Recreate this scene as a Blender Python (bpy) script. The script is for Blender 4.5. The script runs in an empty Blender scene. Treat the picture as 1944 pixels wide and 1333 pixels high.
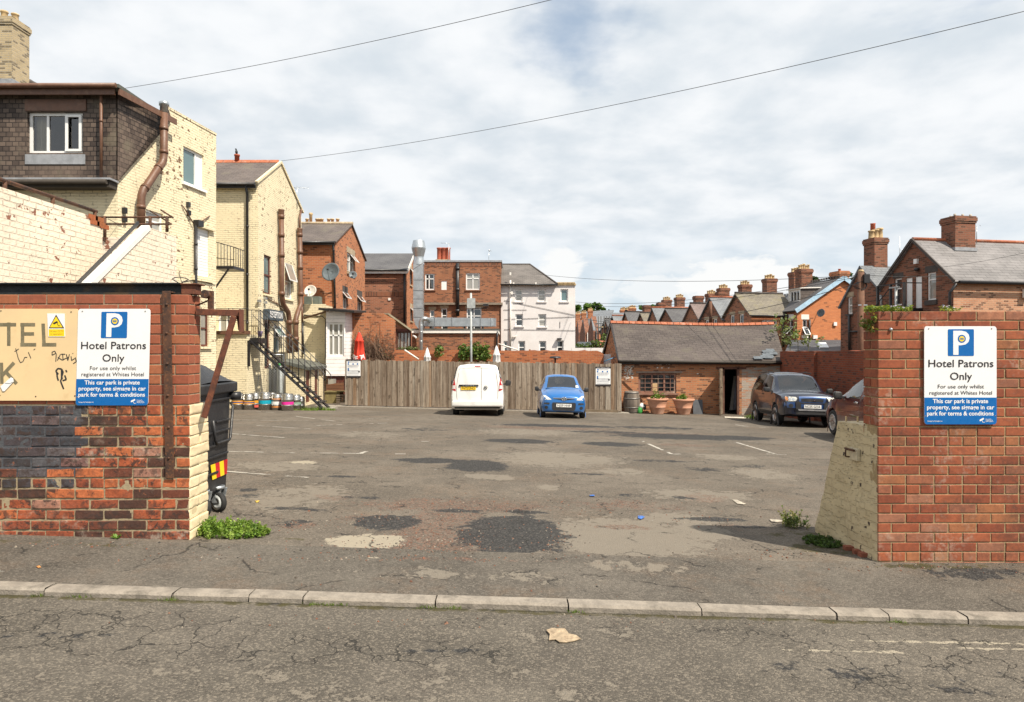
import bpy, bmesh, math, random
from mathutils import Vector, Matrix, geometry, noise
# ------------------------------------------------------------------ camera, sky, sun, exposure
SC = bpy.context.scene
COL = SC.collection
F, CX, CY, ZC = 1296.0, 972.0, 666.0, 1.75          # measured on the photograph (1944 px wide)
cd = bpy.data.cameras.new('camera'); cam = bpy.data.objects.new('camera', cd); COL.objects.link(cam)
cd.sensor_width = 36.0; cd.lens = 24.0; cd.clip_start = 0.05; cd.clip_end = 3000
cam.location = (0, 0, ZC); cam.rotation_euler = (math.pi / 2, 0, 0)
SC.camera = cam
SC.view_settings.view_transform = 'Standard'; SC.view_settings.look = 'None'
SC.view_settings.exposure = 0.53; SC.view_settings.gamma = 1.0
SUN = Vector((0.56, -0.50, 1.0)).normalized()        # towards the sun
sl = bpy.data.lights.new('sun', 'SUN'); sl.energy = 5.0; sl.angle = math.radians(0.5); sl.color = (1.0, 0.91, 0.77)
so = bpy.data.objects.new('sun', sl); COL.objects.link(so)
so.rotation_euler = SUN.to_track_quat('Z', 'Y').to_euler(); so.location = (20, -20, 40)
class NT:
 """tiny node helper: N('ShaderNodeX', {input: value or socket}, attr=...)"""
 def __init__(s, tree): s.t = tree
 def __call__(s, typ, ins=None, **kw):
  n = s.t.nodes.new(typ)
  for k, v in kw.items(): setattr(n, k, v)
  for k, v in (ins or {}).items():
   i = n.inputs[k]
   if hasattr(v, 'is_output'): s.t.links.new(v, i)
   else: i.default_value = v
  return n
 def math(s, op, a, b=0.0, c=0.0, clamp=False):
  return s('ShaderNodeMath', {0: a, 1: b, 2: c}, operation=op, use_clamp=clamp).outputs[0]
 def mix(s, f, a, b, mode='MIX'):
  def cc(v): return v if hasattr(v, 'is_output') else (v[0], v[1], v[2], 1)
  return s('ShaderNodeMix', {0: f, 6: cc(a), 7: cc(b)}, data_type='RGBA', blend_type=mode).outputs[2]
 def ss(s, v, lo, hi, a=0.0, b=1.0):
  return s('ShaderNodeMapRange', {0: v, 1: lo, 2: hi, 3: a, 4: b}, interpolation_type='SMOOTHSTEP').outputs[0]
 def noise(s, vec, scale, detail=3.0, rough=0.55, dist=0.0):
  d = {'Scale': scale, 'Detail': detail, 'Roughness': rough, 'Distortion': dist}
  if vec is not None: d['Vector'] = vec
  return s('ShaderNodeTexNoise', d).outputs[0]
W = bpy.data.worlds.new('World'); SC.world = W; W.use_nodes = True
W.node_tree.nodes.clear()
n = NT(W.node_tree)
sky = n('ShaderNodeTexSky', sky_type='NISHITA', sun_disc=False, sun_elevation=math.asin(SUN.z),
  sun_rotation=math.atan2(SUN.x, SUN.y))
gen = n('ShaderNodeTexCoord').outputs['Generated']
sep = n('ShaderNodeSeparateXYZ', {0: gen})
dx, dy, dz = sep.outputs
zc = n.math('MAXIMUM', dz, 0.0)
den = n.math('ADD', zc, 0.20)
plane = n('ShaderNodeCombineXYZ', {0: n.math('DIVIDE', dx, den), 1: n.math('DIVIDE', dy, den), 2: 0.0}).outputs[0]
big = n.noise(plane, 1.25, 6, 0.55, 0.3)
small = n.noise(plane, 4.6, 6, 0.52, 0.1)
mid = n.noise(n('ShaderNodeVectorMath', {0: plane, 1: (7.3, 2.1, 0)}, operation='ADD').outputs[0], 2.1, 6, 0.52, 0.2)
tex = n.math('ADD', n.math('MULTIPLY', small, 0.5), n.math('MULTIPLY', mid, 0.5))
shade = n.ss(tex, 0.35, 0.63)
cloud = n.mix(shade, (0.53, 0.58, 0.625), (0.72, 0.735, 0.75))
# thin places where the blue comes through
blue = n.ss(big, 0.37, 0.27)
d0 = n('ShaderNodeVectorMath', {0: gen, 1: Vector(((1075 - CX) / F, 1, (CY - 45) / F)).normalized()}, operation='DISTANCE').outputs['Value']
hole = n.math('MULTIPLY', n.ss(n.math('ADD', d0, n.math('MULTIPLY', n.math('SUBTRACT', small, 0.5), 0.22)), 0.10, 0.0), 0.75)
blue = n.math('MAXIMUM', n.math('MULTIPLY', blue, 0.45), hole)
skyc = n.mix(1.0, sky.outputs[0], (0.10, 0.10, 0.10), 'MULTIPLY')
skyb = n.mix(0.35, skyc, (0.42, 0.55, 0.68))
c1 = n.mix(blue, cloud, skyb)
# heaped cumulus low over the roofs
az = n.math('ARCTAN2', dx, dy)
lowv = n('ShaderNodeCombineXYZ', {0: n.math('MULTIPLY', az, 8.0), 1: n.math('MULTIPLY', dz, 20.0), 2: 3.7}).outputs[0]
cn = n.noise(lowv, 1.05, 8, 0.52, 0.15)
band = n.math('MULTIPLY', n.ss(dz, 0.0, 0.05), n.ss(dz, 0.19, 0.09))
low = n.mix(0.35, (0.52, 0.61, 0.68), skyb)
c2 = n.mix(n.ss(dz, 0.20, 0.05, 0, 0.75), c1, low)
def heap(px_, py_, rx, ry, k):
 a0 = math.atan2(px_ - CX, F); z0 = (CY - py_) / math.hypot(F, px_ - CX)
 e = n.math('ADD', n.math('POWER', n.math('DIVIDE', n.math('SUBTRACT', az, a0), rx), 2.0),
               n.math('POWER', n.math('DIVIDE', n.math('SUBTRACT', dz, z0), ry), 2.0))
 fine = n.noise(lowv, 3.0, 8, 0.6, 0.3)
 return n.ss(n.math('ADD', e, n.math('MULTIPLY', n.math('SUBTRACT', fine, 0.5), 2.4)), 1.15, 0.45, 0.0, k)
hp = n.math('MAXIMUM', heap(1405, 535, 0.105, 0.036, 1.0), n.math('MAXIMUM', heap(1065, 510, 0.035, 0.03, 0.95), heap(1240, 550, 0.06, 0.022, 0.7)))
wisp = n.math('MULTIPLY', n.math('MULTIPLY', n.ss(cn, 0.46, 0.60), band), 0.55)
c3 = n.mix(n.math('MAXIMUM', hp, wisp), c2, (0.74, 0.745, 0.74))
under = n.mix(n.ss(dz, -0.02, 0.0), (0.25, 0.24, 0.22), c3)
bg = n('ShaderNodeBackground', {0: under, 1: 0.92})
W.node_tree.links.new(bg.outputs[0], n('ShaderNodeOutputWorld').inputs[0])
SC.cycles.max_bounces = 6; SC.cycles.diffuse_bounces = 3; SC.cycles.glossy_bounces = 3; SC.cycles.transparent_max_bounces = 12
SC.cycles.caustics_reflective = False; SC.cycles.caustics_refractive = False
# ------------------------------------------------------------------ measuring helpers
CAM = Vector((0, 0, ZC))
def P(x, y, Y):
 """world point that lies Y metres ahead at photograph pixel x, y (used to take measurements)"""
 return Vector(((x - CX) * Y / F, Y, ZC - (y - CY) * Y / F))
def XS(x, Y): return (x - CX) * Y / F
def ZS(y, Y): return ZC - (y - CY) * Y / F
def lerp(a, b, t): return a + (b - a) * t
_GB = [(-60, -0.02), (4.66, -0.02), (4.79, 0.02), (5.70, 0.068), (9.0, -0.03), (23.6, -0.53), (28.5, -0.75), (40, -0.95), (400, -6.0)]
def G(x, y):
 """height of the ground at x, y"""
 x = max(-70, min(70, x))
 for (a, za), (b, zb) in zip(_GB, _GB[1:]):
  if y <= b:
   z = lerp(za, zb, (y - a) / (b - a)); break
 else: z = _GB[-1][1]
 s = lerp(0.0306, 0.024, max(0, min(1, (y - 6) / 15)))
 if x > 2.4 and 4.8 < y < 10:      # the pavement levels out in front of the right pier
  w = min(1, (y - 4.8) / .7, (10 - y) / 3.5); x = 2.4 + (x - 2.4) * lerp(1, .1, w)
 return z - s * x
def ground_at(x, y):
 """point of the ground seen at a pixel"""
 d = Vector(((x - CX) / F, 1, -(y - CY) / F)); Y = 5.0
 for _ in range(60):
  h = ZC - G(d.x * Y, Y); Yn = h / max(1e-4, -d.z); Y = lerp(Y, min(Yn, 60), 0.6)
 return Vector((d.x * Y, Y, G(d.x * Y, Y)))
def up(v): return Vector((0, 0, 1))
Zv = Vector((0, 0, 1))
class Plane:
 """upright plane through o, horizontal direction u, outward side u x z; measures pixels on it"""
 def __init__(s, o, u):
  s.o = Vector(o); s.u = Vector((u[0], u[1], 0)).normalized(); s.n = s.u.cross(Zv)
 def at(s, x, y, off=0.0):
  d = Vector(((x - CX) / F, 1, -(y - CY) / F))
  t = ((s.o + s.n * off) - CAM).dot(s.n) / d.dot(s.n)
  return CAM + d * t
 def sz(s, x, y):
  p = s.at(x, y); return ((p - s.o).dot(s.u), p.z)
 def w(s, a, z, off=0.0):
  p = s.o + s.u * a + s.n * off; return Vector((p.x, p.y, z))
# ------------------------------------------------------------------ object helpers
def tag(o, label=None, cat=None, group=None, kind=None):
 if label: o['label'] = label
 if cat: o['category'] = cat
 if group: o['group'] = group
 if kind: o['kind'] = kind
 return o
def thing(name, label, cat, loc=(0, 0, 0), rz=0.0, group=None):
 o = bpy.data.objects.new(name, None); COL.objects.link(o)
 o.empty_display_size = 0.2
 o.location = loc; o.rotation_euler = (0, 0, rz)
 return tag(o, label, cat, group)
def root_inv(o):
 while o.parent: o = o.parent
 return (Matrix.Translation(o.location) @ o.rotation_euler.to_matrix().to_4x4()).inverted()
def copy_tree(o, parent=None):
 c = o.copy(); COL.objects.link(c)
 if parent: c.parent = parent
 for ch in list(o.children): copy_tree(ch, c)
 return c
class MB:
 def __init__(s): s.v = []; s.f = []; s.c = []; s.sm = []
 def add(s, pts, faces, col=None, smooth=False):
  b = len(s.v); s.v += [Vector(p) for p in pts]
  for f in faces: s.f.append([b + i for i in f]); s.c.append(col); s.sm.append(smooth)
  return s
 def poly(s, pts, col=None): return s.add(pts, [list(range(len(pts)))], col)
 def obox(s, o, a, b, c, col=None):
  """box from corner o along vectors a, b, c"""
  o, a, b, c = map(Vector, (o, a, b, c))
  if a.cross(b).dot(c) < 0: a, b = b, a
  p = [o, o + a, o + a + b, o + b, o + c, o + a + c, o + a + b + c, o + b + c]
  return s.add(p, [[3, 2, 1, 0], [4, 5, 6, 7], [0, 1, 5, 4], [1, 2, 6, 5], [2, 3, 7, 6], [3, 0, 4, 7]], col)
 def box(s, x0, y0, z0, x1, y1, z1, col=None):
  return s.obox((x0, y0, z0), (x1 - x0, 0, 0), (0, y1 - y0, 0), (0, 0, z1 - z0), col)
 def bar(s, p, q, w, h=None, upv=Zv, col=None):
  """rectangular bar from p to q"""
  p, q = Vector(p), Vector(q); d = q - p; h = h or w
  a = d.cross(upv)
  if a.length < 1e-5: a = d.cross(Vector((0, 1, 0)))
  a = a.normalized() * w; b = a.cross(d).normalized() * h
  return s.obox(p - a / 2 - b / 2, a, b, d, col)
 def tube(s, pts, r, k=8, cap=True, col=None, smooth=True):
  pts = [Vector(p) for p in pts]; base = len(s.v); n_ = len(pts)
  rs = r if isinstance(r, (list, tuple)) else [r] * n_
  ref = None
  for i, p in enumerate(pts):
   d = (pts[min(i + 1, n_ - 1)] - pts[max(i - 1, 0)])
   if d.length < 1e-9: d = Vector((0, 0, 1))
   d.normalize()
   if ref is None:
    ref = d.cross(Vector((0, 0, 1)))
    if ref.length < 0.1: ref = d.cross(Vector((1, 0, 0)))
   ref = (ref - d * ref.dot(d))
   if ref.length < 1e-6: ref = d.orthogonal()
   ref.normalize(); bn = d.cross(ref)
   for j in range(k):
    a = 2 * math.pi * j / k
    s.v.append(p + (ref * math.cos(a) + bn * math.sin(a)) * rs[i])
  for i in range(n_ - 1):
   for j in range(k):
    s.f.append([base + i * k + j, base + i * k + (j + 1) % k, base + (i + 1) * k + (j + 1) % k, base + (i + 1) * k + j])
    s.c.append(col); s.sm.append(smooth)
  if cap:
   s.f.append([base + j for j in range(k)][::-1]); s.c.append(col); s.sm.append(False)
   s.f.append([base + (n_ - 1) * k + j for j in range(k)]); s.c.append(col); s.sm.append(False)
  return s
 def lathe(s, prof, c=(0, 0, 0), k=24, col=None, smooth=True, cap=True, M=None):
  base = len(s.v); c = Vector(c)
  for r, z in prof:
   for j in range(k):
    a = 2 * math.pi * j / k
    q = Vector((r * math.cos(a), r * math.sin(a), z))
    s.v.append(c + (M @ q if M else q))
  m = len(prof)
  for i in range(m - 1):
   for j in range(k):
    s.f.append([base + i * k + j, base + i * k + (j + 1) % k, base + (i + 1) * k + (j + 1) % k, base + (i + 1) * k + j])
    s.c.append(col); s.sm.append(smooth)
  if cap:
   s.f.append([base + j for j in range(k)][::-1]); s.c.append(col); s.sm.append(False)
   s.f.append([base + (m - 1) * k + j for j in range(k)]); s.c.append(col); s.sm.append(False)
  return s
 def prism(s, pts, d, col=None):
  """polygon pts extruded by vector d"""
  pts = [Vector(p) for p in pts]; d = Vector(d); k = len(pts)
  nrm = Vector()
  for i in range(k): nrm += pts[i].cross(pts[(i + 1) % k])
  if nrm.dot(d) > 0: pts = pts[::-1]
  a = pts + [p + d for p in pts]
  return s.add(a, [list(range(k)), list(range(2 * k - 1, k - 1, -1))] + [[(i + 1) % k, i, i + k, (i + 1) % k + k] for i in range(k)], col)
 def blob(s, c, rx, ry, rz, k=10, m=7, jit=0.0, seed=0, col=None):
  rnd = random.Random(seed); c = Vector(c); base = len(s.v)
  for i in range(m + 1):
   th = math.pi * i / m
   for j in range(k):
    ph = 2 * math.pi * j / k; q = 1 + rnd.uniform(-jit, jit)
    s.v.append(c + Vector((rx * math.sin(th) * math.cos(ph) * q, ry * math.sin(th) * math.sin(ph) * q, rz * math.cos(th) * q)))
  for i in range(m):
   for j in range(k):
    s.f.append([base + i * k + j, base + (i + 1) * k + j, base + (i + 1) * k + (j + 1) % k, base + i * k + (j + 1) % k])
    s.c.append(col); s.sm.append(True)
  return s
 def build(s, name, mat, parent=None, bevel=0.0, smooth=None, solid=0.0, uv=True):
  me = bpy.data.meshes.new(name)
  if parent is not None:
   M = root_inv(parent); vs = [M @ v for v in s.v]; org = None
  else:
   xs = [v.x for v in s.v]; ys = [v.y for v in s.v]; zs = [v.z for v in s.v]
   org = Vector(((min(xs) + max(xs)) / 2, (min(ys) + max(ys)) / 2, min(zs))); vs = [v - org for v in s.v]
  me.from_pydata([tuple(v) for v in vs], [], s.f); me.update()
  if uv:
   ul = me.uv_layers.new(name='UVMap'); dat = ul.data
   for p in me.polygons:
    nn = Vector(p.normal)
    t = Zv.cross(nn)
    if t.length < 0.05: t = Vector((1, 0, 0)); b = Vector((0, 1, 0))
    else: t.normalize(); b = nn.cross(t)
    for li in p.loop_indices:
     q = s.v[me.loops[li].vertex_index]
     # world-true metres so courses run through from face to face
     dat[li].uv = (q.dot(t) if parent is None or True else 0, q.dot(b) if abs(nn.z) > 0.05 else q.z)
  if any(c is not None for c in s.c):
   ca = me.color_attributes.new('Col', 'FLOAT_COLOR', 'CORNER')
   for p in me.polygons:
    c = s.c[p.index] or (1, 1, 1)
    for li in p.loop_indices: ca.data[li].color = (c[0], c[1], c[2], 1)
  for p in me.polygons: p.use_smooth = s.sm[p.index] if smooth is None else smooth
  if mat: me.materials.append(mat)
  o = bpy.data.objects.new(name, me); COL.objects.link(o)
  if parent is not None: o.parent = parent
  else: o.location = org
  if bevel > 0:
   md = o.modifiers.new('bevel', 'BEVEL'); md.width = bevel; md.segments = 2; md.limit_method = 'ANGLE'; md.angle_limit = math.radians(40)
  if solid: md = o.modifiers.new('solid', 'SOLIDIFY'); md.thickness = solid; md.offset = 0
  return o
def text_mb(mb, s, p, ux, uz, width=None, height=None, bold=0.0, align='C', col=None, thick=0.0):
 """lettering as a mesh: p = baseline point (centre or left), ux/uz unit directions, cap height and width in metres"""
 cu = bpy.data.curves.new('lettering', 'FONT'); cu.body = s; cu.offset = bold; cu.resolution_u = 3
 ob = bpy.data.objects.new('lettering', cu); COL.objects.link(ob)
 dg = bpy.context.evaluated_depsgraph_get(); dg.update()
 me = bpy.data.meshes.new_from_object(ob.evaluated_get(dg))
 vs = [v.co.copy() for v in me.vertices]; fs = [list(q.vertices) for q in me.polygons]
 bpy.data.objects.remove(ob); bpy.data.curves.remove(cu); bpy.data.meshes.remove(me)
 if not vs: return
 x0 = min(v.x for v in vs); x1 = max(v.x for v in vs)
 sy = height / 0.70 if height else width / (x1 - x0)
 sx = width / (x1 - x0) if width else sy
 sh = {'C': (x0 + x1) / 2, 'L': x0, 'R': x1}[align]
 mb.add([Vector(p) + Vector(ux) * ((v.x - sh) * sx) + Vector(uz) * (v.y * sy) for v in vs], fs, col)
# ------------------------------------------------------------------ materials (all procedural)
MATS = {}
def newmat(name):
 m = bpy.data.materials.new(name); m.use_nodes = True; m.node_tree.nodes.clear()
 N = NT(m.node_tree); MATS[name] = m
 return m, N
def finish(N, color, rough=0.7, metal=0.0, bump=None, bstr=0.3, bdist=0.01, extra=None):
 d = {'Base Color': color if hasattr(color, 'is_output') else (*color, 1), 'Roughness': rough, 'Metallic': metal}
 if bump is not None:
  d['Normal'] = N('ShaderNodeBump', {'Height': bump, 'Strength': bstr, 'Distance': bdist}).outputs[0]
 if extra: d.update(extra)
 b = N('ShaderNodeBsdfPrincipled', d)
 N.t.links.new(b.outputs[0], N('ShaderNodeOutputMaterial').inputs[0])
 return b
def objco(N): return N('ShaderNodeTexCoord').outputs['Object']
def uvco(N): return N('ShaderNodeUVMap').outputs[0]
def plain(name, c, rough=0.6, metal=0.0, var=0.18, scale=6.0, bump=0.15, dirt=None, dirtamt=0.0, coat=0.0, spec=0.5):
 """one colour with slight blotches, and dirt patches if wanted"""
 if name in MATS: return MATS[name]
 m, N = newmat(name); co = objco(N)
 a = N.noise(co, scale, 5, 0.6); b = N.noise(co, scale * 7, 3, 0.6)
 t = N.math('ADD', N.math('MULTIPLY', a, 0.7), N.math('MULTIPLY', b, 0.3))
 lo = tuple(x * (1 - var) for x in c); hi = tuple(min(1, x * (1 + var)) for x in c)
 col = N.mix(N.ss(t, 0.35, 0.65), lo, hi)
 if dirt: col = N.mix(N.math('MULTIPLY', N.ss(N.noise(co, scale * 0.6, 6, 0.65), 0.5, 0.68), dirtamt), col, dirt)
 ex = {'Coat Weight': coat, 'Coat Roughness': 0.05, 'Specular IOR Level': spec}
 finish(N, col, N.ss(b, 0.3, 0.7, max(0.02, rough - 0.08), min(1, rough + 0.08)), metal, b if bump else None, bump, 0.01, ex)
 return m
def brick(name, c1, c2, mortar, dark=(0.07, 0.035, 0.025), darkamt=0.25, w=0.235, h=0.079, ms=0.009, grime=0.35, paint=None):
 """laid brickwork on metre UVs, every brick its own tone"""
 if name in MATS: return MATS[name]
 m, N = newmat(name); uv = uvco(N)
 wob = N('ShaderNodeVectorMath', {0: uv, 1: N('ShaderNodeVectorMath', {0: N('ShaderNodeTexNoise', {'Vector': uv, 'Scale': 5.0, 'Detail': 2.0}).outputs[1], 'Scale': 0.008}, operation='SCALE').outputs[0]}, operation='ADD').outputs[0]
 bt = N('ShaderNodeTexBrick', {'Vector': wob, 'Color1': (*c1, 1), 'Color2': (*c2, 1), 'Mortar': (*mortar, 1), 'Scale': 1.0, 'Mortar Size': ms, 'Mortar Smooth': 0.2, 'Bias': 0.0, 'Brick Width': w, 'Row Height': h}, offset=0.5)
 bt2 = N('ShaderNodeTexBrick', {'Vector': wob, 'Color1': (0, 0, 0, 1), 'Color2': (1, 1, 1, 1), 'Mortar': (0.3, 0.3, 0.3, 1), 'Scale': 1.0, 'Mortar Size': ms, 'Bias': 0.0, 'Brick Width': w, 'Row Height': h}, offset=0.5)
 r = N('ShaderNodeSeparateColor', {0: bt2.outputs[0]}).outputs[0]
 fac = bt.outputs[1]
 isd = N.math('MULTIPLY', N.ss(r, 1.0 - darkamt - 0.03, 1.0 - darkamt + 0.03), N.math('SUBTRACT', 1.0, fac))
 col = N.mix(N.math('MULTIPLY', isd, 0.75), bt.outputs[0], dark)
 n1 = N.noise(uv, 1.3, 5, 0.6); n2 = N.noise(uv, 22.0, 4, 0.65)
 col = N.mix(N.ss(n1, 0.42, 0.75, 0, grime), col, tuple(x * 0.42 for x in c1))
 col = N.mix(N.ss(n2, 0.4, 0.75, 0, 0.35), col, tuple(min(1, x * 1.3 + 0.02) for x in c2))
 h_ = N.math('ADD', N.math('MULTIPLY', N.math('SUBTRACT', 1.0, fac), 0.8), N.math('MULTIPLY', n2, 0.35))
 finish(N, col, 0.88, 0.0, h_, 0.55, 0.012, {'Specular IOR Level': 0.25})
 return m
def painted_brick(name, c, under=(0.30, 0.10, 0.05), peel=0.62, joint=0.72, peelscale=2.4, soot=0.2, cracks=0.6):
 """painted brickwork: joints show as relief, paint flaked off in bits of brick"""
 if name in MATS: return MATS[name]
 m, N = newmat(name); uv = uvco(N)
 wob = N('ShaderNodeVectorMath', {0: uv, 1: N('ShaderNodeVectorMath', {0: N('ShaderNodeTexNoise', {'Vector': uv, 'Scale': 4.0, 'Detail': 3.0}).outputs[1], 'Scale': 0.02}, operation='SCALE').outputs[0]}, operation='ADD').outputs[0]
 bt = N('ShaderNodeTexBrick', {'Vector': wob, 'Color1': (0, 0, 0, 1), 'Color2': (1, 1, 1, 1), 'Mortar': (0.5, 0.5, 0.5, 1), 'Scale': 1.0, 'Mortar Size': 0.010, 'Mortar Smooth': 0.35, 'Brick Width': 0.235, 'Row Height': 0.079}, offset=0.5)
 fac = bt.outputs[1]
 r = N('ShaderNodeSeparateColor', {0: bt.outputs[0]}).outputs[0]
 a = N.noise(uv, 0.9, 5, 0.6); b = N.noise(uv, 14, 4, 0.6); c_ = N.noise(uv, peelscale, 6, 0.62)
 big = N.noise(uv, 0.45, 3, 0.5)
 col = N.mix(N.ss(a, 0.3, 0.7), tuple(x * 0.93 for x in c), tuple(min(1, x * 1.04) for x in c))
 col = N.mix(N.math('MULTIPLY', fac, N.ss(N.noise(uv, 2.2, 5, 0.6), 0.36, 0.64, 0.04, 0.42)), col, tuple(x * joint for x in c))
 crack = N.math('MULTIPLY', N.ss(fac, 0.55, 0.9), N.ss(N.noise(uv, 3.1, 6, 0.7), 0.51, 0.58))
 col = N.mix(N.math('MULTIPLY', crack, cracks), col, (0.13, 0.095, 0.06))
 pk = N.math('ADD', N.math('ADD', N.math('MULTIPLY', c_, 0.75), N.math('MULTIPLY', r, 0.13)), N.math('MULTIPLY', big, 0.25))
 pm = N.math('MULTIPLY', N.ss(pk, peel, peel + 0.025), N.ss(b, 0.34, 0.44))
 col = N.mix(pm, col, N.mix(b, under, tuple(x * 0.6 for x in under)))
 st = N.noise(N('ShaderNodeVectorMath', {0: uv, 1: (2.2, 0.25, 1)}, operation='MULTIPLY').outputs[0], 1.6, 5, 0.6)
 col = N.mix(N.ss(st, 0.55, 0.8, 0, soot), col, (0.25, 0.2, 0.13))
 hh = N.math('ADD', N.math('MULTIPLY', N.math('SUBTRACT', 1.0, fac), 0.6), N.math('ADD', N.math('MULTIPLY', b, 0.35), N.math('MULTIPLY', pm, -0.3)))
 finish(N, col, 0.8, 0.0, hh, 0.9, 0.03, {'Specular IOR Level': 0.3})
 return m
def slate(name, c1, c2, w=0.28, h=0.17, moss=None, gap=0.008):
 if name in MATS: return MATS[name]
 m, N = newmat(name); uv = uvco(N)
 wob = N('ShaderNodeVectorMath', {0: uv, 1: N('ShaderNodeVectorMath', {0: N('ShaderNodeTexNoise', {'Vector': uv, 'Scale': 3.0, 'Detail': 2.0}).outputs[1], 'Scale': 0.02}, operation='SCALE').outputs[0]}, operation='ADD').outputs[0]
 bt = N('ShaderNodeTexBrick', {'Vector': wob, 'Color1': (*c1, 1), 'Color2': (*c2, 1), 'Mortar': tuple(x * 0.3 for x in c1) + (1,), 'Scale': 1.0, 'Mortar Size': gap, 'Mortar Smooth': 0.1, 'Brick Width': w, 'Row Height': h}, offset=0.5)
 sv = N('ShaderNodeSeparateXYZ', {0: wob}).outputs[1]
 ramp = N.math('FRACT', N.math('DIVIDE', sv, h))
 a = N.noise(uv, 0.7, 5, 0.6); b = N.noise(uv, 9, 4, 0.6)
 col = N.mix(N.ss(a, 0.35, 0.7, 0, 0.5), bt.outputs[0], tuple(x * 1.5 for x in c2))
 col = N.mix(N.ss(b, 0.5, 0.8, 0, 0.45), col, tuple(x * 0.6 for x in c1))
 if moss: col = N.mix(N.ss(N.noise(uv, 1.4, 6, 0.65), 0.52, 0.66, 0, 0.55), col, moss)
 hh = N.math('ADD', N.math('MULTIPLY', N.math('SUBTRACT', 1.0, ramp), 0.8), N.math('ADD', N.math('MULTIPLY', b, 0.25), N.math('MULTIPLY', bt.outputs[1], -0.6)))
 finish(N, col, 0.62, 0.0, hh, 0.5, 0.02, {'Specular IOR Level': 0.35})
 return m
def colattr(name, rough=0.85, nscale=30.0, namt=0.4, bump=0.5, bdist=0.006, spec=0.25, lime=0.0, soot=0.0, grain=0.0, burn=0.0):
 """colour comes from the mesh (one tone per brick, board or leaf), with fine grain over it"""
 if name in MATS: return MATS[name]
 m, N = newmat(name); co = objco(N)
 c = N('ShaderNodeVertexColor', layer_name='Col').outputs[0]
 a = N.noise(co, nscale, 6, 0.65); b = N.noise(co, nscale * 0.25, 4, 0.6)
 f = N.math('ADD', N.math('MULTIPLY', a, 0.6), N.math('MULTIPLY', b, 0.4))
 col = N.mix(N.ss(f, 0.35, 0.68, 0, namt), c, N.mix(1.0, c, (0.45, 0.42, 0.42), 'MULTIPLY'))
 col = N.mix(N.ss(a, 0.55, 0.75, 0, namt * 0.5), col, N.mix(0.25, c, (0.75, 0.65, 0.55)))
 gp = N('ShaderNodeNewGeometry').outputs['Position']
 if grain:
  gv = N('ShaderNodeVectorMath', {0: gp, 1: (28, 28, 1.1)}, operation='MULTIPLY').outputs[0]; gn = N.noise(gv, 1.0, 6, 0.6, 0.6); kv = N('ShaderNodeVectorMath', {0: gp, 1: (9, 9, 3.2)}, operation='MULTIPLY').outputs[0]
  col = N.mix(N.ss(gn, 0.42, 0.62, 0, grain), col, N.mix(1.0, c, (0.42, 0.36, 0.32), 'MULTIPLY')); col = N.mix(N.ss(N.noise(kv, 1.0, 3, 0.5), 0.63, 0.70, 0, 0.7), col, (0.07, 0.05, 0.035))
 if burn:
  bn = N.noise(gp, 15, 7, 0.72, 0.5); col = N.mix(N.math('MULTIPLY', N.ss(bn, 0.50, 0.57), N.ss(N.noise(gp, 2.6, 4, 0.6), 0.36, 0.56, 0.15, burn)), col, (0.050, 0.032, 0.027)); col = N.mix(N.ss(bn, 0.40, 0.33, 0, burn * 0.6), col, (0.50, 0.17, 0.075))
 if lime: col = N.mix(N.math('MULTIPLY', N.ss(N.noise(gp, 2.2, 7, 0.7), 0.52, 0.66), N.ss(N.noise(gp, 19, 5, 0.65), 0.42, 0.62, 0, lime)), col, (0.50, 0.42, 0.34))
 if soot: col = N.mix(N.math('MULTIPLY', N.ss(N.noise(gp, 1.6, 6, 0.65), 0.47, 0.66), N.ss(N.noise(gp, 24, 5, 0.65), 0.3, 0.6, 0, soot)), col, (0.045, 0.034, 0.028))
 finish(N, col, rough, 0.0, f, bump, bdist, {'Specular IOR Level': spec})
 return m
def glass(name, tint=(0.03, 0.04, 0.045), trans=0.0, rough=0.03):
 if name in MATS: return MATS[name]
 m, N = newmat(name)
 lw = N('ShaderNodeFresnel', {0: 1.5}).outputs[0]
 gl = N('ShaderNodeBsdfGlossy', {0: (1, 1, 1, 1), 1: rough})
 if trans > 0: base = N('ShaderNodeBsdfTransparent', {0: (trans, trans * 1.02, trans, 1)})
 else: base = N('ShaderNodeBsdfDiffuse', {0: (*tint, 1)})
 mx = N('ShaderNodeMixShader', {0: N.math('ADD', N.math('MULTIPLY', lw, 1.0), 0.07), 1: base.outputs[0], 2: gl.outputs[0]})
 N.t.links.new(mx.outputs[0], N('ShaderNodeOutputMaterial').inputs[0])
 return m
def carpaint(name, c, flake=0.0):
 if name in MATS: return MATS[name]
 m, N = newmat(name); co = objco(N)
 d = N.noise(co, 3.0, 5, 0.6)
 z = N('ShaderNodeSeparateXYZ', {0: co}).outputs[2]
 dust = N.math('MULTIPLY', N.ss(z, 0.75, 0.15), N.ss(d, 0.35, 0.7, 0.1, 0.5))
 col = N.mix(dust, c, tuple(min(1, x * 0.5 + 0.09) for x in c))
 finish(N, col, 0.32 if flake else 0.4, flake, None, extra={'Coat Weight': 1.0, 'Coat Roughness': 0.06})
 return m
def leafmat(name):
 if name in MATS: return MATS[name]
 m, N = newmat(name)
 c = N('ShaderNodeVertexColor', layer_name='Col').outputs[0]
 d = N('ShaderNodeBsdfPrincipled', {'Base Color': c, 'Roughness': 0.55, 'Specular IOR Level': 0.3})
 t = N('ShaderNodeBsdfTranslucent', {0: N.mix(1.0, c, (1.3, 1.5, 0.7), 'MULTIPLY')})
 mx = N('ShaderNodeMixShader', {0: 0.3, 1: d.outputs[0], 2: t.outputs[0]})
 N.t.links.new(mx.outputs[0], N('ShaderNodeOutputMaterial').inputs[0])
 return m
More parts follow.
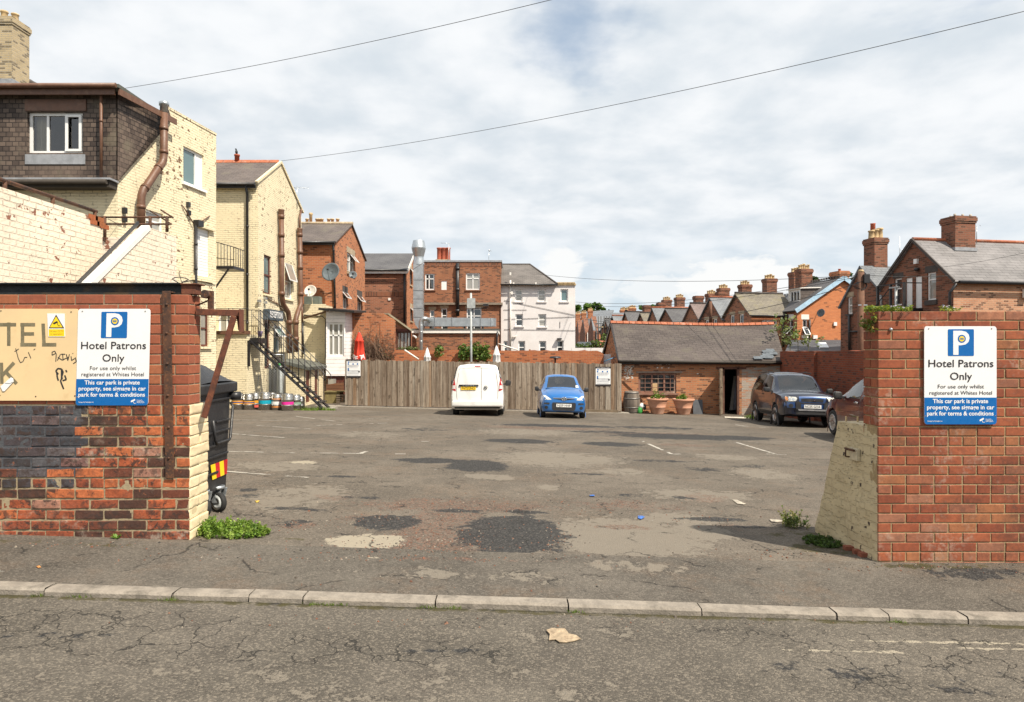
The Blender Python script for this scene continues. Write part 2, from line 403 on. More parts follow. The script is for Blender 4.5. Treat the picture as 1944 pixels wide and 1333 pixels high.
def rust(name, c=(0.10, 0.045, 0.025), c2=(0.20, 0.08, 0.03), dark=(0.035, 0.022, 0.018)):
 if name in MATS: return MATS[name]
 m, N = newmat(name); co = objco(N)
 a = N.noise(co, 7, 6, 0.65); b = N.noise(co, 45, 4, 0.6)
 col = N.mix(N.ss(a, 0.35, 0.6), dark, c); col = N.mix(N.ss(b, 0.5, 0.7, 0, 0.7), col, c2)
 finish(N, col, 0.8, 0.15, N.math('ADD', a, b), 0.5, 0.004)
 return m
LEAF = leafmat('leaves'); COLB = colattr('fired_brick'); WOODC = colattr('weathered_board', 0.85, 12.0, 0.35, 0.4, 0.004, grain=.75)
CREAM = painted_brick('cream_painted_brick', (0.80, 0.70, 0.48), peel=0.74, peelscale=5.0)
CREAM_WORN = painted_brick('worn_cream_painted_brick', (0.80, 0.70, 0.49), under=(0.22, 0.12, 0.07), peel=0.668, peelscale=7.0)
PINKISH = painted_brick('pinkish_painted_brick', (0.83, 0.72, 0.58), under=(0.34, 0.15, 0.10), peel=0.662, peelscale=6.5, cracks=.35)
ORANGE = brick('orange_brick', (0.48, 0.175, 0.075), (0.37, 0.125, 0.06), (0.38, 0.26, 0.17), darkamt=0.16)
BROWNB = brick('brown_brick', (0.36, 0.14, 0.075), (0.27, 0.105, 0.06), (0.32, 0.24, 0.18), darkamt=0.25)
SALMON = brick('bright_orange_brick', (0.58, 0.21, 0.085), (0.49, 0.165, 0.068), (0.42, 0.22, 0.12), darkamt=0.05, grime=0.15)
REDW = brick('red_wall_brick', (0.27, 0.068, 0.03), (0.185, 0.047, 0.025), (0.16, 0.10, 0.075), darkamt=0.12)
SHEDB = brick('shed_brick', (0.50, 0.21, 0.095), (0.38, 0.14, 0.07), (0.34, 0.24, 0.15), darkamt=0.22, ms=0.011)
BUFFB = brick('buff_brick', (0.48, 0.38, 0.23), (0.38, 0.30, 0.18), (0.36, 0.33, 0.28), dark=(0.10, 0.08, 0.06), darkamt=0.25)
SLATE = slate('grey_slate', (0.075, 0.072, 0.078), (0.10, 0.098, 0.10))
SLATEB = slate('blue_slate', (0.115, 0.125, 0.14), (0.155, 0.165, 0.175))
SLATEBR = slate('brown_slate', (0.085, 0.068, 0.06), (0.12, 0.097, 0.086), moss=(0.13, 0.115, 0.08))
TILEHUNG = slate('hung_tiles', (0.035, 0.024, 0.02), (0.125, 0.092, 0.072), w=0.17, h=0.125, moss=(0.14, 0.12, 0.085), gap=0.011)
MOSSROOF = slate('mossy_slate', (0.12, 0.105, 0.085), (0.17, 0.15, 0.115), moss=(0.17, 0.15, 0.07))
RENDER = plain('pale_render', (0.71, 0.68, 0.675), 0.85, var=0.05, scale=0.8, bump=0.1, dirt=(0.42, 0.38, 0.36), dirtamt=0.25)
WHITE = plain('white_plastic', (0.80, 0.80, 0.79), 0.35, var=0.03)
WHITEP = plain('white_paint', (0.78, 0.75, 0.70), 0.6, var=0.06)
STONE = plain('sandstone', (0.40, 0.32, 0.22), 0.9, var=0.2, dirt=(0.14, 0.11, 0.08), dirtamt=0.5)
DSTONE = plain('dark_stone', (0.07, 0.06, 0.055), 0.9)
BLACKP = plain('black_paint', (0.015, 0.015, 0.017), 0.4, var=0.25, dirt=(0.08, 0.06, 0.045), dirtamt=0.25)
BLACKPL = plain('black_plastic', (0.018, 0.018, 0.02), 0.45, var=0.2, dirt=(0.09, 0.085, 0.08), dirtamt=0.25)
RUBBER = plain('rubber', (0.018, 0.018, 0.018), 0.8, var=0.2)
BROWNP = plain('brown_paint', (0.13, 0.062, 0.036), 0.5, var=0.15, dirt=(0.25, 0.17, 0.12), dirtamt=0.3)
MAROON = plain('maroon_paint', (0.11, 0.03, 0.02), 0.5, var=0.2)
GALV = plain('galvanised', (0.50, 0.53, 0.55), 0.38, 0.85, var=0.15, scale=3)
STEEL = plain('steel', (0.40, 0.39, 0.37), 0.3, 0.95, var=0.12, scale=5, dirt=(0.2, 0.17, 0.14), dirtamt=0.4)
LEAD = plain('lead', (0.30, 0.31, 0.33), 0.55, 0.2)
RUST = rust('rust'); RUSTB = rust('red_rust', (0.15, 0.05, 0.028), (0.22, 0.08, 0.035), (0.07, 0.03, 0.02))
RIDGE = plain('red_ridge_tile', (0.36, 0.11, 0.05), 0.8, var=0.2, dirt=(0.5, 0.42, 0.36), dirtamt=0.3)
POTBUFF = plain('buff_pot', (0.50, 0.37, 0.20), 0.85, var=0.2, dirt=(0.15, 0.11, 0.07), dirtamt=0.4)
POTRED = plain('red_pot', (0.34, 0.08, 0.04), 0.8, var=0.15)
FELT = plain('roof_felt', (0.10, 0.105, 0.09), 0.9, var=0.25, scale=2)
GLASS = glass('window_glass', (0.025, 0.03, 0.033))
GLASSB = glass('blue_frosted_glass', (0.10, 0.17, 0.18), rough=0.12)
GLASSC = glass('curtained_glass', (0.30, 0.29, 0.26))
CLEAR = glass('clear_glass', trans=0.82)
CARGLASS = glass('car_glass', trans=0.36)
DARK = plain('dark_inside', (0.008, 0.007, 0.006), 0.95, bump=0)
# ------------------------------------------------------------------ ground, road, kerb
def tarmac(name, base, agg, rough=0.9, kind='park'):
 m, N = newmat(name); co = N('ShaderNodeNewGeometry').outputs['Position']
 at = N('ShaderNodeVertexColor', layer_name='mask').outputs[0]
 mr, mg, mb_ = N('ShaderNodeSeparateColor', {0: at}).outputs[:3]
 mk = N('ShaderNodeVertexColor', layer_name='mask2').outputs[0]
 kr, kg, kb = N('ShaderNodeSeparateColor', {0: mk}).outputs[:3]
 n1 = N.noise(co, 0.55, 6, 0.6); n2 = N.noise(co, 3.3, 6, 0.62); n3 = N.noise(co, 26, 4, 0.65); n4 = N.noise(co, 9, 5, 0.65)
 vor = N('ShaderNodeTexVoronoi', {'Vector': co, 'Scale': 95.0 if kind == 'road' else 85.0})
 vs = N('ShaderNodeSeparateColor', {0: vor.outputs[1]}).outputs[0]
 col = N.mix(N.ss(n1, 0.33, 0.68), tuple(x * 0.74 for x in base), tuple(x * 1.2 for x in base))
 col = N.mix(N.ss(n2, 0.42, 0.66, 0, 0.5), col, tuple(x * 0.6 for x in base))
 if kind != 'road': col = N.mix(N.math('MULTIPLY', N.ss(N.noise(co, 0.8, 7, 0.68), 0.48, 0.62), N.ss(n4, 0.35, 0.6, 0, 0.55)), col, (0.135, 0.098, 0.07))
 col = N.mix(N.math('MULTIPLY', N.ss(N.noise(co, 1.7, 7, 0.7), 0.58, 0.68), N.ss(n3, 0.35, 0.55, 0, 0.4 if kind != 'road' else 0.15)), col, tuple(x * 0.42 for x in base))
 col = N.mix(N.ss(vs, 0.6, 0.95, 0, 0.42), col, agg)
 col = N.mix(N.ss(vs, 0.3, 0.0, 0, 0.4), col, tuple(x * 0.4 for x in base))
 edge = N.math('ADD', N.math('MULTIPLY', N.math('SUBTRACT', n4, 0.5), 1.3), N.math('ADD', N.math('MULTIPLY', N.math('SUBTRACT', n3, 0.5), 0.7), N.math('MULTIPLY', N.math('SUBTRACT', n2, 0.5), 1.2)))
 def m_(v, lo=0.42, hi=0.56, k=1.0): return N.ss(N.math('ADD', v, edge), lo, hi, 0, k)
 # paler old screed, red brick dust and grit, fresh black tarmac, oil
 col = N.mix(m_(mg, 0.40, 0.55, 0.75), col, N.mix(n3, (0.175, 0.152, 0.122), (0.215, 0.188, 0.152)))
 rim = N.math('ABSOLUTE', N.math('SUBTRACT', N.math('ADD', mg, edge), 0.40))
 col = N.mix(N.math('MULTIPLY', N.ss(rim, 0.035, 0.0), N.ss(n2, 0.40, 0.56, 0, 0.75)), col, (0.035, 0.03, 0.026))
 red = N.mix(N.ss(vs, 0.3, 0.9), (0.080, 0.054, 0.042), (0.20, 0.112, 0.08))
 if kind != 'road': col = N.mix(N.math('MULTIPLY', m_(mb_, 0.35, 0.75, 0.9), N.ss(n3, 0.38, 0.6)), col, red)
 col = N.mix(m_(kr, 0.40, 0.52, 0.85), col, N.mix(n3, (0.27, 0.235, 0.175), (0.36, 0.32, 0.25)))
 blk = N.mix(N.ss(vs, 0.5, 1.0), (0.022, 0.022, 0.023), (0.072, 0.07, 0.066))
 col = N.mix(N.ss(N.math('ADD', mr, N.math('MULTIPLY', edge, N.math('SUBTRACT', 1.15, N.math('MULTIPLY', mr, 0.8)))), 0.44, 0.56, 0, 0.93), col, blk)
 # worn white lining paint
 col = N.mix(N.math('MULTIPLY', m_(kg, 0.42, 0.5, 0.8), N.ss(n4, 0.33, 0.5)), col, (0.52, 0.50, 0.45))
 # moss and damp
 col = N.mix(N.math('MULTIPLY', m_(kb, 0.45, 0.7, 0.85), N.ss(n4, 0.3, 0.6)), col, N.mix(n3, (0.03, 0.025, 0.016), (0.085, 0.075, 0.022)))
 ck = N('ShaderNodeTexVoronoi', {'Vector': N('ShaderNodeVectorMath', {0: co, 1: N('ShaderNodeVectorMath', {0: N('ShaderNodeTexNoise', {'Vector': co, 'Scale': 5.0, 'Detail': 5.0}).outputs[1], 'Scale': 0.35}, operation='SCALE').outputs[0]}, operation='ADD').outputs[0], 'Scale': 3.6 if kind == 'road' else 0.9}, feature='DISTANCE_TO_EDGE').outputs[0]
 cm = N.ss(ck, 0.026 if kind == 'road' else 0.014, 0.003)
 al = N('ShaderNodeVertexColor', layer_name='mask').outputs[1]
 if kind == 'road': cf = N.math('MULTIPLY', cm, m_(mb_, 0.2, 0.55))
 else: cf = N.math('MULTIPLY', cm, N.ss(n2, 0.45, 0.58, 0, 0.9))
 col = N.mix(N.math('MULTIPLY', cf, 0.85), col, (0.02, 0.019, 0.017))
 h = N.math('ADD', N.math('MULTIPLY', vor.outputs[0], -1.1), N.math('ADD', N.math('MULTIPLY', n3, 0.5), N.math('MULTIPLY', cf, -1.5)))
 finish(N, col, rough, 0, h, 0.6, 0.010, {'Specular IOR Level': 0.25})
 return m
def ground_grid(name, rows, xfun, nx, zf, marks, mat, skirt=0):
 """height-field sheet whose vertices carry wear masks; marks = [(channel, centre, rx, ry, strength, angle)]"""
 vs = []; fs = []
 for Y in rows:
  x0, x1 = xfun(Y)
  for i in range(nx + 1):
   X = lerp(x0, x1, i / nx); vs.append((X, Y, zf(X, Y)))
 for r in range(len(rows) - 1):
  for i in range(nx):
   a = r * (nx + 1) + i; fs.append((a, a + 1, a + nx + 2, a + nx + 1))
 me = bpy.data.meshes.new(name); me.from_pydata(vs, [], fs); me.update()
 import numpy as np
 V = np.array(vs); m1 = np.zeros((len(vs), 4), 'f'); m2 = np.zeros((len(vs), 4), 'f')
 for ch, c, rx, ry, k, ang in marks:
  ca, sa = math.cos(ang), math.sin(ang); ex = V[:, 0] - c[0]; ey = V[:, 1] - c[1]
  d = np.sqrt(((ex * ca + ey * sa) / rx) ** 2 + ((-ex * sa + ey * ca) / ry) ** 2)
  val = np.clip(1.5 - d, 0, 1) * k
  t = m1 if ch < 3 else m2; t[:, ch % 3] = np.maximum(t[:, ch % 3], val)
 for nm, t in (('mask', m1), ('mask2', m2)):
  a = me.color_attributes.new(nm, 'FLOAT_COLOR', 'POINT'); a.data.foreach_set('color', t.ravel())
 me.polygons.foreach_set('use_smooth', [True] * len(fs)); me.materials.append(mat)
 o = bpy.data.objects.new(name, me); COL.objects.link(o); o['kind'] = 'structure'
 return o
def mark(ch, x, y, rx, ry, k=1.0, ang=0.0):
 """an irregular patch measured on the photograph: centre and half-sizes in pixels"""
 c = ground_at(x, y); a = ground_at(x + rx, y); b0 = ground_at(x, y - ry); b1 = ground_at(x, y + ry)
 return (ch, (c.x, (b0.y + b1.y) / 2), abs(a.x - c.x), max(0.03, (b0.y - b1.y) / 2), k, ang)
def stroke(ch, x0, y0, x1, y1, w, k=1.0):
 a, b = ground_at(x0, y0), ground_at(x1, y1); L = (b - a).length
 return (ch, ((a.x + b.x) / 2, (a.y + b.y) / 2), L / 2 / 1.0, w, k, math.atan2(b.y - a.y, b.x - a.x))
PARK = tarmac('car_park_tarmac', (0.122, 0.104, 0.084), (0.26, 0.22, 0.175))
PAVE = tarmac('pavement_tarmac', (0.102, 0.090, 0.075), (0.20, 0.175, 0.145))
ROADM = tarmac('road_tarmac', (0.104, 0.092, 0.076), (0.28, 0.24, 0.19), kind='road')
D_, L_, R_, C_, W_, M_ = range(6)
marks = [mark(D_, 735, 991, 66, 15), mark(D_, 972, 1017, 102, 38), mark(D_, 985, 1000, 70, 22), mark(D_, 905, 884, 58, 11), mark(D_, 815, 874, 62, 5),
         mark(D_, 985, 837, 62, 4), mark(D_, 1160, 843, 52, 4), mark(D_, 1300, 829, 120, 5), mark(D_, 1400, 831, 60, 4), mark(D_, 1060, 808, 130, 3, 0.75),
         mark(D_, 560, 992, 36, 8, 0.6), mark(D_, 470, 930, 22, 5, 0.7), mark(D_, 480, 940, 40, 6, 0.5), mark(D_, 600, 968, 40, 4, 0.6),
         mark(D_, 1440, 1040, 0.1, 0.1, 0), mark(D_, 1180, 1050, 1, 1, 0), mark(D_, 640, 904, 60, 3, 0.6), mark(D_, 870, 970, 55, 4, 0.7), mark(D_, 1000, 972, 50, 4, 0.7),
         mark(D_, 1350, 985, 70, 5, 0.7), mark(D_, 1420, 1000, 40, 4, 0.6), mark(D_, 1300, 945, 40, 4, 0.5), mark(D_, 1340, 890, 60, 4, 0.55), mark(D_, 1250, 812, 110, 3, 0.6),
         mark(D_, 1150, 820, 90, 3, .6), mark(D_, 800, 815, 60, 3, .55), mark(D_, 1430, 885, 45, 4, .55), mark(D_, 1120, 900, 50, 3, .55), mark(D_, 700, 945, 70, 4, .55), mark(D_, 560, 965, 60, 4, .55), mark(D_, 1200, 940, 50, 4, .5), mark(D_, 1260, 875, 60, 3, .6), mark(R_, 1040, 812, 120, 4, .8), mark(R_, 1300, 845, 60, 3, .7), mark(R_, 1180, 1000, 70, 6, .6), mark(L_, 1190, 1022, 150, 38, 0.95), mark(L_, 1330, 1010, 60, 20, 0.8), mark(L_, 560, 945, 130, 30, 0.6), mark(L_, 520, 885, 110, 12, 0.6), mark(L_, 1060, 872, 130, 16, 0.75),
         mark(L_, 1330, 940, 110, 12, 0.75), mark(L_, 1290, 985, 80, 12, 0.8), mark(L_, 1380, 868, 60, 6, 0.7), mark(L_, 930, 905, 60, 6, 0.7), mark(L_, 1180, 895, 60, 8, 0.6), mark(L_, 1040, 925, 22, 6, 0.8),
         mark(L_, 1000, 820, 120, 8, 0.55), mark(L_, 700, 825, 90, 8, 0.5), mark(L_, 1450, 900, 70, 14, 0.6),
         mark(R_, 860, 960, 220, 14, 0.75), mark(R_, 840, 1008, 90, 42, 1.15), mark(R_, 780, 1040, 140, 14, 1.1), mark(R_, 640, 945, 60, 6, 0.6), mark(R_, 1190, 960, 120, 12, 0.6),
         mark(R_, 565, 997, 35, 8, 0.9), mark(R_, 1240, 824, 110, 4, 0.85), mark(R_, 1340, 945, 50, 9, 0.7), mark(R_, 960, 1060, 160, 5, 0.7), mark(R_, 700, 985, 60, 12, 0.7), mark(R_, 1400, 1000, 60, 8, 0.5),
         mark(C_, 690, 1030, 62, 15), mark(C_, 745, 1024, 22, 7, 0.9), mark(C_, 575, 877, 30, 3, 0.8), mark(C_, 715, 1058, 26, 3, 0.8),
         mark(M_, 1570, 1040, 70, 12, 1), mark(M_, 1470, 1015, 40, 6, 0.45), mark(M_, 430, 1018, 60, 8, 0.7), mark(M_, 540, 1022, 60, 4, 0.6), mark(M_, 1530, 1012, 30, 8, 0.7)]
rows = [1 / lerp(1 / 5.702, 1 / 33.0, (i / 330)) for i in range(331)]
ground_grid('car_park', rows, lambda Y: (-0.86 * Y - 4, 0.86 * Y + 4), 330, G, marks, PARK)
ground_grid('pavement', [4.79 + 0.912 * i / 40 for i in range(41)], lambda Y: (-30, 30), 500, lambda x, y: G(x, y),
   [mark(C_, 715, 1058, 26, 3, 0.5), mark(M_, 1760, 1075, 150, 6, 0.75), mark(M_, 100, 1030, 300, 5, 0.55), mark(D_, 1850, 1088, 120, 16, 0.62), mark(D_, 1720, 1075, 60, 6, .6),
             mark(L_, 900, 1090, 300, 14, 0.45), mark(L_, 1200, 1075, 120, 12, 0.5), mark(R_, 900, 1062, 250, 4, 0.5), mark(M_, 1520, 1060, 60, 5, 0.6)], PAVE)
rmarks = [(R_, (-2.5, 4.12), 1.0, 0.28, 1, 0), (R_, (-1.4, 3.95), 0.9, 0.2, 0.9, 0), (R_, (-0.6, 3.98), 0.55, 0.16, 1, 0), (R_, (-3.4, 4.0), 0.7, 0.3, 0.8, 0), (R_, (2.4, 3.95), 0.7, 0.3, 0.8, 0), (R_, (-0.3, 4.4), 0.4, 0.1, 0.5, 0),
          (R_, (-3.0, 4.4), 0.8, 0.08, 0.6, 0), (D_, (1.62, 3.95), 0.20, 0.10, 0.55, 0), (D_, (1.95, 3.88), 0.35, 0.10, 0.5, 0), (D_, (2.35, 3.70), 0.25, 0.10, 0.45, 0), (D_, (-2.7, 4.05), 0.5, 0.06, 0.42, 0.1), (D_, (-0.45, 4.0), 0.35, 0.03, 0.5, 0.1), (D_, (2.7, 3.95), 0.4, 0.05, 0.4, 0),
          (M_, (0, 4.64), 14, 0.04, 0.85, 0), (D_, (0, 4.65), 12, 0.03, 0.6, 0), (D_, (3.3, 3.75), 1.0, 0.22, 0.47, 0), (R_, (2.0, 4.35), 1.5, .15, .5, 0), (L_, (-0.8, 3.6), 2.5, 0.35, 0.30, 0), (L_, (0.5, 4.3), 1.6, 0.2, 0.30, 0),
          (C_, (2.75, 4.345), 1.0, 0.022, 0.62, 0.03), (C_, (2.1, 4.17), 0.5, 0.02, 0.5, 0.03), (C_, (3.3, 4.28), 0.7, 0.02, 0.55, 0.03)]
ground_grid('road', [-9, -4, 0, 1.5, 2.4] + [2.8 + 1.862 * i / 90 for i in range(91)], lambda Y: (-30, 30) if Y < 2.7 else (-9, 9), 600, lambda x, y: G(x, y), rmarks, ROADM)
# wide land beyond
gm, gN = newmat('earth'); finish(gN, gN.mix(gN.noise(objco(gN), 0.3, 5, 0.6), (0.06, 0.055, 0.04), (0.10, 0.09, 0.06)), 0.95)
g = MB()
ys = [-400, -60, -9, 2, 5, 9, 24, 29, 40, 80, 160, 400, 900]; xs = [-600, -70, -31, -15, 0, 15, 31, 70, 600]
for j, y in enumerate(ys):
 for x in xs: g.v.append(Vector((x, y, G(x, min(y, 400)) - 0.16)))
for j in range(len(ys) - 1):
 for i in range(len(xs) - 1):
  a = j * len(xs) + i; g.f.append([a, a + 1, a + len(xs) + 1, a + len(xs)]); g.c.append(None); g.sm.append(False)
tag(g.build('ground', MATS['earth']), kind='structure')
# kerb: worn stone blocks laid end to end
KERB = plain('kerb_stone', (0.235, 0.205, 0.17), 0.9, var=0.2, scale=9, bump=0.6, dirt=(0.10, 0.088, 0.07), dirtamt=0.7)
kb = MB(); rnd = random.Random(4)
jx = [XS(x, 4.72) for x in (95, 335, 478, 580, 828, 1078, 1328, 1582, 1680, 1828)]
x = jx[0]; left = [x]
while x > -29: x -= 0.9; left.append(x)
x = jx[-1]; right = [x]
while x < 29: x += 0.9; right.append(x)
edges = sorted(set(left + jx + right))
for a, b in zip(edges, edges[1:]):
 dz = rnd.uniform(-0.004, 0.004); dz2 = dz + rnd.uniform(-0.003, 0.003); dy = rnd.uniform(-0.006, 0.006)
 g0, g1 = a + 0.005, b - 0.005
 k = 7; top = []
 for i in range(k + 1):
  X = lerp(g0, g1, i / k); w = rnd.uniform(-0.003, 0.003)
  z = G(X, 4.79) + lerp(dz, dz2, i / k) + 0.004
  top.append((X, z, 4.664 + dy + w))
 for (X0, z0, f0), (X1, z1, f1) in zip(top, top[1:]):
  kb.add([(X0, f0, z0 - .30), (X1, f1, z1 - .30), (X1, f1, z1 - .014), (X0, f0, z0 - .014), (X0, f0 + .014, z0), (X1, f1 + .014, z1), (X1, 4.786, z1), (X0, 4.786, z0)],
               [[0, 1, 2, 3], [3, 2, 5, 4], [4, 5, 6, 7]])
 kb.add([(g0, 4.67, top[0][1] - .3), (g0, 4.786, top[0][1] - .3), (g0, 4.786, top[0][1]), (g0, 4.67, top[0][1] - .01)], [[0, 3, 2, 1]])
 kb.add([(g1, 4.67, top[-1][1] - .3), (g1, 4.786, top[-1][1] - .3), (g1, 4.786, top[-1][1]), (g1, 4.67, top[-1][1] - .01)], [[0, 1, 2, 3]])
tag(kb.build('kerb', KERB), kind='structure')
# worn white bay lines, painted on the tarmac
pm_, pN = newmat('worn_line_paint'); pc = pN('ShaderNodeNewGeometry').outputs['Position']
wear = pN.ss(pN.math('ADD', pN.math('MULTIPLY', pN.noise(pc, 5.0, 6, 0.7), 0.6), pN.math('MULTIPLY', pN.noise(pc, 1.3, 4, 0.6), 0.4)), 0.48, 0.565)
pb = pN('ShaderNodeBsdfPrincipled', {'Base Color': (0.36, 0.335, 0.29, 1), 'Roughness': 0.9})
px_ = pN('ShaderNodeMixShader', {0: wear, 1: pb.outputs[0], 2: pN('ShaderNodeBsdfTransparent').outputs[0]})
pN.t.links.new(px_.outputs[0], pN('ShaderNodeOutputMaterial').inputs[0])
ln = MB()
def line(x0, y0, x1, y1, w=0.075):
 a, b = ground_at(x0, y0), ground_at(x1, y1); d = b - a; s_ = Vector((-d.y, d.x, 0)).normalized() * w / 2
 k = max(1, int(d.length / 0.4))
 for i in range(k):
  p = a + d * (i / k); q = a + d * ((i + 1) / k)
  pts = [p - s_, q - s_, q + s_, p + s_]
  ln.poly([(v.x, v.y, G(v.x, v.y) + 0.006) for v in pts])
for L in [(432, 857, 560, 860), (575, 860, 690, 861), (680, 862, 696, 857), (428, 895, 585, 907), (435, 823, 540, 831), (486, 808, 600, 815), (440, 797, 600, 799), (600, 808, 650, 806), (690, 805, 735, 803), (700, 795, 740, 796), (1218, 837, 1275, 862), (1262, 863, 1292, 862), (1395, 839, 1472, 862), (1455, 862, 1508, 864), (1395, 806, 1420, 810), (1440, 811, 1460, 812), (470, 780, 520, 783), (560, 790, 640, 800), (800, 838, 815, 838), (750, 862, 770, 862)]:
 line(*L)
tag(ln.build('bay_lines', MATS['worn_line_paint']), kind='structure')
# brick crumbs and loose chippings in the gateway
gr = MB(); rnd = random.Random(11)
areas = [(850, 1005, 130, 50, 330), (780, 1038, 190, 20, 330), (700, 985, 90, 25, 120), (565, 995, 60, 15, 70), (950, 960, 250, 22, 330), (1200, 960, 150, 20, 130), (1060, 1025, 40, 40, 120), (1500, 1050, 160, 14, 110), (1340, 985, 120, 20, 120), (700, 1060, 500, 8, 160), (560, 975, 180, 30, 90), (1000, 1100, 800, 40, 70), (1760, 1078, 180, 10, 130), (150, 1035, 220, 8, 90), (1000, 1180, 900, 16, 110)]
tones = [(0.22, 0.10, 0.065), (0.15, 0.075, 0.05), (0.12, 0.10, 0.085), (0.09, 0.075, 0.06), (0.12, 0.10, 0.085), (0.06, 0.055, 0.05), (0.30, 0.26, 0.21), (0.22, 0.12, 0.08)]
for cx, cy, rx, ry, k in areas:
 for _ in range(k):
  a = rnd.gauss(0, 0.5); b = rnd.gauss(0, 0.5); p = ground_at(cx + a * rx, cy + b * ry)
  if 4.66 < p.y < 4.80: continue
  r = abs(rnd.gauss(0, 0.004)) + 0.003
  q = [p + Vector((rnd.uniform(-1, 1), rnd.uniform(-1, 1), 0)).normalized() * r for _ in range(4)]
  t = p + Vector((0, 0, r * rnd.uniform(0.6, 1.2)))
  c = rnd.choice(tones)
  ang = rnd.uniform(0, 6)
  ring = [p + Vector((math.cos(ang + i * 1.5708) * r * rnd.uniform(.7, 1.2), math.sin(ang + i * 1.5708) * r * rnd.uniform(.7, 1.2), 0)) for i in range(4)]
  gr.add(ring + [v + Vector((0, 0, r * rnd.uniform(.5, .9))) * 1 + (p - v) * .35 for v in ring], [[4, 5, 6, 7], [0, 1, 5, 4], [1, 2, 6, 5], [2, 3, 7, 6], [3, 0, 4, 7]], c)
tag(gr.build('loose_chippings', COLB), kind='stuff')
# ------------------------------------------------------------------ the two gate walls, brick by brick
def mixc(a, b, t): return tuple(x + (y - x) * t for x, y in zip(a, b))
def brick_box(mb, o, a, nrm, w, h, d, col, rnd, rough=0.0, ch=0.004, joint=0.0):
 """one brick: back-left-bottom o on the wall face, a = along, nrm = outwards; the front is rounded and, if rough, worn"""
 a = Vector(a); nrm = Vector(nrm); o = Vector(o)
 tilt = rnd.uniform(-1, 1) * 0.002 * (1 + rough * 3); push = rnd.uniform(-1, 1) * 0.0018 * (1 + rough * 2)
 nx, nz = (6, 4) if rough > 0.2 else (1, 1)
 def pt(u, v, dep): return o + a * (u * w) + Vector((0, 0, v * h + (u - .5) * tilt)) + nrm * (dep + push)
 cu, cv = ch / w, ch / h
 rim = []
 if rough > 0.2:
  cu *= .6; cv *= .6
  us = [0, cu * 1.5] + [i / nx for i in range(1, nx)] + [1 - cu * 1.5, 1]; vs_ = [0, cv * 1.5] + [i / nz for i in range(1, nz)] + [1 - cv * 1.5, 1]
  P_ = []
  for j, v in enumerate(vs_):
   for i, u in enumerate(us):
    e = (i in (0, len(us) - 1)) or (j in (0, len(vs_) - 1))
    corner = (i in (0, len(us) - 1)) and (j in (0, len(vs_) - 1))
    q = pt(u, v, d)
    nz_ = noise.fractal(q * 22, 1.0, 2.0, 3) * 0.006 * rough
    dep = d - (ch * 1.0 if e else 0) - (ch if corner else 0) + nz_ - (0.004 * rough if noise.noise(q * 9 + Vector((5, 5, 5))) > 0.42 else 0)
    wob = Vector((0, 0, noise.noise(q * 14) * 0.004 * rough)) + a * (noise.noise(q * 14 + Vector((9, 1, 3))) * 0.004 * rough) if e else Vector()
    P_.append(pt(u, v, dep) + wob)
  nu = len(us); fs = []
  for j in range(len(vs_) - 1):
   for i in range(nu - 1): fs.append([j * nu + i, j * nu + i + 1, (j + 1) * nu + i + 1, (j + 1) * nu + i])
  b = len(P_); bk = [pt(0, 0, 0), pt(1, 0, 0), pt(1, 1, 0), pt(0, 1, 0)]; P_ += bk
  last = (len(vs_) - 1) * nu
  fs += [[b, b + 1] + [i for i in range(nu - 1, -1, -1)], [b + 2, b + 3] + [last + i for i in range(nu)],
               [b + 1, b + 2] + [j * nu + nu - 1 for j in range(len(vs_) - 1, -1, -1)], [b + 3, b] + [j * nu for j in range(len(vs_))]]
  mb.add(P_, fs, col, True)
 else:
  q = [pt(0, 0, 0), pt(1, 0, 0), pt(1, 1, 0), pt(0, 1, 0), pt(0, 0, d - ch), pt(1, 0, d - ch), pt(1, 1, d - ch), pt(0, 1, d - ch),
             pt(cu, cv, d), pt(1 - cu, cv, d), pt(1 - cu, 1 - cv, d), pt(cu, 1 - cv, d)]
  mb.add(q, [[8, 9, 10, 11], [4, 5, 9, 8], [5, 6, 10, 9], [6, 7, 11, 10], [7, 4, 8, 11], [0, 1, 5, 4], [1, 2, 6, 5], [2, 3, 7, 6], [3, 0, 4, 7]], col)
def lay(mb, o, a, nrm, length, z0, courses, gauge, tone, rnd, rough=0.0, L=0.225, j=0.010, headers=(), start='L', dep=0.012, half_first=0):
 """courses of bricks from the right-hand end backwards (start R) or from the left; o = left base point of the face"""
 a = Vector(a)
 for c in range(courses):
  z = z0 + c * gauge + j / 2; hgt = gauge - j
  hd = c in headers
  bl = (L - j) / 2 if hd else L
  x = 0.0; first = True
  while x < length - 0.02:
   w = bl
   if first and not hd and (c + half_first) % 2: w = (L - j) / 2
   if first and hd: w = bl if not (c % 2) else bl
   first = False
   w = min(w, length - x)
   if length - x - w < 0.03: w = length - x
   jj = j * rnd.uniform(0.7, 1.25) if rough else j * rnd.uniform(0.9, 1.1)
   ww = w if x + w >= length - 1e-4 else w
   xx = x if start == 'L' else length - x - ww
   hh = hgt - (rnd.uniform(0, 0.006) if rough else 0)
   col, rg = tone(xx + ww / 2, z + hgt / 2, hd, rnd)
   q = Vector((o[0], o[1], 0)) + a * xx
   brick_box(mb, (q.x, q.y, z), a, nrm, ww, hh, dep, col, rnd, rg if rough else 0)
   x += w + jj
MORT = colattr('lime_mortar', 0.95, 40, 0.5, 0.9, 0.01)
def mortar_mb(): return MB()
MC = (0.34, 0.28, 0.19)
def sharp(o, a=32): o.data.set_sharp_from_angle(angle=math.radians(a)); return o
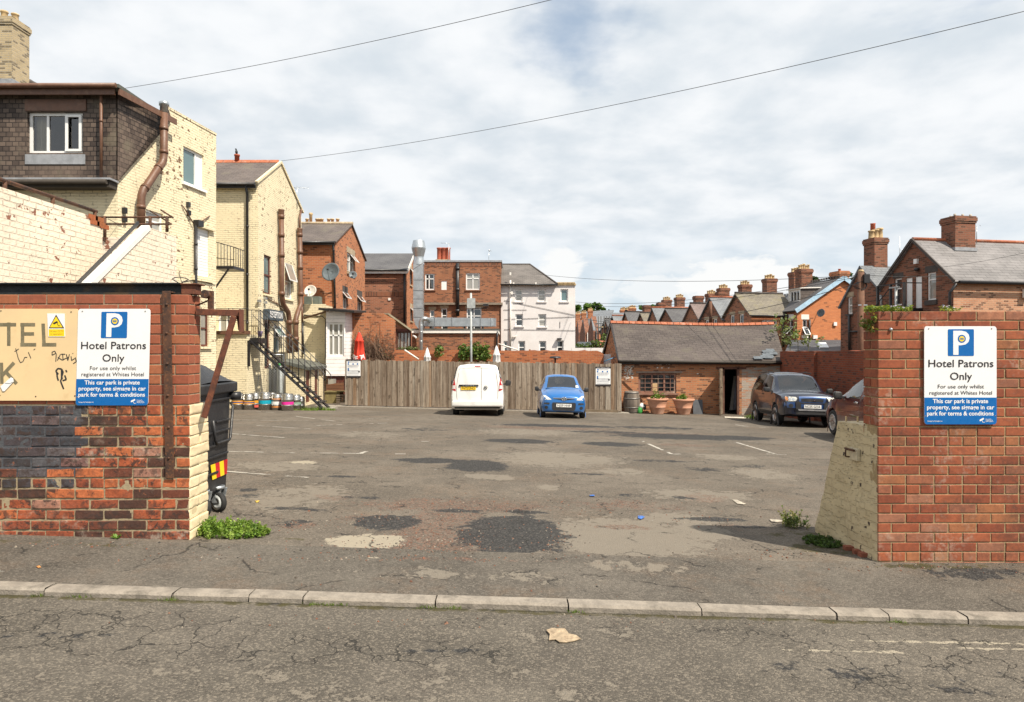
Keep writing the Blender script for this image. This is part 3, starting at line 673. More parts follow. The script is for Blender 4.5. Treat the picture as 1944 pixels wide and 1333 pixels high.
# ---- left wall
YL = 5.79
xr = XS(358, YL)                                     # right-hand corner
zt = ZS(558, YL); zm = ZS(768, YL)                   # top, and where new brick meets old
lw = thing('brick_wall', 'patched red brick gate wall with grey painted patch under the cream board', 'wall', (-4.0, 5.9, G(-4, 5.8)))
rnd = random.Random(21)
LEN = 4.2
xl = xr - LEN
def tone_new(x, z, hd, r):
 t = r.random(); c = mixc((0.34, 0.105, 0.055), (0.27, 0.078, 0.045), t)
 if r.random() < .12: c = mixc(c, (0.36, 0.13, 0.06), .7)
 return mixc(c, (0.38, 0.20, 0.13), r.random() * .12), 0.0
ng = (zt - zm) / 11
ub = MB(); lay(ub, (xl, YL + 0.012, 0), (1, 0, 0), (0, -1, 0), LEN, zm, 11, ng, tone_new, rnd, L=0.232, start='R')
lay(ub, (xr - 0.012, YL + 0.012, 0), (0, 1, 0), (1, 0, 0), 0.20, zm, 11, ng, tone_new, rnd, L=0.19, start='R', half_first=1)
lay(ub, (xr - 0.012, YL + 0.228, 0), (-1, 0, 0), (0, 1, 0), LEN - .012, zm, 11, ng, tone_new, rnd, L=0.232)
ub.build('upper_brickwork', COLB, lw)
mo = MB(); mo.box(xl, YL + 0.006, zm - 0.004, xr - 0.006, YL + 0.234, zt - 0.003, MC); mo.build('mortar', MORT, lw)
def zgl(x): return lerp(0.205, 0.118, (x - XS(0, YL)) / (xr - XS(0, YL)))
og = 0.0885; ncl = 13
z0l = zm - ncl * og
def tone_old(x, z, hd, r):
 wx = xl + x; t = r.random()
 c = mixc((0.44, 0.115, 0.048), (0.28, 0.075, 0.04), t)
 q = r.random()
 dk = noise.noise(Vector((wx * 2.2, z * 2.6, 4))) + (.75 if z < .56 else 0) + (.5 if .78 < z < .95 and wx > -3.3 else 0)
 if q < .06 + .22 * max(0, dk): c = (0.095, 0.045, 0.033)
 elif q < .16 + .3 * max(0, dk): c = (0.17, 0.058, 0.036)
 elif q < .44: c = (0.50, 0.15, 0.06)
 elif q < .54: c = mixc(c, (0.5, 0.36, 0.28), .4)
 ex = XS(155, YL) + 0.03 * (r.random() - .5); ez = ZS(912, YL)
 if wx < ex and z > ez - r.random() * .09 + (0.10 if r.random() < .3 else 0):
  k = r.random()
  g_ = (0.055, 0.06, 0.07) if k < .6 else (0.10, 0.105, 0.115)
  c = mixc(g_, c, .06 if k < .85 else .3)
  if k > .97: c = (0.42, 0.13, 0.05)
 return c, r.uniform(0.45, 1.0)
lb = MB(); lay(lb, (xl, YL + 0.004, 0), (1, 0, 0), (0, -1, 0), LEN + 0.012, z0l, ncl, og, tone_old, rnd, rough=1, L=0.232, j=0.0135, headers=(12, 5), start='R', dep=0.014)
sharp(lb.build('lower_brickwork', colattr('old_brick', 0.9, 34, 0.75, 0.8, 0.008, lime=.6, soot=.6, burn=.9), lw))
mo = MB(); mo.box(xl, YL - 0.003, z0l - .5, xr + 0.002, YL + 0.333, zm - 0.005, (0.36, 0.29, 0.185)); mo.box(xl, YL - .0055, ZS(905, YL), XS(155, YL), YL, zm - .006, (.085, .09, .10)); mo.build('old_mortar', MORT, lw)
lr = MB(); PAINTC = colattr('thick_cream_paint', 0.7, 16, 0.12, 0.7, 0.008)
def tone_cream(x, z, hd, r): return mixc((0.72, 0.60, 0.39), (0.64, 0.52, 0.33), r.random() * .5), r.uniform(.5, .9)
lay(lr, (xr + 0.004, YL - 0.006, 0), (0, 1, 0), (1, 0, 0), 0.345, z0l, ncl, og, tone_cream, rnd, rough=1, L=0.34, j=0.005, start='R', dep=0.014)
sharp(lr.build('painted_reveal', PAINTC, lw), 48)
mo = MB(); mo.box(xr + .003, YL + .002, z0l - .4, xr + .010, YL + .33, zm - .004, (0.60, 0.49, 0.30)); mo.build('painted_joints', PAINTC, lw)
bm_ = thing('steel_beam', 'dark steel beam lying along the top of the gate wall above the cream board', 'beam', (-4, 5.9, zt))
b = MB(); bz0, bz1 = zt + 0.004, zt + 0.10
b.box(xl, YL + .03, bz0, XS(338, YL), YL + .19, bz0 + .012); b.box(xl, YL + .10, bz0 + .012, XS(338, YL), YL + .112, bz1 - .012); b.box(xl, YL + .025, bz1 - .012, XS(338, YL), YL + .19, bz1)
b.build('girder', plain('oily_steel', (0.03, 0.034, 0.036), 0.5, 0.5, var=0.35, scale=4, dirt=(0.14, 0.085, 0.04), dirtamt=0.6), bm_)
b = MB(); b.box(XS(338, YL) + .002, YL + .05, zt + .004, XS(366, YL), YL + .16, zt + .085); b.box(XS(338, YL) + .002, YL + .03, zt + .085, XS(372, YL), YL + .18, zt + .095)
b.build('end_plate', RUSTB, bm_, bevel=.003)
b = MB(); k = [(XS(336, YL) + .05 * math.cos(t) * (1 + .3 * math.sin(3 * t)), YL + .06 + .03 * math.sin(2 * t), zt + .12 + .03 * math.sin(t)) for t in [i * .45 for i in range(15)]]
b.tube(k, .004, 6); b.build('wire_tie', BLACKP, bm_)
st = thing('iron_strap', 'rusty vertical iron strap bolted to the gate wall beside the blue parking sign', 'strap', (XS(321, YL), YL, ZS(907, YL)))
b = MB(); x0, x1 = XS(312, YL), XS(329, YL)
b.add([], []); b.bar((XS(318.5, YL), YL - .022, ZS(557, YL) + .02), (XS(325, YL), YL - .022, ZS(907, YL)), .072, .012, Vector((0, 1, 0)))
b.bar((XS(318.5, YL), YL - .024, zt + .016), (XS(318.5, YL), YL + .1, zt + .016), .072, .012)
b.build('strap_bar', RUST, st, bevel=.003)
for y in (578, 632, 690, 750, 810, 868):
 c = Vector((lerp(XS(318.5, YL), XS(325, YL), (y - 557) / 350) + random.Random(y).uniform(-.006, .006), YL - .026, ZS(y, YL)))
 b = MB(); b.lathe([(.012, 0), (.011, .009), (.004, .014)], c, 8, M=Matrix.Rotation(math.pi / 2, 3, 'X')); b.build('bolt', RUST, st)
hb = thing('gate_bracket', 'rusty iron gate bracket with a diagonal brace standing out from the left wall end', 'bracket', (xr, YL + .1, ZS(790, YL)))
yb = YL + .13
b = MB(); b.bar((xr + .01, yb, ZS(592, yb)), (XS(456, yb), yb, ZS(594, yb)), .05, .055); b.build('arm', RUSTB, hb, bevel=.003)
b = MB(); b.bar((XS(447, yb), yb - .03, ZS(600, yb)), (XS(390, yb), yb - .03, ZS(792, yb)), .05, .02, Vector((0, 1, 0))); b.build('brace', RUSTB, hb, bevel=.003)
b = MB(); b.prism([(XS(440, yb), yb + .035, ZS(587, yb)), (XS(459, yb), yb + .035, ZS(587, yb)), (XS(460, yb), yb + .035, ZS(632, yb)), (XS(449, yb), yb + .035, ZS(626, yb)), (XS(447, yb), yb + .035, ZS(608, yb))], (0, .008, 0))
b.box(XS(459, yb) - .004, yb - .05, ZS(630, yb), XS(459, yb) + .004, yb + .035, ZS(587, yb))
b.build('gusset_plate', RUSTB, hb)
b = MB(); c = Vector((XS(394, yb), yb - .02, ZS(559, yb)))
b.lathe([(.036, 0), (.037, .006), (.030, .012), (.030, .03), (.037, .036), (.036, .042)], c, 20, M=Matrix.Rotation(math.pi / 2, 3, 'X')); b.build('roller', RUST, hb)
b = MB(); b.box(XS(395, yb), yb - .01, ZS(586, yb), XS(404, yb), yb + .025, ZS(552, yb)); b.bar((xr - .02, yb, ZS(582, yb)), (XS(396, yb), yb, ZS(570, yb)), .012); b.build('roller_post', RUST, hb)
# ---- boards and signs
def rrect(x0, z0, x1, z1, r, k=5):
 pts = []
 for cx, cz, a0 in ((x1 - r, z0 + r, -90), (x1 - r, z1 - r, 0), (x0 + r, z1 - r, 90), (x0 + r, z0 + r, 180)):
  for i in range(k + 1):
   a = math.radians(a0 + 90 * i / k); pts.append((cx + r * math.cos(a), cz + r * math.sin(a)))
 return pts
SIGNW = plain('sign_white', (0.78, 0.78, 0.78), 0.35, var=0.02, scale=3, bump=0)
SIGNB = plain('sign_blue', (0.0, 0.115, 0.38), 0.35, var=0.03, bump=0)
SIGNK = plain('sign_black', (0.022, 0.018, 0.02), 0.5, bump=0)
SIGNY = plain('sign_yellow', (0.85, 0.60, 0.01), 0.4, var=0.03, bump=0)
SIGNBR = plain('sign_brown_letter', (0.40, 0.20, 0.02), 0.5, bump=0)
def parking_sign(px0, py0, px1, py1, Y, label, lean=0.0):
 x0, x1 = XS(px0, Y), XS(px1, Y); z0, z1 = ZS(py1, Y), ZS(py0, Y); w, h = x1 - x0, z1 - z0
 s = thing('parking_sign', label, 'sign', (x0 + w / 2, Y, z0), 0, 'parking signs on the gate walls')
 def q(u, v, off): return Vector((x0 + u * w + lean * (v - .5), Y - off, z1 - v * h))   # u right, v down, 0..1
 ux = Vector((1, 0, 0)); uz = Vector((lean / h * -1, 0, 1)).normalized() if lean else Zv
 def sheet(pts, off, th):
  b = MB(); b.prism([q(u, v, off) for u, v in pts], (0, -th, 0)); return b
 asp = w / h
 R = [(u, v) for u, v in rrect(0, 0, 1, 1, .035)]
 R = [(u, v) for u, v in R]
 sheet(R, 0, .006).build('panel', SIGNW, s)
 v0 = 0.727
 Rb = [(u, v) for u, v in R if v > v0]; Rb = sorted([p for p in R if p[1] > v0], key=lambda p: math.atan2(p[1] - .86, p[0] - .5))
 Rb = [(0, v0)] + [p for p in Rb if p[0] < .5][::-1] * 0 + []
 low = [p for p in R if p[1] > v0]
 lowl = sorted([p for p in low if p[0] < .5], key=lambda p: (p[1], p[0])); lowr = sorted([p for p in low if p[0] >= .5], key=lambda p: (-p[1], p[0]))
 sheet([(0, v0)] + lowl + lowr + [(1, v0)], .0065, .0012).build('blue_band', SIGNB, s)
 b = MB(); b.prism([q(u, v, .0065) for u, v in rrect(.325, .03, .685, .303, .012)], (0, -.0012, 0)); b.build('blue_square', SIGNB, s)
 b = MB(); text_mb(b, 'P', q(.51, .282, .0085), ux, uz, width=.225 * w, height=.232 * h, bold=.03); b.build('letter', SIGNW, s)
 bd = thing and MB(); cR = .056 * w; cc = q(.515, .128, .0095)
 bd.poly([cc + Vector((math.cos(a), 0, math.sin(a))) * cR for a in [i * math.pi / 14 for i in range(28)]]); em = bd.build('emblem', SIGNB, s)
 b = MB(); cc = q(.515, .128, .0103); b.poly([cc + Vector((math.cos(a), 0, math.sin(a))) * cR * .66 for a in [i * math.pi / 14 for i in range(28)]]); b.build('emblem_disc', SIGNY, em)
 b = MB(); cc = q(.515, .128, .0111)
 for i in range(3): b.poly([cc + Vector((x_, 0, (i - 1) * cR * .17 + z_)) for x_, z_ in ((-cR * .45, -cR * .05), (cR * .45, -cR * .05), (cR * .45, cR * .05), (-cR * .45, cR * .05))])
 b.build('emblem_mark', SIGNB, em)
 def line_(txt, u0, u1, v, col, bold, hgt, name='lettering'):
  b = MB(); text_mb(b, txt, q((u0 + u1) / 2, v, .0085), ux, uz, width=(u1 - u0) * w, height=hgt * h, bold=bold); b.build(name, col, s)
 line_('Hotel Patrons', .055, .955, .415, SIGNK, .008, .075)
 line_('Only', .355, .66, .545, SIGNK, .008, .075)
 line_('For use only whilst', .185, .825, .633, SIGNK, .0, .040)
 line_('registered at Whites Hotel', .07, .935, .697, SIGNK, .0, .040)
 line_('This car park is private', .115, .88, .783, SIGNW, .018, .042)
 line_('property, see signage in car', .035, .965, .846, SIGNW, .018, .042)
 line_('park for terms & conditions', .035, .955, .909, SIGNW, .018, .042)
 line_('Managed by ParkingEye Ltd', .04, .245, .972, SIGNW, .01, .011, 'small_print')
 line_('Car park', .845, .92, .951, SIGNW, .01, .010, 'small_print'); line_('monitored by', .845, .945, .963, SIGNW, .01, .010, 'small_print'); line_('ANPR systems', .845, .95, .975, SIGNW, .01, .010, 'small_print')
 b = MB(); b.poly([q(u, v, .0085) for u, v in ((.76, .965), (.765, .952), (.815, .933), (.825, .947), (.775, .968))]); b.poly([q(u, v, .0085) for u, v in ((.795, .962), (.80, .96), (.81, .978), (.835, .976), (.835, .98), (.805, .982))]); b.build('camera_symbol', SIGNW, s)
 for u, v in ((.06, .025), (.93, .025), (.015, .915), (.985, .915)):
  b = MB(); b.lathe([(.006, 0), (.005, .003)], q(u, v, .006), 8, M=Matrix.Rotation(math.pi / 2, 3, 'X')); b.build('screw', STEEL, s)
 return s
parking_sign(147, 586, 284, 769, YL - .012, 'blue and white parking sign between the cream board and the rusty iron strap', lean=-.02)
YR = 5.68
parking_sign(1754, 619, 1891, 805, YR - .014, 'blue and white parking sign on the plain red brick pier right of the entrance')
bd = thing('name_board', 'faded cream hotel name board screwed to the gate wall, scrawled with black tags', 'board', (-4, YL, ZS(760, YL)))
yb = YL - .004
b = MB(); b.prism([(v[0], yb, v[1]) for v in rrect(XS(-260, YL), ZS(760, YL), XS(150, YL), ZS(586, YL), .02)], (0, -.009, 0))
m, N = newmat('faded_cream_board'); co = objco(N); a_ = N.noise(co, 2.2, 5, .6)
finish(N, N.mix(N.ss(N.noise(co, 7, 5, .6), .55, .75, 0, .35), N.mix(N.ss(a_, .35, .7), (0.74, 0.55, 0.30), (0.66, 0.49, 0.28)), (0.52, 0.36, 0.18)), 0.55)
b.build('panel', m, bd)
OLIVE = plain('olive_lettering', (0.17, 0.145, 0.085), 0.6, var=0.25, scale=9)
def strokes(segs, w, mat, name='lettering', y=None):
 b = MB(); yy = (y or yb - .0105)
 for s_ in segs:
  for (p0, p1) in zip(s_, s_[1:]):
   A = Vector((XS(p0[0], YL), yy, ZS(p0[1], YL))); B = Vector((XS(p1[0], YL), yy, ZS(p1[1], YL))); d = (B - A)
   if d.length < 1e-5: continue
   sd = Vector((-d.z, 0, d.x)).normalized() * w / 2
   b.poly([A - sd, B - sd, B + sd, A + sd]); yy -= 0.00003
 return b.build(name, mat, bd)
lw_ = .029
strokes([[(2, 616), (33, 616)], [(19, 612), (19, 656)]], lw_, OLIVE); strokes([[(45, 613), (45, 657)], [(41, 616), (69, 616)], [(45, 633.5), (67, 633.5)], [(41, 654), (71, 654)]], lw_, OLIVE)
strokes([[(84, 614), (86, 657)], [(82, 654), (109, 654)]], lw_, OLIVE); strokes([[(5, 688), (6, 728)], [(29, 688), (7, 712)], [(13, 705), (34, 728)]], lw_, OLIVE)
INK = plain('tag_ink', (0.02, 0.02, 0.022), .6, bump=0)
strokes([[(30, 667), (38, 662)], [(32, 661), (37, 680), (41, 688), (46, 686), (49, 678), (54, 678)], [(56, 668), (61, 680)], [(66, 664), (69, 662)]], .006, INK, 'graffiti')
strokes([[(107, 671), (101, 674), (101, 668), (106, 666), (109, 672), (108, 686)], [(111, 684), (117, 672)], [(112, 678), (120, 683), (132, 678)], [(121, 671), (122, 684)], [(118, 672), (126, 672)], [(128, 672), (131, 684), (134, 672)], [(137, 676), (138, 684), (144, 680)], [(140, 670), (141, 671)], [(145, 678), (147, 686), (141, 690)]], .007, INK, 'graffiti')
strokes([[(113, 710), (108, 704), (112, 699), (119, 700), (122, 706), (119, 716)], [(119, 700), (119, 720)], [(121, 716), (117, 722), (119, 728), (123, 738)], [(121, 722), (128, 720), (125, 712)], [(127, 702), (129, 706)], [(110, 706), (111, 716), (113, 722)]], .013, INK, 'graffiti')
for x, y in ((137, 592), (2, 750), (70, 752), (144, 751), (4, 590)):
 b = MB(); b.lathe([(.006, 0), (.005, .003)], (XS(x, YL), yb - .009, ZS(y, YL)), 8, M=Matrix.Rotation(math.pi / 2, 3, 'X')); b.build('screw', RUST, bd)
b = MB(); pts = [(4, 733), (10, 728), (24, 716), (28, 718), (29, 724), (12, 742), (8, 742)]
b.prism([(XS(x, YL), yb - .014, ZS(y, YL)) for x, y in pts], (0, -.002, 0)); b.prism([(XS(x, YL), yb - .017, ZS(y, YL)) for x, y in ((13, 726), (23, 717), (28, 719), (28, 724), (22, 727))], (0, -.003, 0)); tag(b.build('torn_paper', WHITE), 'torn white paper stuck on the cream board below its lettering', 'paper')
cs = thing('warning_sign', 'small yellow and white camera warning sign on the corner of the cream board', 'sign', (XS(109, YL), yb, ZS(639, YL)))
y_ = yb - .0105
def onL(pts, off): return [(XS(x, YL), y_ - off, ZS(y, YL)) for x, y in pts]
b = MB(); b.prism(onL([(92, 595), (125, 595), (126, 639), (94, 639)], 0), (0, -.002, 0)); b.build('panel', SIGNW, cs)
b = MB(); b.poly(onL([(109, 597), (124.5, 623), (95, 623)], .0028)); b.build('black_border', SIGNK, cs)
b = MB(); b.poly(onL([(109, 600.5), (121.5, 621.2), (97.5, 621.2)], .0034)); b.build('yellow_triangle', SIGNY, cs)
b = MB(); b.poly(onL([(103, 613), (111, 609), (113, 612), (105, 616)], .004)); b.poly(onL([(111, 613), (112, 613), (114, 618), (117, 617.5), (117, 618.7), (113, 619)], .004)); b.build('camera_symbol', SIGNK, cs)
b = MB(); b.poly(onL([(95, 624.5), (124.5, 624.5), (124.8, 638), (95.3, 638)], .0028)); b.build('yellow_panel', SIGNY, cs)
b = MB()
text_mb(b, '24 hour CCTV', (XS(110, YL), y_ - .0034, ZS(630.2, YL)), (1, 0, 0), Zv, width=.118, height=.016); text_mb(b, 'in operation', (XS(110, YL), y_ - .0034, ZS(635.2, YL)), (1, 0, 0), Zv, width=.10, height=.014); b.build('lettering', SIGNBR, cs)
# ---- right wall
rw = thing('brick_wall', 'clean red brick pier wall right of the entrance with a battered cream painted end', 'wall', (4.5, 5.8, 0))
xe = XS(1667, YR); ztr = ZS(590, YR); zb = ZS(1066, YR); nC = 26; gg = (ztr - zb) / nC; zb -= gg; nC += 1; LENR = 4.2
rnd = random.Random(33)
def tone_r(x, z, hd, r):
 c = mixc((0.35, 0.108, 0.052), (0.25, 0.07, 0.038), r.random())
 if r.random() < .10: c = mixc(c, (0.36, 0.15, 0.07), .8)
 lowk = max(0, 1 - (z - zb) / 1.2)
 if r.random() < .08 + .22 * lowk: c = mixc(c, (0.46, 0.30, 0.20), r.uniform(.1, .35))
 return c, 0.0
ub = MB(); lay(ub, (xe, YR + .012, 0), (1, 0, 0), (0, -1, 0), LENR, zb, nC, gg, tone_r, rnd, L=0.226, headers=(1, 8, 13), half_first=1)
z107 = ZS(815, YR); k0 = round((z107 - zb) / gg)
lay(ub, (xe + .012, YR + .235, 0), (0, -1, 0), (-1, 0, 0), 0.223, zb + k0 * gg, nC - k0, gg, tone_r, rnd, L=0.226, start='L', half_first=1)
lay(ub, (xe + LENR, YR + .228, 0), (-1, 0, 0), (0, 1, 0), LENR, zb + 13 * gg, nC - 13, gg, tone_r, rnd, L=0.226)
RB = colattr('pier_brick', 0.85, 26, 0.5, 0.5, 0.005, lime=.36, soot=.5, burn=.22)
ub.build('brickwork', RB, rw)
mo = MB(); mo.box(xe + .007, YR + .0055, zb - .4, xe + LENR, YR + .224, ztr - .004, (0.36, 0.27, 0.15)); mo.build('mortar', MORT, rw)
# painted battered end: courses of thick paint over masonry
CREAMS = painted_brick('dull_cream_paint', (0.52, 0.43, 0.27), under=(0.08, 0.06, 0.05), peel=0.705, soot=0.5, joint=0.75, peelscale=6.0, cracks=.05)
pb_ = MB(); zk = zb + k0 * gg - .004
prof = [(YR + .006, zb - .5), (6.74, zb - .5), (6.70, .10), (6.60, .35), (6.50, .62), (6.40, .88), (6.36, 1.04), (6.30, zk + .05), (YR + .235, zk + .05), (YR + .235, zk), (YR + .006, zk)]
r2 = random.Random(8)
# face divided into a grid so that paint and masonry swell
ny, nz_ = 26, 34
def bat(z):
 zz = [(-1, 6.76), (.02, 6.74), (.10, 6.70), (.35, 6.60), (.62, 6.50), (.88, 6.40), (1.04, 6.35), (2, 6.3)]
 for (a, ya), (b2, yb2) in zip(zz, zz[1:]):
  if z <= b2: return lerp(ya, yb2, (z - a) / (b2 - a))
P_ = []; fs = []
for j in range(nz_ + 1):
 for i in range(ny + 1):
  z = lerp(zb - .35, zk - (.015 if i > 8 else 0), j / nz_); y = lerp(YR + .004, bat(z), i / ny)
  X = xe + .010 - (y - YR) * .045 - .018 * (1 - max(0, z))
  q = Vector((X, y, z))
  X += noise.fractal(q * 6, 1, 2, 4) * .014 + noise.noise(q * 2) * .012
  if i == 0: X = xe + .006 + noise.noise(q * 12) * .004
  P_.append((X, y + (noise.noise(q * 8) * .012 if i == ny else 0), z + (noise.noise(q * 5) * .012 if j == nz_ else 0)))
for j in range(nz_):
 for i in range(ny): a = j * (ny + 1) + i; fs.append([a, a + ny + 1, a + ny + 2, a + 1])
pb_.add(P_, fs, None, True)
top = [nz_ * (ny + 1) + i for i in range(ny + 1)]
# top and far side, closing back into the wall
Q = [];
for i in range(ny + 1):
 p = P_[nz_ * (ny + 1) + i]; Q.append((p[0] + .36, p[1], p[2] + noise.noise(Vector(p) * 7) * .02))
pb_.add([P_[t] for t in top] + Q, [[i, i + ny + 1, i + ny + 2, i + 1] for i in range(9, ny)])
far = [P_[j * (ny + 1) + ny] for j in range(nz_ + 1)]
pb_.add(far + [(p[0] + .36, p[1], p[2]) for p in far], [[j, j + nz_ + 1, j + nz_ + 2, j + 1] for j in range(nz_)])
pb_.build('painted_buttress', CREAMS, rw)
lp = MB(); yl_ = 6.02; xl_ = xe - .03
lp.box(xl_ - .012, yl_ - .07, ZS(873, yl_), xl_ + .02, yl_ + .06, ZS(850, yl_)); lp.build('latch_plate', plain('painted_plate', (0.50, 0.43, 0.30), 0.5, dirt=(0.1, 0.06, 0.03), dirtamt=.6), rw, bevel=.004)
lp = MB(); lp.tube([(xl_ - .02, yl_ + .04, ZS(868, yl_)), (xl_ - .055, yl_ + .04, ZS(867, yl_)), (xl_ - .055, yl_ + .04, ZS(855, yl_)), (xl_ - .02, yl_ + .04, ZS(854, yl_))], .007, 6); lp.bar((xl_ - .03, yl_ - .06, ZS(853.5, yl_)), (xl_ - .03, yl_ + .1, ZS(853.5, yl_)), .016); lp.build('latch', RUST, rw)
lp = MB()
for x in (1607, 1629): yy = 6.25; lp.box(XS(x, yy) - .006, yy, ZS(800, yy), XS(x, yy) + .006, yy + .012, ZS(792, yy) + .01)
lp.build('pegs', plain('pale_wood', (0.55, 0.42, 0.24), .8), rw)
lp = MB(); c = Vector((XS(1690.5, YR), YR, ZS(625, YR))); lp.lathe([(.016, 0), (.013, .012), (.007, .02)], c, 14, M=Matrix.Rotation(math.pi / 2, 3, 'X')); lp.build('bolt', GALV, rw)
rub = MB(); r2 = random.Random(3)
for x, y in ((1622, 1052), (1635, 1058), (1605, 1045)):
 c = ground_at(x, y); a = r2.uniform(-.3, .3); rub.obox(c + Vector((0, 0, -.01)), (.12 * math.cos(a), .12 * math.sin(a), 0), (-.06 * math.sin(a), .06 * math.cos(a), 0), (0, 0, .045), (0.26, 0.09, 0.055))
tag(rub.build('brick_rubble', COLB), 'broken brick pieces lying at the foot of the painted wall end', 'rubble')
# ------------------------------------------------------------------ building helpers
def facade(name, mat, parent, pl, poly, holes=(), depth=0.12, reveal=None, skin=0.0):
 """wall face on a Plane from an outline in (s, z) with openings (s0, z0, s1, z1) cut through it, with reveals"""
 b = MB()
 loops = [[Vector((s, z, 0)) for s, z in poly]] + [[Vector(p + (0,)) for p in ((h[0], h[1]), (h[0], h[3]), (h[2], h[3]), (h[2], h[1]))] for h in holes]
 flat = [p for l in loops for p in l]
 tris = geometry.tessellate_polygon(loops)
 pts = [pl.w(p.x, p.y, skin) for p in flat]; fs = []
 for t in tris:
  t = list(t); nn = (pts[t[1]] - pts[t[0]]).cross(pts[t[2]] - pts[t[0]])
  if nn.length < 1e-9: continue
  fs.append(t if nn.dot(pl.n) > 0 else t[::-1])
 b.add(pts, fs)
 for (a, z0, c, z1) in holes:
  f = [pl.w(a, z0, skin), pl.w(c, z0, skin), pl.w(c, z1, skin), pl.w(a, z1, skin)]; k = [p - pl.n * depth for p in f]
  b.add(f + k, [[0, 1, 5, 4], [1, 2, 6, 5], [2, 3, 7, 6], [3, 0, 4, 7]])
 o = b.build(name, mat, parent)
 return o
def pr(pl, x0, y0, x1, y1):
 """opening on a plane measured by pixels: left x0 with top y0 and bottom y1 there, right x1"""
 s0, zt = pl.sz(x0, y0); _, zb = pl.sz(x0, y1); s1, _ = pl.sz(x1, y0)
 if s0 > s1: s0, s1 = s1, s0
 return (s0, zb, s1, zt)
def window(parent, pl, h, frame=None, pane=None, mull=(), trans=(), fw=0.06, depth=0.10, sill=None, lintel=None, tilt=None, off=0.0, lh=0.16, open_rect=None, sillh=0.08):
 """framed window in opening h; mull / trans are fractions of width / height from the left / bottom"""
 frame = frame or WHITE; pane = pane or GLASS
 a, z0, c, z1 = h; b = MB(); w, hh = c - a, z1 - z0
 D = off - depth * 0.62
 def bar(s0, t0, s1, t1, th=0.05, o_=0.0):
  p = pl.w(s0, t0, D + o_); b.obox(p - pl.n * th, pl.u * (s1 - s0), Vector((0, 0, t1 - t0)), pl.n * th)
 bar(a, z0, a + fw, z1); bar(c - fw, z0, c, z1); bar(a + fw, z0, c - fw, z0 + fw); bar(a + fw, z1 - fw, c - fw, z1)
 for m_ in mull: bar(a + w * m_ - fw * .4, z0 + fw, a + w * m_ + fw * .4, z1 - fw, .045)
 for t_ in trans: bar(a + fw, z0 + hh * t_ - fw * .4, c - fw, z0 + hh * t_ + fw * .4, .04)
 f = b.build('window', frame, parent)
 g = MB(); o_ = D - .035; g.poly([pl.w(a + fw * .5, z0 + fw * .5, o_), pl.w(c - fw * .5, z0 + fw * .5, o_), pl.w(c - fw * .5, z1 - fw * .5, o_), pl.w(a + fw * .5, z1 - fw * .5, o_)]); g.build('pane', pane, f)
 if sill:
  s = MB(); p = pl.w(a - .08, z0 - sillh, .0); s.obox(p - pl.n * .06, pl.u * (w + .16), Vector((0, 0, sillh - .003)), pl.n * .13); s.build('sill', sill, f)
 if lintel:
  s = MB(); p = pl.w(a - .10, z1 + .003, .0); s.obox(p - pl.n * .05, pl.u * (w + .20), Vector((0, 0, lh)), pl.n * .056); s.build('lintel', lintel, f)
 if open_rect:   # a vent pushed open at its foot: (s fraction 0, z fraction 0, s1, z1, swing metres)
  u0, t0, u1, t1, sw = open_rect; s = MB()
  A, B_ = a + w * u0, a + w * u1; Z0, Z1 = z0 + hh * t0, z0 + hh * t1
  tl, tr = pl.w(A, Z1, off - .02), pl.w(B_, Z1, off - .02); bl, br = pl.w(A, Z0 + sw * .15, off + sw), pl.w(B_, Z0 + sw * .15, off + sw)
  for p, q in ((tl, tr), (bl, br), (tl, bl), (tr, br)): s.bar(p, q, fw * .8, .03, pl.n)
  v = s.build('vent', frame, f); s = MB(); s.poly([bl, br, tr, tl]); s.build('vent_pane', pane, f)
 return f
def roof_quad(mb, pts, th=0.06):
 pts = [Vector(p) for p in pts]; nn = (pts[1] - pts[0]).cross(pts[2] - pts[0]).normalized()
 if nn.z < 0: pts = pts[::-1]; nn = -nn
 mb.prism(pts, -nn * th); return mb
def pipe(parent, pts, r, mat, name='drainpipe', collars=(), k=10):
 b = MB(); b.tube(pts, r, k)
 L = 0
 for t in collars:
  i = int(t); p = Vector(pts[i]).lerp(Vector(pts[i + 1]), t - i); d = (Vector(pts[i + 1]) - Vector(pts[i])).normalized()
  b.tube([p - d * r * .8, p + d * r * .8], r * 1.22, k)
 return b.build(name, mat, parent)
def chimney(parent, c, wx, wy, z0, z1, ang, mat, pots=4, potmat=None, corb=2, name='chimney', poth=.32, potr=.09, flash=True):
 """stack with corbelled head and a row of pots; ang = direction of its long side"""
 u = Vector((math.cos(ang), math.sin(ang), 0)); v = Vector((-u.y, u.x, 0)); c = Vector((c[0], c[1], 0)); b = MB()
 def blk(w, d, a, t): b.obox(c - u * w / 2 - v * d / 2 + Vector((0, 0, a)), u * w, v * d, Vector((0, 0, t - a)))
 hh = z1 - z0
 blk(wx, wy, z0, z1 - .30); blk(wx + .06, wy + .06, z1 - .30, z1 - .22); blk(wx + .11, wy + .11, z1 - .22, z1 - .06); blk(wx + .05, wy + .05, z1 - .06, z1)
 o = b.build(name, mat, parent)
 if pots:
  for i in range(pots):
   q = c + u * ((i + .5) / pots - .5) * (wx - .02); b = MB(); h = poth * (1 + .15 * ((i * 7) % 3 - 1))
   b.lathe([(potr * 1.05, 0), (potr * .92, h * .1), (potr * .82, h * .8), (potr * 1.05, h * .86), (potr * 1.0, h), (potr * .7, h), (potr * .7, h * .6)], q + Vector((0, 0, z1)), 10)
   b.build('chimney_pot', potmat or POTBUFF, o)
 if flash:
  b = MB(); b.obox(c - u * (wx / 2 + .05) - v * (wy / 2 + .05) + Vector((0, 0, z0 + hh * .0)), u * (wx + .1), v * (wy + .1), Vector((0, 0, hh * .10))); b.build('flashing', LEAD, o)
 return o
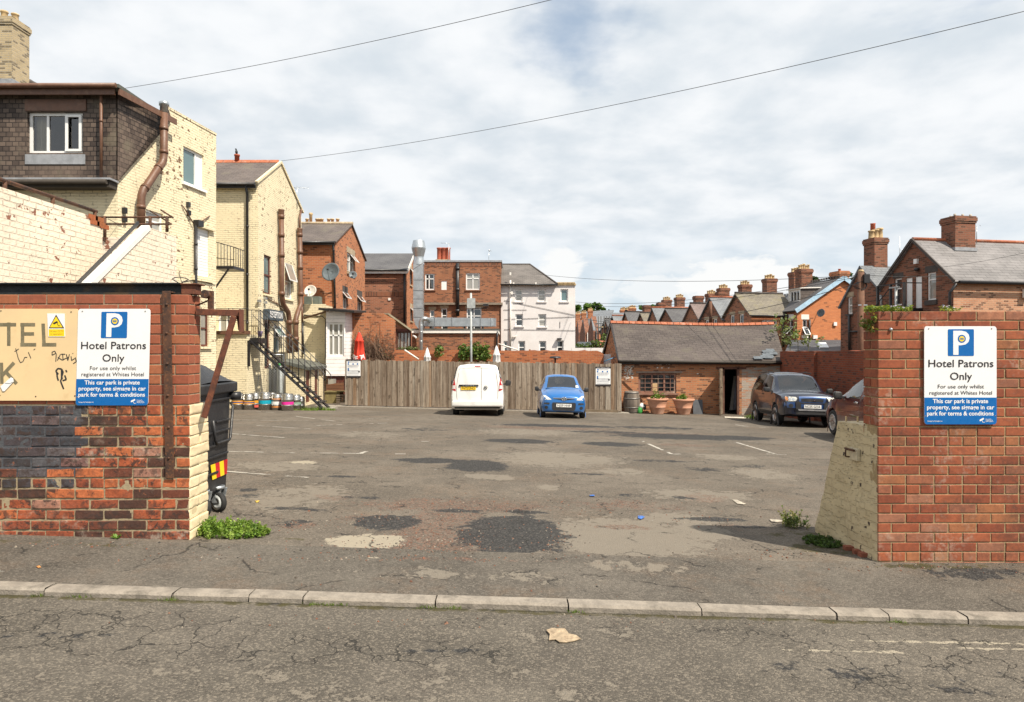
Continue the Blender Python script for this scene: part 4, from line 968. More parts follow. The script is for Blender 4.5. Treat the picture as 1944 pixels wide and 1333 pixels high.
def dish(parent, base, centre, r, face, mat, name='satellite_dish', label=None, cat=None, edge=None):
 f = Vector(face).normalized(); R = f.to_track_quat('Z', 'Y').to_matrix(); b = MB()
 prof = [(r * t, r * .26 * t * t) for t in [i / 6 for i in range(1, 7)]]
 d = thing(name, label, cat, base)
 b.lathe([(.001, 0)] + prof, centre, 28, M=R, cap=False); b.build('reflector', mat, d, solid=.012)
 b = MB(); c = Vector(centre); b.tube([c - f * .02, c.lerp(Vector(base), .5) - f * .05, base], .022, 8); b.build('mast', mat, d)
 b = MB(); q = c + f * r * .85; b.tube([c + R @ Vector((0, -r * .95, r * .2)), q + R @ Vector((0, -r * .15, 0))], .010, 6); b.obox(q - Vector((.04, .04, .04)), (.08, 0, 0), (0, .08, 0), (0, 0, .08)); b.build('receiver_arm', BLACKPL, d)
 return d
def leaves(mb, c, r, k, size, rnd, tones, flat=0.6, drop=0.0):
 """a clump of small leaf blades filling an uneven ellipsoid"""
 c = Vector(c); rx, ry, rz = r if isinstance(r, (tuple, list)) else (r, r, r)
 for _ in range(k):
  v = Vector((rnd.gauss(0, 1), rnd.gauss(0, 1), rnd.gauss(0, 1))).normalized() * (rnd.random() ** 0.45)
  p = c + Vector((v.x * rx, v.y * ry, v.z * rz))
  if drop: p.z -= drop * rnd.random() ** 2
  d = Vector((rnd.gauss(0, 1), rnd.gauss(0, 1), rnd.gauss(0, flat))).normalized(); s = size * rnd.uniform(.6, 1.35)
  w = d.cross(Vector((rnd.gauss(0, 1), rnd.gauss(0, 1), rnd.gauss(0, 1)))).normalized() * s * .36
  t = rnd.choice(tones); q = rnd.uniform(.7, 1.3); col = tuple(x * q for x in t)
  mb.add([p - d * s * .5, p + w, p + d * s * .5, p - w], [[0, 1, 2, 3]], col)
# ------------------------------------------------------------------ A: big cream building with the tile hung dormer
A0 = Vector((-10.4, 18.0, 0)); Au = Vector((.137, 1, 0)).normalized()
PA = Plane(A0, Au)                                   # side wall, faces right
PAF = Plane((-17.0, 18.0, 0), (1, 0, 0))             # front wall
LA = 4.6; zE = 6.2; zT = 8.87; gA = G(-10, 20) - .6
A = thing('building', 'tall cream painted brick building with a dark tile hung dormer box', 'building', (-12, 20, G(-12, 19)))
hA = [pr(PA, 348, 276, 387, 345), pr(PA, 277, 396, 310, 435), pr(PA, 371, 430, 397, 522), pr(PA, 381, 590, 397, 657)]
sT = PA.sz(322, 207)[0]
facade('side_wall', CREAM_WORN, A, PA, [(0, gA), (LA, gA), (LA, zT), (sT, zT), (0, zE)], hA)
window(A, PA, hA[0], WHITE, GLASSB, mull=(.66,), sill=WHITE)
b = MB(); a, z0, c, z1 = hA[0]; w_ = c - a; p = PA.w(a + w_ * .69, z0 + .06, -.085); b.obox(p, PA.u * (w_ * .27), Vector((0, 0, z1 - z0 - .12)), PA.n * .012); b.build('blank_panel', WHITE, A)
window(A, PA, hA[1], WHITE, GLASSC, trans=(.5,))
a, z0, c, z1 = hA[2]
b = MB()
for i in range(16): p = PA.w(a, lerp(z0, z1, i / 16) + .006, -.06); b.obox(p, PA.u * (c - a), Vector((0, 0, (z1 - z0) / 16 - .012)), PA.n * .015)
p = PA.w(a, z0, -.075); b.obox(p, PA.u * (c - a), Vector((0, 0, z1 - z0)), PA.n * .01); b.build('roller_shutter', WHITE, A)
b = MB(); p = PA.w(a - .2, z0 - .16, 0); b.obox(p - PA.n * .05, PA.u * (c - a + .35), Vector((0, 0, .15)), PA.n * .12); b.obox(PA.w(a + .1, z1 + .01, 0) - PA.n * .05, PA.u * (c - a + .1), Vector((0, 0, .11)), PA.n * .16); b.build('sill', CREAM, A)
window(A, PA, hA[3], MAROON, GLASSC, trans=(.52,), sill=CREAM)
facade('front_wall', CREAM, A, PAF, [(0, gA), (6.6, gA), (6.6, zE), (0, zE)])
b = MB(); far = A0 + Au * LA
b.obox((-17, 18.02, gA), (0, 4.4, 0), (.02, 0, 0), (0, 0, zT - gA)); b.obox(Vector((-17, far.y, gA)), (far.x + 17, 0, 0), (0, -.02, 0), (0, 0, zT - gA)); b.build('rear_wall', CREAM, A)
b = MB(); wp = PA.w(sT, zT); fp = PA.w(LA, zT)
b.obox((-17, wp.y, zT - .25), (wp.x + 17 - .3, 0, 0), (0, fp.y - wp.y, 0), (0, 0, .12)); b.build('flat_roof', FELT, A)
# coping of the sloping gable and the parapet
b = MB()
for (s0, z0), (s1, z1) in (((0, zE), (sT, zT)),):
 b.bar(PA.w(s0, z0 + .02, -.12), PA.w(s1, z1 + .02, -.12), .26, .05)
b.build('gable_coping', CREAM_WORN, A)
b = MB(); b.obox(PA.w(sT - .05, zT + .002, -.26), Au * (LA - sT + .05), PA.n * .28, Vector((0, 0, .07))); b.build('parapet_coping', CREAM_WORN, A)
# tile hung dormer box
zD = ZS(176, 18.0); zDb = ZS(346, 17.95)
dz_ = MB()
PD = Plane((-17, 17.9, 0), (1, 0, 0))
hD = (PD.sz(52, 212)[0], PD.sz(52, 290)[1], PD.sz(157, 212)[0], PD.sz(52, 212)[1])
facade('tile_hanging', TILEHUNG, A, PD, [(0, zDb), (6.63, zDb), (6.63, zD), (0, zD)], [hD], depth=.14)
PC = Plane((-10.37, 17.9, 0), Au)
rp = [(0, zDb), (2.35, lerp(zE, zT, 2.25 / sT) - .12 if 2.25 < sT else zT - .1), (2.9, zT - .02), (2.9, zD), (0, zD)]
facade('cheek', TILEHUNG, A, PC, [(0, zDb), (sT - .05, zT - .05), (sT + .1, zD), (0, zD)], skin=.03)
dwin = window(A, PD, hD, WHITE, CLEAR, mull=(.33, .66), fw=.075, depth=.14)
b = MB(); a, z0, c, z1 = hD; w_ = c - a
b.obox(PD.w(a + .66 * w_, z0 + .06, -.06), PD.u * (.30 * w_), Vector((0, 0, .06)), PD.n * .02); b.obox(PD.w(a + .66 * w_, z1 - .12, -.06), PD.u * (.30 * w_), Vector((0, 0, .06)), PD.n * .02)
b.obox(PD.w(a + .665 * w_, z0 + .12, -.06), PD.u * .07, Vector((0, 0, z1 - z0 - .24)), PD.n * .02); b.obox(PD.w(a + .91 * w_, z0 + .12, -.06), PD.u * .07, Vector((0, 0, z1 - z0 - .24)), PD.n * .02); b.build('casement', WHITE, dwin)
CURT = plain('curtain_cloth', (0.62, 0.55, 0.40), .9, var=.1)
for u0, u1 in ((.02, .24), (.93, .985)):
 b = MB(); k = 16; pp = []
 for i in range(k + 1):
  s_ = a + w_ * lerp(u0, u1, i / k); o_ = -.30 + .03 * math.sin(i * 1.9)
  pp += [PD.w(s_, z0, o_), PD.w(s_, z1, o_)]
 b.add(pp, [[2 * i, 2 * i + 2, 2 * i + 3, 2 * i + 1] for i in range(k)]); b.build('curtain', CURT, dwin)
b = MB(); b.box(PD.w(a - .3, 0).x, 18.3, z0 - .3, PD.w(c + .3, 0).x, 21, z1 + .2)
rm = MB(); q0 = PD.w(a - .3, z0 - .3, -.35); q1 = PD.w(c + .3, z1 + .3, -2.6)
x0_, x1_, y0_, y1_, zz0, zz1 = q0.x, q1.x, q0.y, q1.y, q0.z, q1.z
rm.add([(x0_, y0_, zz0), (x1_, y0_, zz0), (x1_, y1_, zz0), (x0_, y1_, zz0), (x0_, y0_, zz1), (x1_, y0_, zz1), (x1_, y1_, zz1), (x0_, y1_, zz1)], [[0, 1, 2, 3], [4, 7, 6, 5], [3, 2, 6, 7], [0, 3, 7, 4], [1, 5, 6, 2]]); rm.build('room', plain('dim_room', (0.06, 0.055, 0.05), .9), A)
b = MB(); b.obox(PD.w(a - .05, z1 + .02, 0), PD.u * (w_ + .15), Vector((0, 0, .30)), PD.n * .03); b.build('head_board', BROWNP, A)
b = MB(); b.obox(PD.w(a - .05, z0 - .30, 0), PD.u * (w_ + .12), Vector((0, 0, .26)), PD.n * .022); b.build('lead_apron', LEAD, A)
b = MB(); b.obox((-17, 17.62, zD), (6.85, 0, 0), (0, 3.2, 0), (0, 0, .09)); b.build('dormer_roof', FELT, A)
b = MB(); b.obox((-17, 17.66, zD - .17), (6.72, 0, 0), (0, .04, 0), (0, 0, .165)); b.obox(PC.w(-.2, zD - .17, .20), Au * 2.4, PC.n * .04, Vector((0, 0, .165))); b.tube([(-17, 17.58, zD + .02), (-10.2, 17.58, zD + .04)], .06, 10); b.build('fascia', BROWNP, A)
b = MB(); b.obox((-17, 17.55, zDb - .02), (6.66, 0, 0), (0, .40, 0), (0, 0, .05)); b.build('dormer_foot', LEAD, A)
b = MB(); b.obox((-17, 17.62, zDb - .20), (6.60, 0, 0), (0, .36, 0), (0, 0, .175)); b.tube([(-17, 17.55, zDb - .08), (-10.42, 17.55, zDb - .08)], .065, 10); b.build('eaves', plain('dark_wood', (0.045, 0.036, 0.028), .8), A)
pipe(A, [(XS(192, 17.75), 17.75, zD - .02), (XS(192, 17.75), 17.75, zDb + .06)], .038, BROWNP, collars=(.35,))
# brown flue, climbing beside the wall with a double bend
def wa(x, y, off): return PA.at(x, y, off)
fl = thing('flue_pipe', 'thick brown flue pipe with a double bend and metal cap on the cream building', 'flue', wa(268, 430, .25))
pts = [wa(268, 436, .22), wa(268, 388, .22), wa(268.5, 372, .23), wa(272, 360, .24), wa(279, 352, .25), wa(301, 318, .28), wa(307, 311, .28), wa(310, 303, .28), wa(311, 292, .28), wa(311.5, 214, .28)]
b = MB(); b.tube(pts, .105, 18); b.build('pipe', BROWNP, fl)
for (i, t) in ((0, .9), (3, .5), (5, .0), (8, .05), (8, .62)):
 p = pts[i].lerp(pts[i + 1], t); d = (pts[i + 1] - pts[i]).normalized(); b = MB(); b.tube([p - d * .05, p + d * .05], .118, 18); b.build('collar', BROWNP, fl)
p = pts[-1]; b = MB(); b.lathe([(.108, 0), (.112, .20), (.135, .205), (.135, .29), (.115, .31), (.09, .31)], p, 18); b.build('cowl', GALV, fl)
b = MB(); b.bar(wa(372, 424, .1), wa(372, 560, .1), .06)
pipe(A, [wa(372, 428, .08), wa(372, 545, .08), wa(371, 640, .08)], .045, BLACKP, collars=(.3, .7));
b = MB(); b.obox(wa(367, 428, .01), Au * .28, PA.n * .18, Vector((0, 0, .18))); b.build('hopper', BLACKP, A)
pipe(A, [wa(345, 388, .02), wa(352, 398, .05), wa(368, 425, .08)], .018, BROWNP, 'waste_pipe'); pipe(A, [wa(398, 410, .02), wa(376, 424, .1)], .018, BROWNP, 'waste_pipe')
for x, y in ((231, 404), (231, 420), (353, 392), (354, 408)):
 b = MB(); b.obox(wa(x, y, .0), Au * .11, PA.n * .09, Vector((0, 0, .15))); b.build('wall_lamp', BLACKPL, A)
b = MB(); b.tube([wa(x, y, .02) for x, y in ((232, 426), (222, 424), (205, 415))], .008, 5); b.tube([wa(x, y, .015) for x, y in ((340, 518), (345, 535), (372, 530), (409, 541))], .008, 5); b.build('cable', BLACKPL, A)
# balcony behind the far corner
bal = thing('balcony', 'small black iron balcony at the far corner of the cream building', 'balcony', P(430, 506, 23.6))
b = MB(); yb_ = 23.2; x0, x1 = XS(406, yb_), XS(444, yb_); zb_ = ZS(510, yb_)
b.box(x0, yb_, zb_, x1, yb_ + .9, zb_ + .10); b.bar((x1 - .2, yb_ + .05, zb_), (x0 - .05, yb_ + .05, zb_ - .75), .05); b.build('platform', BLACKP, bal)
b = MB(); zr = ZS(458, yb_)
for i in range(7):
 x = lerp(x0 + .02, x1 - .02, i / 6); b.tube([(x, yb_ + .02, zb_ + .08), (x, yb_ + .02, zr - (i / 6) * .18)], .012, 5)
for i in range(5): b.tube([(x1 - .02, yb_ + .02 + i * .2, zb_ + .08), (x1 - .02, yb_ + .02 + i * .2, zr - .18)], .012, 5)
b.tube([(x0, yb_ + .02, zr), (x1, yb_ + .02, zr - .19), (x1, yb_ + .88, zr - .19)], .016, 6); b.tube([(x0, yb_ + .02, zr - .55), (x1, yb_ + .02, zr - .62)], .012, 6); b.build('railing', BLACKP, bal)
# ---- house behind at the far left, with the buff chimney
H0 = thing('house', 'slate roofed house with a tall buff brick chimney behind the dormer', 'house', (-19, 26, G(-19, 26)))
rb = MB(); r1 = P(-150, 95, 27);
roof_quad(rb, [P(-260, 245, 22.5), P(90, 195, 24.5), P(58, 150, 27.5), P(-260, 60, 27.5)]); roof_quad(rb, [P(90, 195, 24.5), P(120, 190, 31), P(58, 150, 27.5)]); rb.build('roof', SLATE, H0)
b = MB(); b.tube([P(-40, 128, 26.3), P(40, 148, 27.3), P(82, 168, 25.8)], .10, 6); b.build('ridge', DSTONE, H0)
b = MB(); q = P(60, 400, 25.2); b.box(-23, 25.2, -1, q.x, 30, P(0, 205, 25.2).z); b.build('wall', CREAM, H0)
chimney(H0, (XS(-2, 25.3), 25.3), 1.62, .9, ZS(172, 25.3), ZS(62, 25.3) + .4, .0, BUFFB, 4, POTBUFF, poth=.35, potr=.13)
# ---- painted staircase walls and platform at the left
ES = thing('external_staircase', 'pinkish painted brick staircase walls with rusty handrail behind the gate wall', 'staircase', (-6, 9.5, G(-6, 9)))
PW1 = Plane((-6.3, 6.3, 0), (0, 1, 0)); zW = 3.745
zb_ = G(-6, 8) - .4
facade('stair_wall', PINKISH, ES, PW1, [(0, zb_), (4.2, zb_), (4.2, zW - .12), (4.12, zW - .02), (4.0, zW), (0, zW)])
b = MB(); b.box(-6.62, 6.3, zW - .001, -6.31, 10.3, zW + .03); b.box(-6.62, 10.3, zb_, -6.305, 10.5, zW - .03); b.build('wall_top', PINKISH, ES)
rb = MB(); r_ = random.Random(5)
for i, (x, y) in enumerate(((168, 414), (180, 418), (171, 424), (183, 428), (190, 432))):
 p = PW1.at(x, y, 0.0); rb.obox(p, (0, .21, 0), (.014, 0, 0), (0, 0, .07), (0.38 - .05 * (i % 2), 0.12, 0.05))
rb.build('bare_bricks', COLB, ES)
b = MB(); hr = PW1.at(0, 340, -.12); b.tube([(hr.x, 6.3, hr.z), (hr.x, PW1.at(183, 402, -.12).y, hr.z)], .028, 8)
for x, y in ((9, 345), (100, 375), (180, 402)):
 p = PW1.at(x, y, -.12); b.tube([(p.x, p.y, hr.z), (p.x, p.y, zW)], .026, 8)
b.build('handrail', RUST, ES)
PW2 = Plane((-5.57, 8.0, 0), (0, 1, 0)); s_ = lambda x, y: PW2.sz(x, y)
a0 = s_(150, 563); a1 = s_(285, 432); a2 = s_(335, 443)
zP = a1[1]
facade('lower_wall', PINKISH, ES, PW2, [(a0[0], zb_), (a2[0], zb_), (a2[0], zP), (a1[0], zP), (a0[0], a0[1])])
b = MB(); b.bar(PW2.w(a0[0], a0[1], -.05), PW2.w(a1[0] - .02, zP, -.05), .13, .07); b.build('stringer', WHITEP, ES)
b = MB(); b.bar(PW2.w(a0[0], a0[1] + .06, -.125), PW2.w(a1[0] - .1, zP + .06, -.125), .02, .05); b.build('stringer_rail', BLACKP, ES)
b = MB(); b.box(-5.9, PW2.w(a2[0], 0).y - .25, zb_, -5.575, PW2.w(a2[0], 0).y, zP - .003); b.box(-5.9, 10.5, zb_, -5.60, PW2.w(a2[0], 0).y - .25, zP - .01); b.build('platform_end', PINKISH, ES)
yP = 11.0; b = MB(); b.box(-6.9, yP, zb_, -5.92, yP + .25, ZS(450, yP)); b.build('platform_wall', PINKISH, ES)
nst = 12; b = MB(); pA, pB = PW2.w(a0[0], a0[1] - .7), PW2.w(a1[0], zP - .6)
for i in range(nst):
 q = pA.lerp(pB, i / nst); b.box(-6.3, q.y, q.z, -5.6, q.y + .3, q.z + .05)
b.build('steps', plain('old_concrete', (.28, .25, .21), .9), ES)
b = MB()
for y in (412, 425): b.tube([(XS(178, yP), yP, ZS(y, yP)), (XS(325, yP), yP, ZS(y, yP))], .016, 6)
for x in (199, 285, 317): b.tube([(XS(x, yP), yP, ZS(410, yP)), (XS(x, yP), yP, ZS(455 if x < 220 else 440, yP))], .024, 6)
b.tube([(XS(305, yP), yP, ZS(398, yP)), (XS(329, yP), yP, ZS(413, yP))], .014, 6); b.tube([(XS(285, yP), yP, ZS(400, yP)), (XS(325, yP), yP + .02, ZS(425, yP))], .012, 6)
b.bar((XS(199, yP), yP - .01, ZS(450, yP)), (XS(199, yP), yP - .01, ZS(458, yP)), .04); b.build('platform_railing', RUST, ES)
# ------------------------------------------------------------------ B: second cream building, gable to the right
B = thing('building', 'cream gabled building with slate roof and brown soil pipes above the reception door', 'building', (-11, 28, G(-11, 28)))
XB = -9.78; YB0, YB1 = 26.3, 31.7; zEB = 8.22; zAB = 9.68; YBm = 28.85
PB = Plane((XB, YB0, 0), (0, 1, 0)); PBF = Plane((-14.5, YB0, 0), (1, 0, 0)); gB = G(-10, 27) - .5
hB = [pr(PB, 501, 482, 515, 557), pr(PB, 541, 498, 555, 566), pr(PB, 502, 607, 513, 700), pr(PB, 519, 618, 532, 680)]
facade('side_wall', CREAM_WORN, B, PB, [(0, gB), (5.4, gB), (5.4, zEB), (YBm - YB0, zAB), (0, zEB)], hB)
window(B, PB, hB[0], MAROON, GLASSB, trans=(.5,), sill=CREAM, fw=.08)
window(B, PB, hB[1], WHITE, GLASSC, trans=(.5,), sill=CREAM, open_rect=(0, .5, 1, 1, .22))
window(B, PB, hB[2], MAROON, DARK, fw=.10); window(B, PB, hB[3], WHITE, GLASSB, trans=(.66,), open_rect=(0, .66, 1, 1, .25))
hF = pr(PBF, 414, 592, 441, 634)
facade('front_wall', CREAM, B, PBF, [(0, gB), (14.5 + XB, gB), (14.5 + XB, zEB), (0, zEB)], [hF])
window(B, PBF, hF, WHITE, GLASSC, mull=(.55,), depth=.15)
b = MB(); a, z0, c, z1 = hF; q = [PBF.w(lerp(a, c, .5) + .26 * math.cos(t), z1 - .36 + .30 * math.sin(t), -.02) for t in [i * math.pi / 12 for i in range(13)]]; b.tube(q, .02, 6); b.build('arched_bar', WHITE, B)
b = MB(); b.box(-14.5, YB0 + .01, gB, -14.48, YB1, zEB); b.box(-14.5, YB1 - .02, gB, XB - .01, YB1, zEB); b.build('rear_wall', CREAM, B)
b = MB(); roof_quad(b, [(-14.5, YB0 - .22, zEB - .06), (XB - .08, YB0 - .22, zEB - .06), (XB - .08, YBm, zAB + .06), (-14.5, YBm, zAB + .06)]); roof_quad(b, [(-14.5, YBm + .005, zAB + .06), (XB - .08, YBm + .005, zAB + .06), (XB - .08, YB1 + .2, zEB - .04), (-14.5, YB1 + .2, zEB - .04)]); b.build('roof', SLATEBR, B)
b = MB(); k = 12
for i in range(k): x0, x1 = lerp(-14.5, XB - .06, i / k), lerp(-14.5, XB - .06, (i + 1) / k) - .015; b.prism([(x0, YBm - .13, zAB - .0), (x0, YBm, zAB + .15), (x0, YBm + .13, zAB - .0)], (x1 - x0, 0, 0))
b.build('ridge_tiles', RIDGE, B)
b = MB(); b.bar((XB + .01, YB0 - .2, zEB - .02), (XB + .01, YBm, zAB + .05), .1, .09); b.bar((XB + .01, YBm, zAB + .05), (XB + .01, YB1 + .2, zEB), .1, .09); b.build('verge', CREAM, B)
b = MB(); b.tube([(-14.5, YB0 - .27, zEB - .10), (XB - .02, YB0 - .27, zEB - .10)], .06, 8); b.box(-14.5, YB0 - .2, zEB - .24, XB - .02, YB0 - .18, zEB - .10); b.build('gutter', BLACKP, B)
x = XS(469, YB0 - .1); pipe(B, [(x, YB0 - .24, zEB - .12), (x, YB0 - .08, zEB - .45), (x, YB0 - .08, 1.6)], .05, BLACKP, collars=(1.2, 1.5, 1.8))
def wb(x, y, off=.16): return PB.at(x, y, off)
pipe(B, [wb(534, 408), wb(535, 560), wb(538, 578), wb(547, 592), wb(549, 605), wb(550, 670)], .105, BROWNP, 'soil_pipe', (.02, .25, .5, .98, 4.1, 4.5), k=14)
pipe(B, [wb(569, 443), wb(571, 560), wb(571, 578), wb(566, 590), wb(562, 605), wb(562, 668)], .105, BROWNP, 'soil_pipe', (.02, .3, .55, .98, 4.1, 4.6), k=14)
pipe(B, [wb(572, 398, .05), wb(569, 412, .1), wb(569, 436, .12)], .05, BROWNP, 'rain_pipe')
for y in (408, 443):
 p = wb(534 if y == 408 else 569, y); b = MB(); b.lathe([(.105, 0), (.12, .05), (.12, .18), (.14, .22), (.10, .24)], p, 12); b.build('pipe_cowl', BROWNP, B)
b = MB(); p = wb(533, 592, .02); b.tube([wb(x, y, .03) for x, y in ((500, 552), (510, 568), (530, 578), (545, 592))], .02, 5); b.tube([wb(x, y, .03) for x, y in ((497, 548), (512, 552), (520, 556))], .008, 5); b.build('cable', BROWNP, B)
for x, y in ((488, 573), (500, 568), (500, 576)): b = MB(); p = wb(x, y, 0); b.obox(p, (0, .16, 0), (.1, 0, 0), (0, 0, .1)); b.build('wall_lamp', GALV, B)
rs = thing('reception_sign', 'dark blue reception sign board above the door of the cream building', 'sign', wb(512, 607, .1))
h = pr(PB, 499, 586, 527, 606)
b = MB(); b.obox(PB.w(h[0], h[1], .02), PB.u * (h[2] - h[0]), PB.n * .22, Vector((0, 0, h[3] - h[1]))); b.build('board', plain('slate_blue_board', (0.045, 0.065, 0.085), .5), rs)
b = MB(); text_mb(b, 'RECEPTION', PB.w((h[0] + h[2]) / 2, h[1] + .10, .245), PB.u, Zv, width=(h[2] - h[0]) * .86, height=(h[3] - h[1]) * .6, bold=.025); b.build('lettering', SIGNW, rs)
b = MB(); p = P(447, 300, YBm); b.lathe([(.10, 0), (.10, .25), (.12, .26), (.12, .32), (.08, .32)], (XS(450, YBm), YBm, zAB + .05), 10); b.build('chimney_pot', POTRED, B)
bd_ = MB(); q = Vector((XS(449, YBm), YBm, zAB + .37)); bd_.blob(q + Vector((0, 0, .10)), .05, .09, .10, 8, 6); bd_.blob(q + Vector((.0, -.06, .21)), .035, .045, .035, 8, 6); bd_.bar(q + Vector((0, -.10, .21)), q + Vector((0, -.15, .20)), .012); bd_.bar(q + Vector((0, .06, .06)), q + Vector((0, .16, -.06)), .04, .012); bd_.bar(q + Vector((.015, 0, .02)), q + Vector((.015, 0, -.03)), .01); bd_.bar(q + Vector((-.015, 0, .02)), q + Vector((-.015, 0, -.03)), .01)
tag(bd_.build('bird', plain('black_feathers', (0.012, 0.012, 0.016), .5)), 'dark bird perched on the red chimney pot of the cream gabled building', 'bird')
def aerial(p, h, label, n_=6, yaw=0):
 t = thing('tv_aerial', label, 'aerial', p); b = MB(); p = Vector(p); b.tube([p, p + Vector((0, 0, h))], .018, 5); b.build('pole', GALV, t)
 b = MB(); u = Vector((math.cos(yaw), math.sin(yaw), 0)); v = Vector((-u.y, u.x, 0)); q = p + Vector((0, 0, h - .1)); b.tube([q - u * .5, q + u * .5], .010, 5)
 for i in range(n_): c = q + u * (i / (n_ - 1) - .5); b.tube([c - v * .17 - Vector((0, 0, .1 * (i % 2))), c + v * .17 + Vector((0, 0, .1 * (i % 2)))], .007, 4)
 b.build('elements', GALV, t); return t
aerial((XS(564, 31.0), 31.0, ZS(396, 31)), 1.05, 'thin television aerial at the back of the cream gabled roof')
# wing with roof terrace in front of B, and the fire escape
WG = thing('building_wing', 'low cream wing with brown coped roof terrace behind the metal kegs', 'building', (-10.5, 25, G(-10.5, 25)))
Yw = 25.0; xw0, xw1 = -12.2, XS(469, Yw); zw = ZS(634, Yw)
PWg = Plane((xw0, Yw, 0), (1, 0, 0)); facade('front_wall', CREAM, WG, PWg, [(0, gB), (xw1 - xw0, gB), (xw1 - xw0, zw), (0, zw)])
b = MB(); b.box(xw1 - .30, Yw + .005, gB, xw1, YB0 - .003, zw); b.box(xw0, Yw + .005, zw - .15, xw1 - .31, YB0 - .003, zw - .02); b.build('terrace', CREAM, WG)
b = MB(); b.box(XS(405, Yw), Yw - .08, zw, xw1 + .05, Yw + .22, zw + .12); b.build('coping', BROWNP, WG)
b = MB()
for x in (407, 432, 440, 459): b.tube([(XS(x, Yw), Yw + .1, zw + .1), (XS(x, Yw), Yw + .1, ZS(584, Yw))], .012, 5)
for y in (585, 608): b.tube([(XS(404, Yw), Yw + .1, ZS(y, Yw)), (XS(470, Yw), Yw + .1, ZS(y, Yw))], .012, 5)
b.build('railing', BLACKP, WG)
b = MB(); b.box(XS(471, YB0) , YB0 - .02, gB, XS(490, YB0), YB0 - .002, ZS(650, YB0)); b.build('brown_door', MAROON, WG)
b = MB(); b.box(XS(468, Yw) + .02, Yw + .02, ZS(695, Yw), XS(468, Yw) + .10, Yw + .1, ZS(646, Yw)); b.build('corner_post', BLACKP, WG)
FE = thing('fire_escape', 'steep black iron fire escape stair with thin handrails in front of the cream building', 'staircase', (-7, 25.5, G(-7, 25.5)))
Yf = 25.3
def fe(x, y, dy=0.0): return P(x, y, Yf) + Vector((0, dy, 0))
b = MB()
for dy in (0, .72): b.bar(fe(470, 641, dy) , fe(615, 777, dy) + Vector((0, 0, -.0)), .045, .24, Vector((0, 1, 0)))
b.build('stringers', BLACKP, FE)
n_ = 13
for i in range(n_):
 p = fe(lerp(480, 610, (i + .5) / n_), lerp(646, 768, (i + .5) / n_)); b = MB(); b.box(p.x - .11, Yf + .02, p.z - .02, p.x + .12, Yf + .70, p.z + .015); b.build('tread', BLACKP, FE)
b = MB(); b.box(fe(466, 0).x, Yf - .02, ZS(650, Yf), fe(491, 0).x, Yf + .78, ZS(641, Yf)); b.bar(fe(472, 652), fe(490, 654), .05); b.build('landing', BLACKP, FE)
for dy in (0, .72):
 b = MB()
 b.tube([fe(470, 588, dy), fe(494, 588, dy), fe(612, 705, dy), fe(618, 712, dy), fe(619, 718, dy), fe(616, 722, dy)], .016, 6)
 b.tube([fe(480, 598, dy), fe(606, 722, dy)], .012, 6)
 for x in (478, 494, 522, 538, 555, 567, 579, 604): t = (x - 470) / 145; b.tube([fe(x, lerp(641, 775, t), dy), fe(x, max(588, lerp(588, 708, (x - 494) / 118)), dy)], .014, 5)
 for x in (482, 486, 490): b.tube([fe(x, 645, dy), fe(x, 590, dy)], .010, 5)
 b.build('handrail', BLACKP, FE)
b = MB(); c = fe(486, 636, .4); b.lathe([(.07, 0), (.10, .2), (.105, .21)], c - Vector((0, 0, .05)), 12); tag(b.build('plant_pot', plain('lilac_pot', (0.33, 0.25, 0.42), .6)), 'small lilac plant pot standing on the fire escape landing', 'plant pot')
b = MB(); c = ground_at(612, 777); b.box(c.x - .3, c.y - .1, c.z - .05, c.x + .35, c.y + .9, c.z + .04); tag(b.build('concrete_pad', plain('old_concrete', (.28, .25, .21), .9)), 'concrete pad under the foot of the black fire escape', 'slab')
# chain link cage with gas bottles
CG = thing('wire_cage', 'galvanised chain link cage with gas bottles under the fire escape', 'cage', P(520, 748, 27.0))
Yc = 27.2
b = MB()
for x in (498, 538): b.tube([P(x, 762, Yc), P(x, 672, Yc)], .03, 6)
b.tube([P(498, 673, Yc), P(538, 673, Yc)], .025, 6); b.build('frame', GALV, CG)
b = MB(); x0, x1, z0, z1 = XS(498, Yc), XS(538, Yc), ZS(762, Yc), ZS(673, Yc); st_ = .11
k = int((x1 - x0 + z1 - z0) / st_)
for i in range(k):
 s_ = i * st_
 a = (x0 + max(0, s_ - (z1 - z0)), z0 + min(s_, z1 - z0)); c = (x0 + min(s_, x1 - x0), z0 + max(0, s_ - (x1 - x0)))
 b.bar((a[0], Yc, a[1]), (c[0], Yc, c[1]), .008); b.bar((x1 - (a[0] - x0), Yc + .01, a[1]), (x1 - (c[0] - x0), Yc + .01, c[1]), .008)
b.build('mesh_panel', GALV, CG)
def bottle(x, y, h, mat, cap, label):
 t = thing('gas_bottle', label, 'gas bottle', P(x, y, Yc + .35)); c = P(x, y, Yc + .35); b = MB(); b.lathe([(.11, 0), (.12, .03), (.12, h - .18), (.08, h - .06), (.04, h)], c, 14); b.build('cylinder', mat, t)
 b = MB(); b.lathe([(.045, 0), (.045, .10), (.02, .12)], c + Vector((0, 0, h)), 10); b.build('cap', cap, t)
DGREY = plain('dark_grey_paint', (.05, .052, .055), .5)
bottle(512, 755, 1.25, DGREY, GALV, 'dark grey gas bottle in the wire cage, left one'); bottle(521, 755, 1.2, DGREY, BLACKPL, 'dark grey gas bottle with black cap in the wire cage, middle')
bottle(531, 755, 1.3, plain('pale_grey_paint', (.42, .45, .45), .45), plain('green_cap', (.05, .5, .12), .5), 'pale grey gas bottle with green cap in the wire cage')
b = MB(); b.box(XS(500, Yc + .6), Yc + .62, gB, XS(542, Yc + .6), Yc + .64, ZS(668, Yc)); b.build('painted_shade_sheet', plain('shadow_wall', (.10, .085, .06), .9), CG)  # dark sheet, shade of the recess behind the cage put into its colour
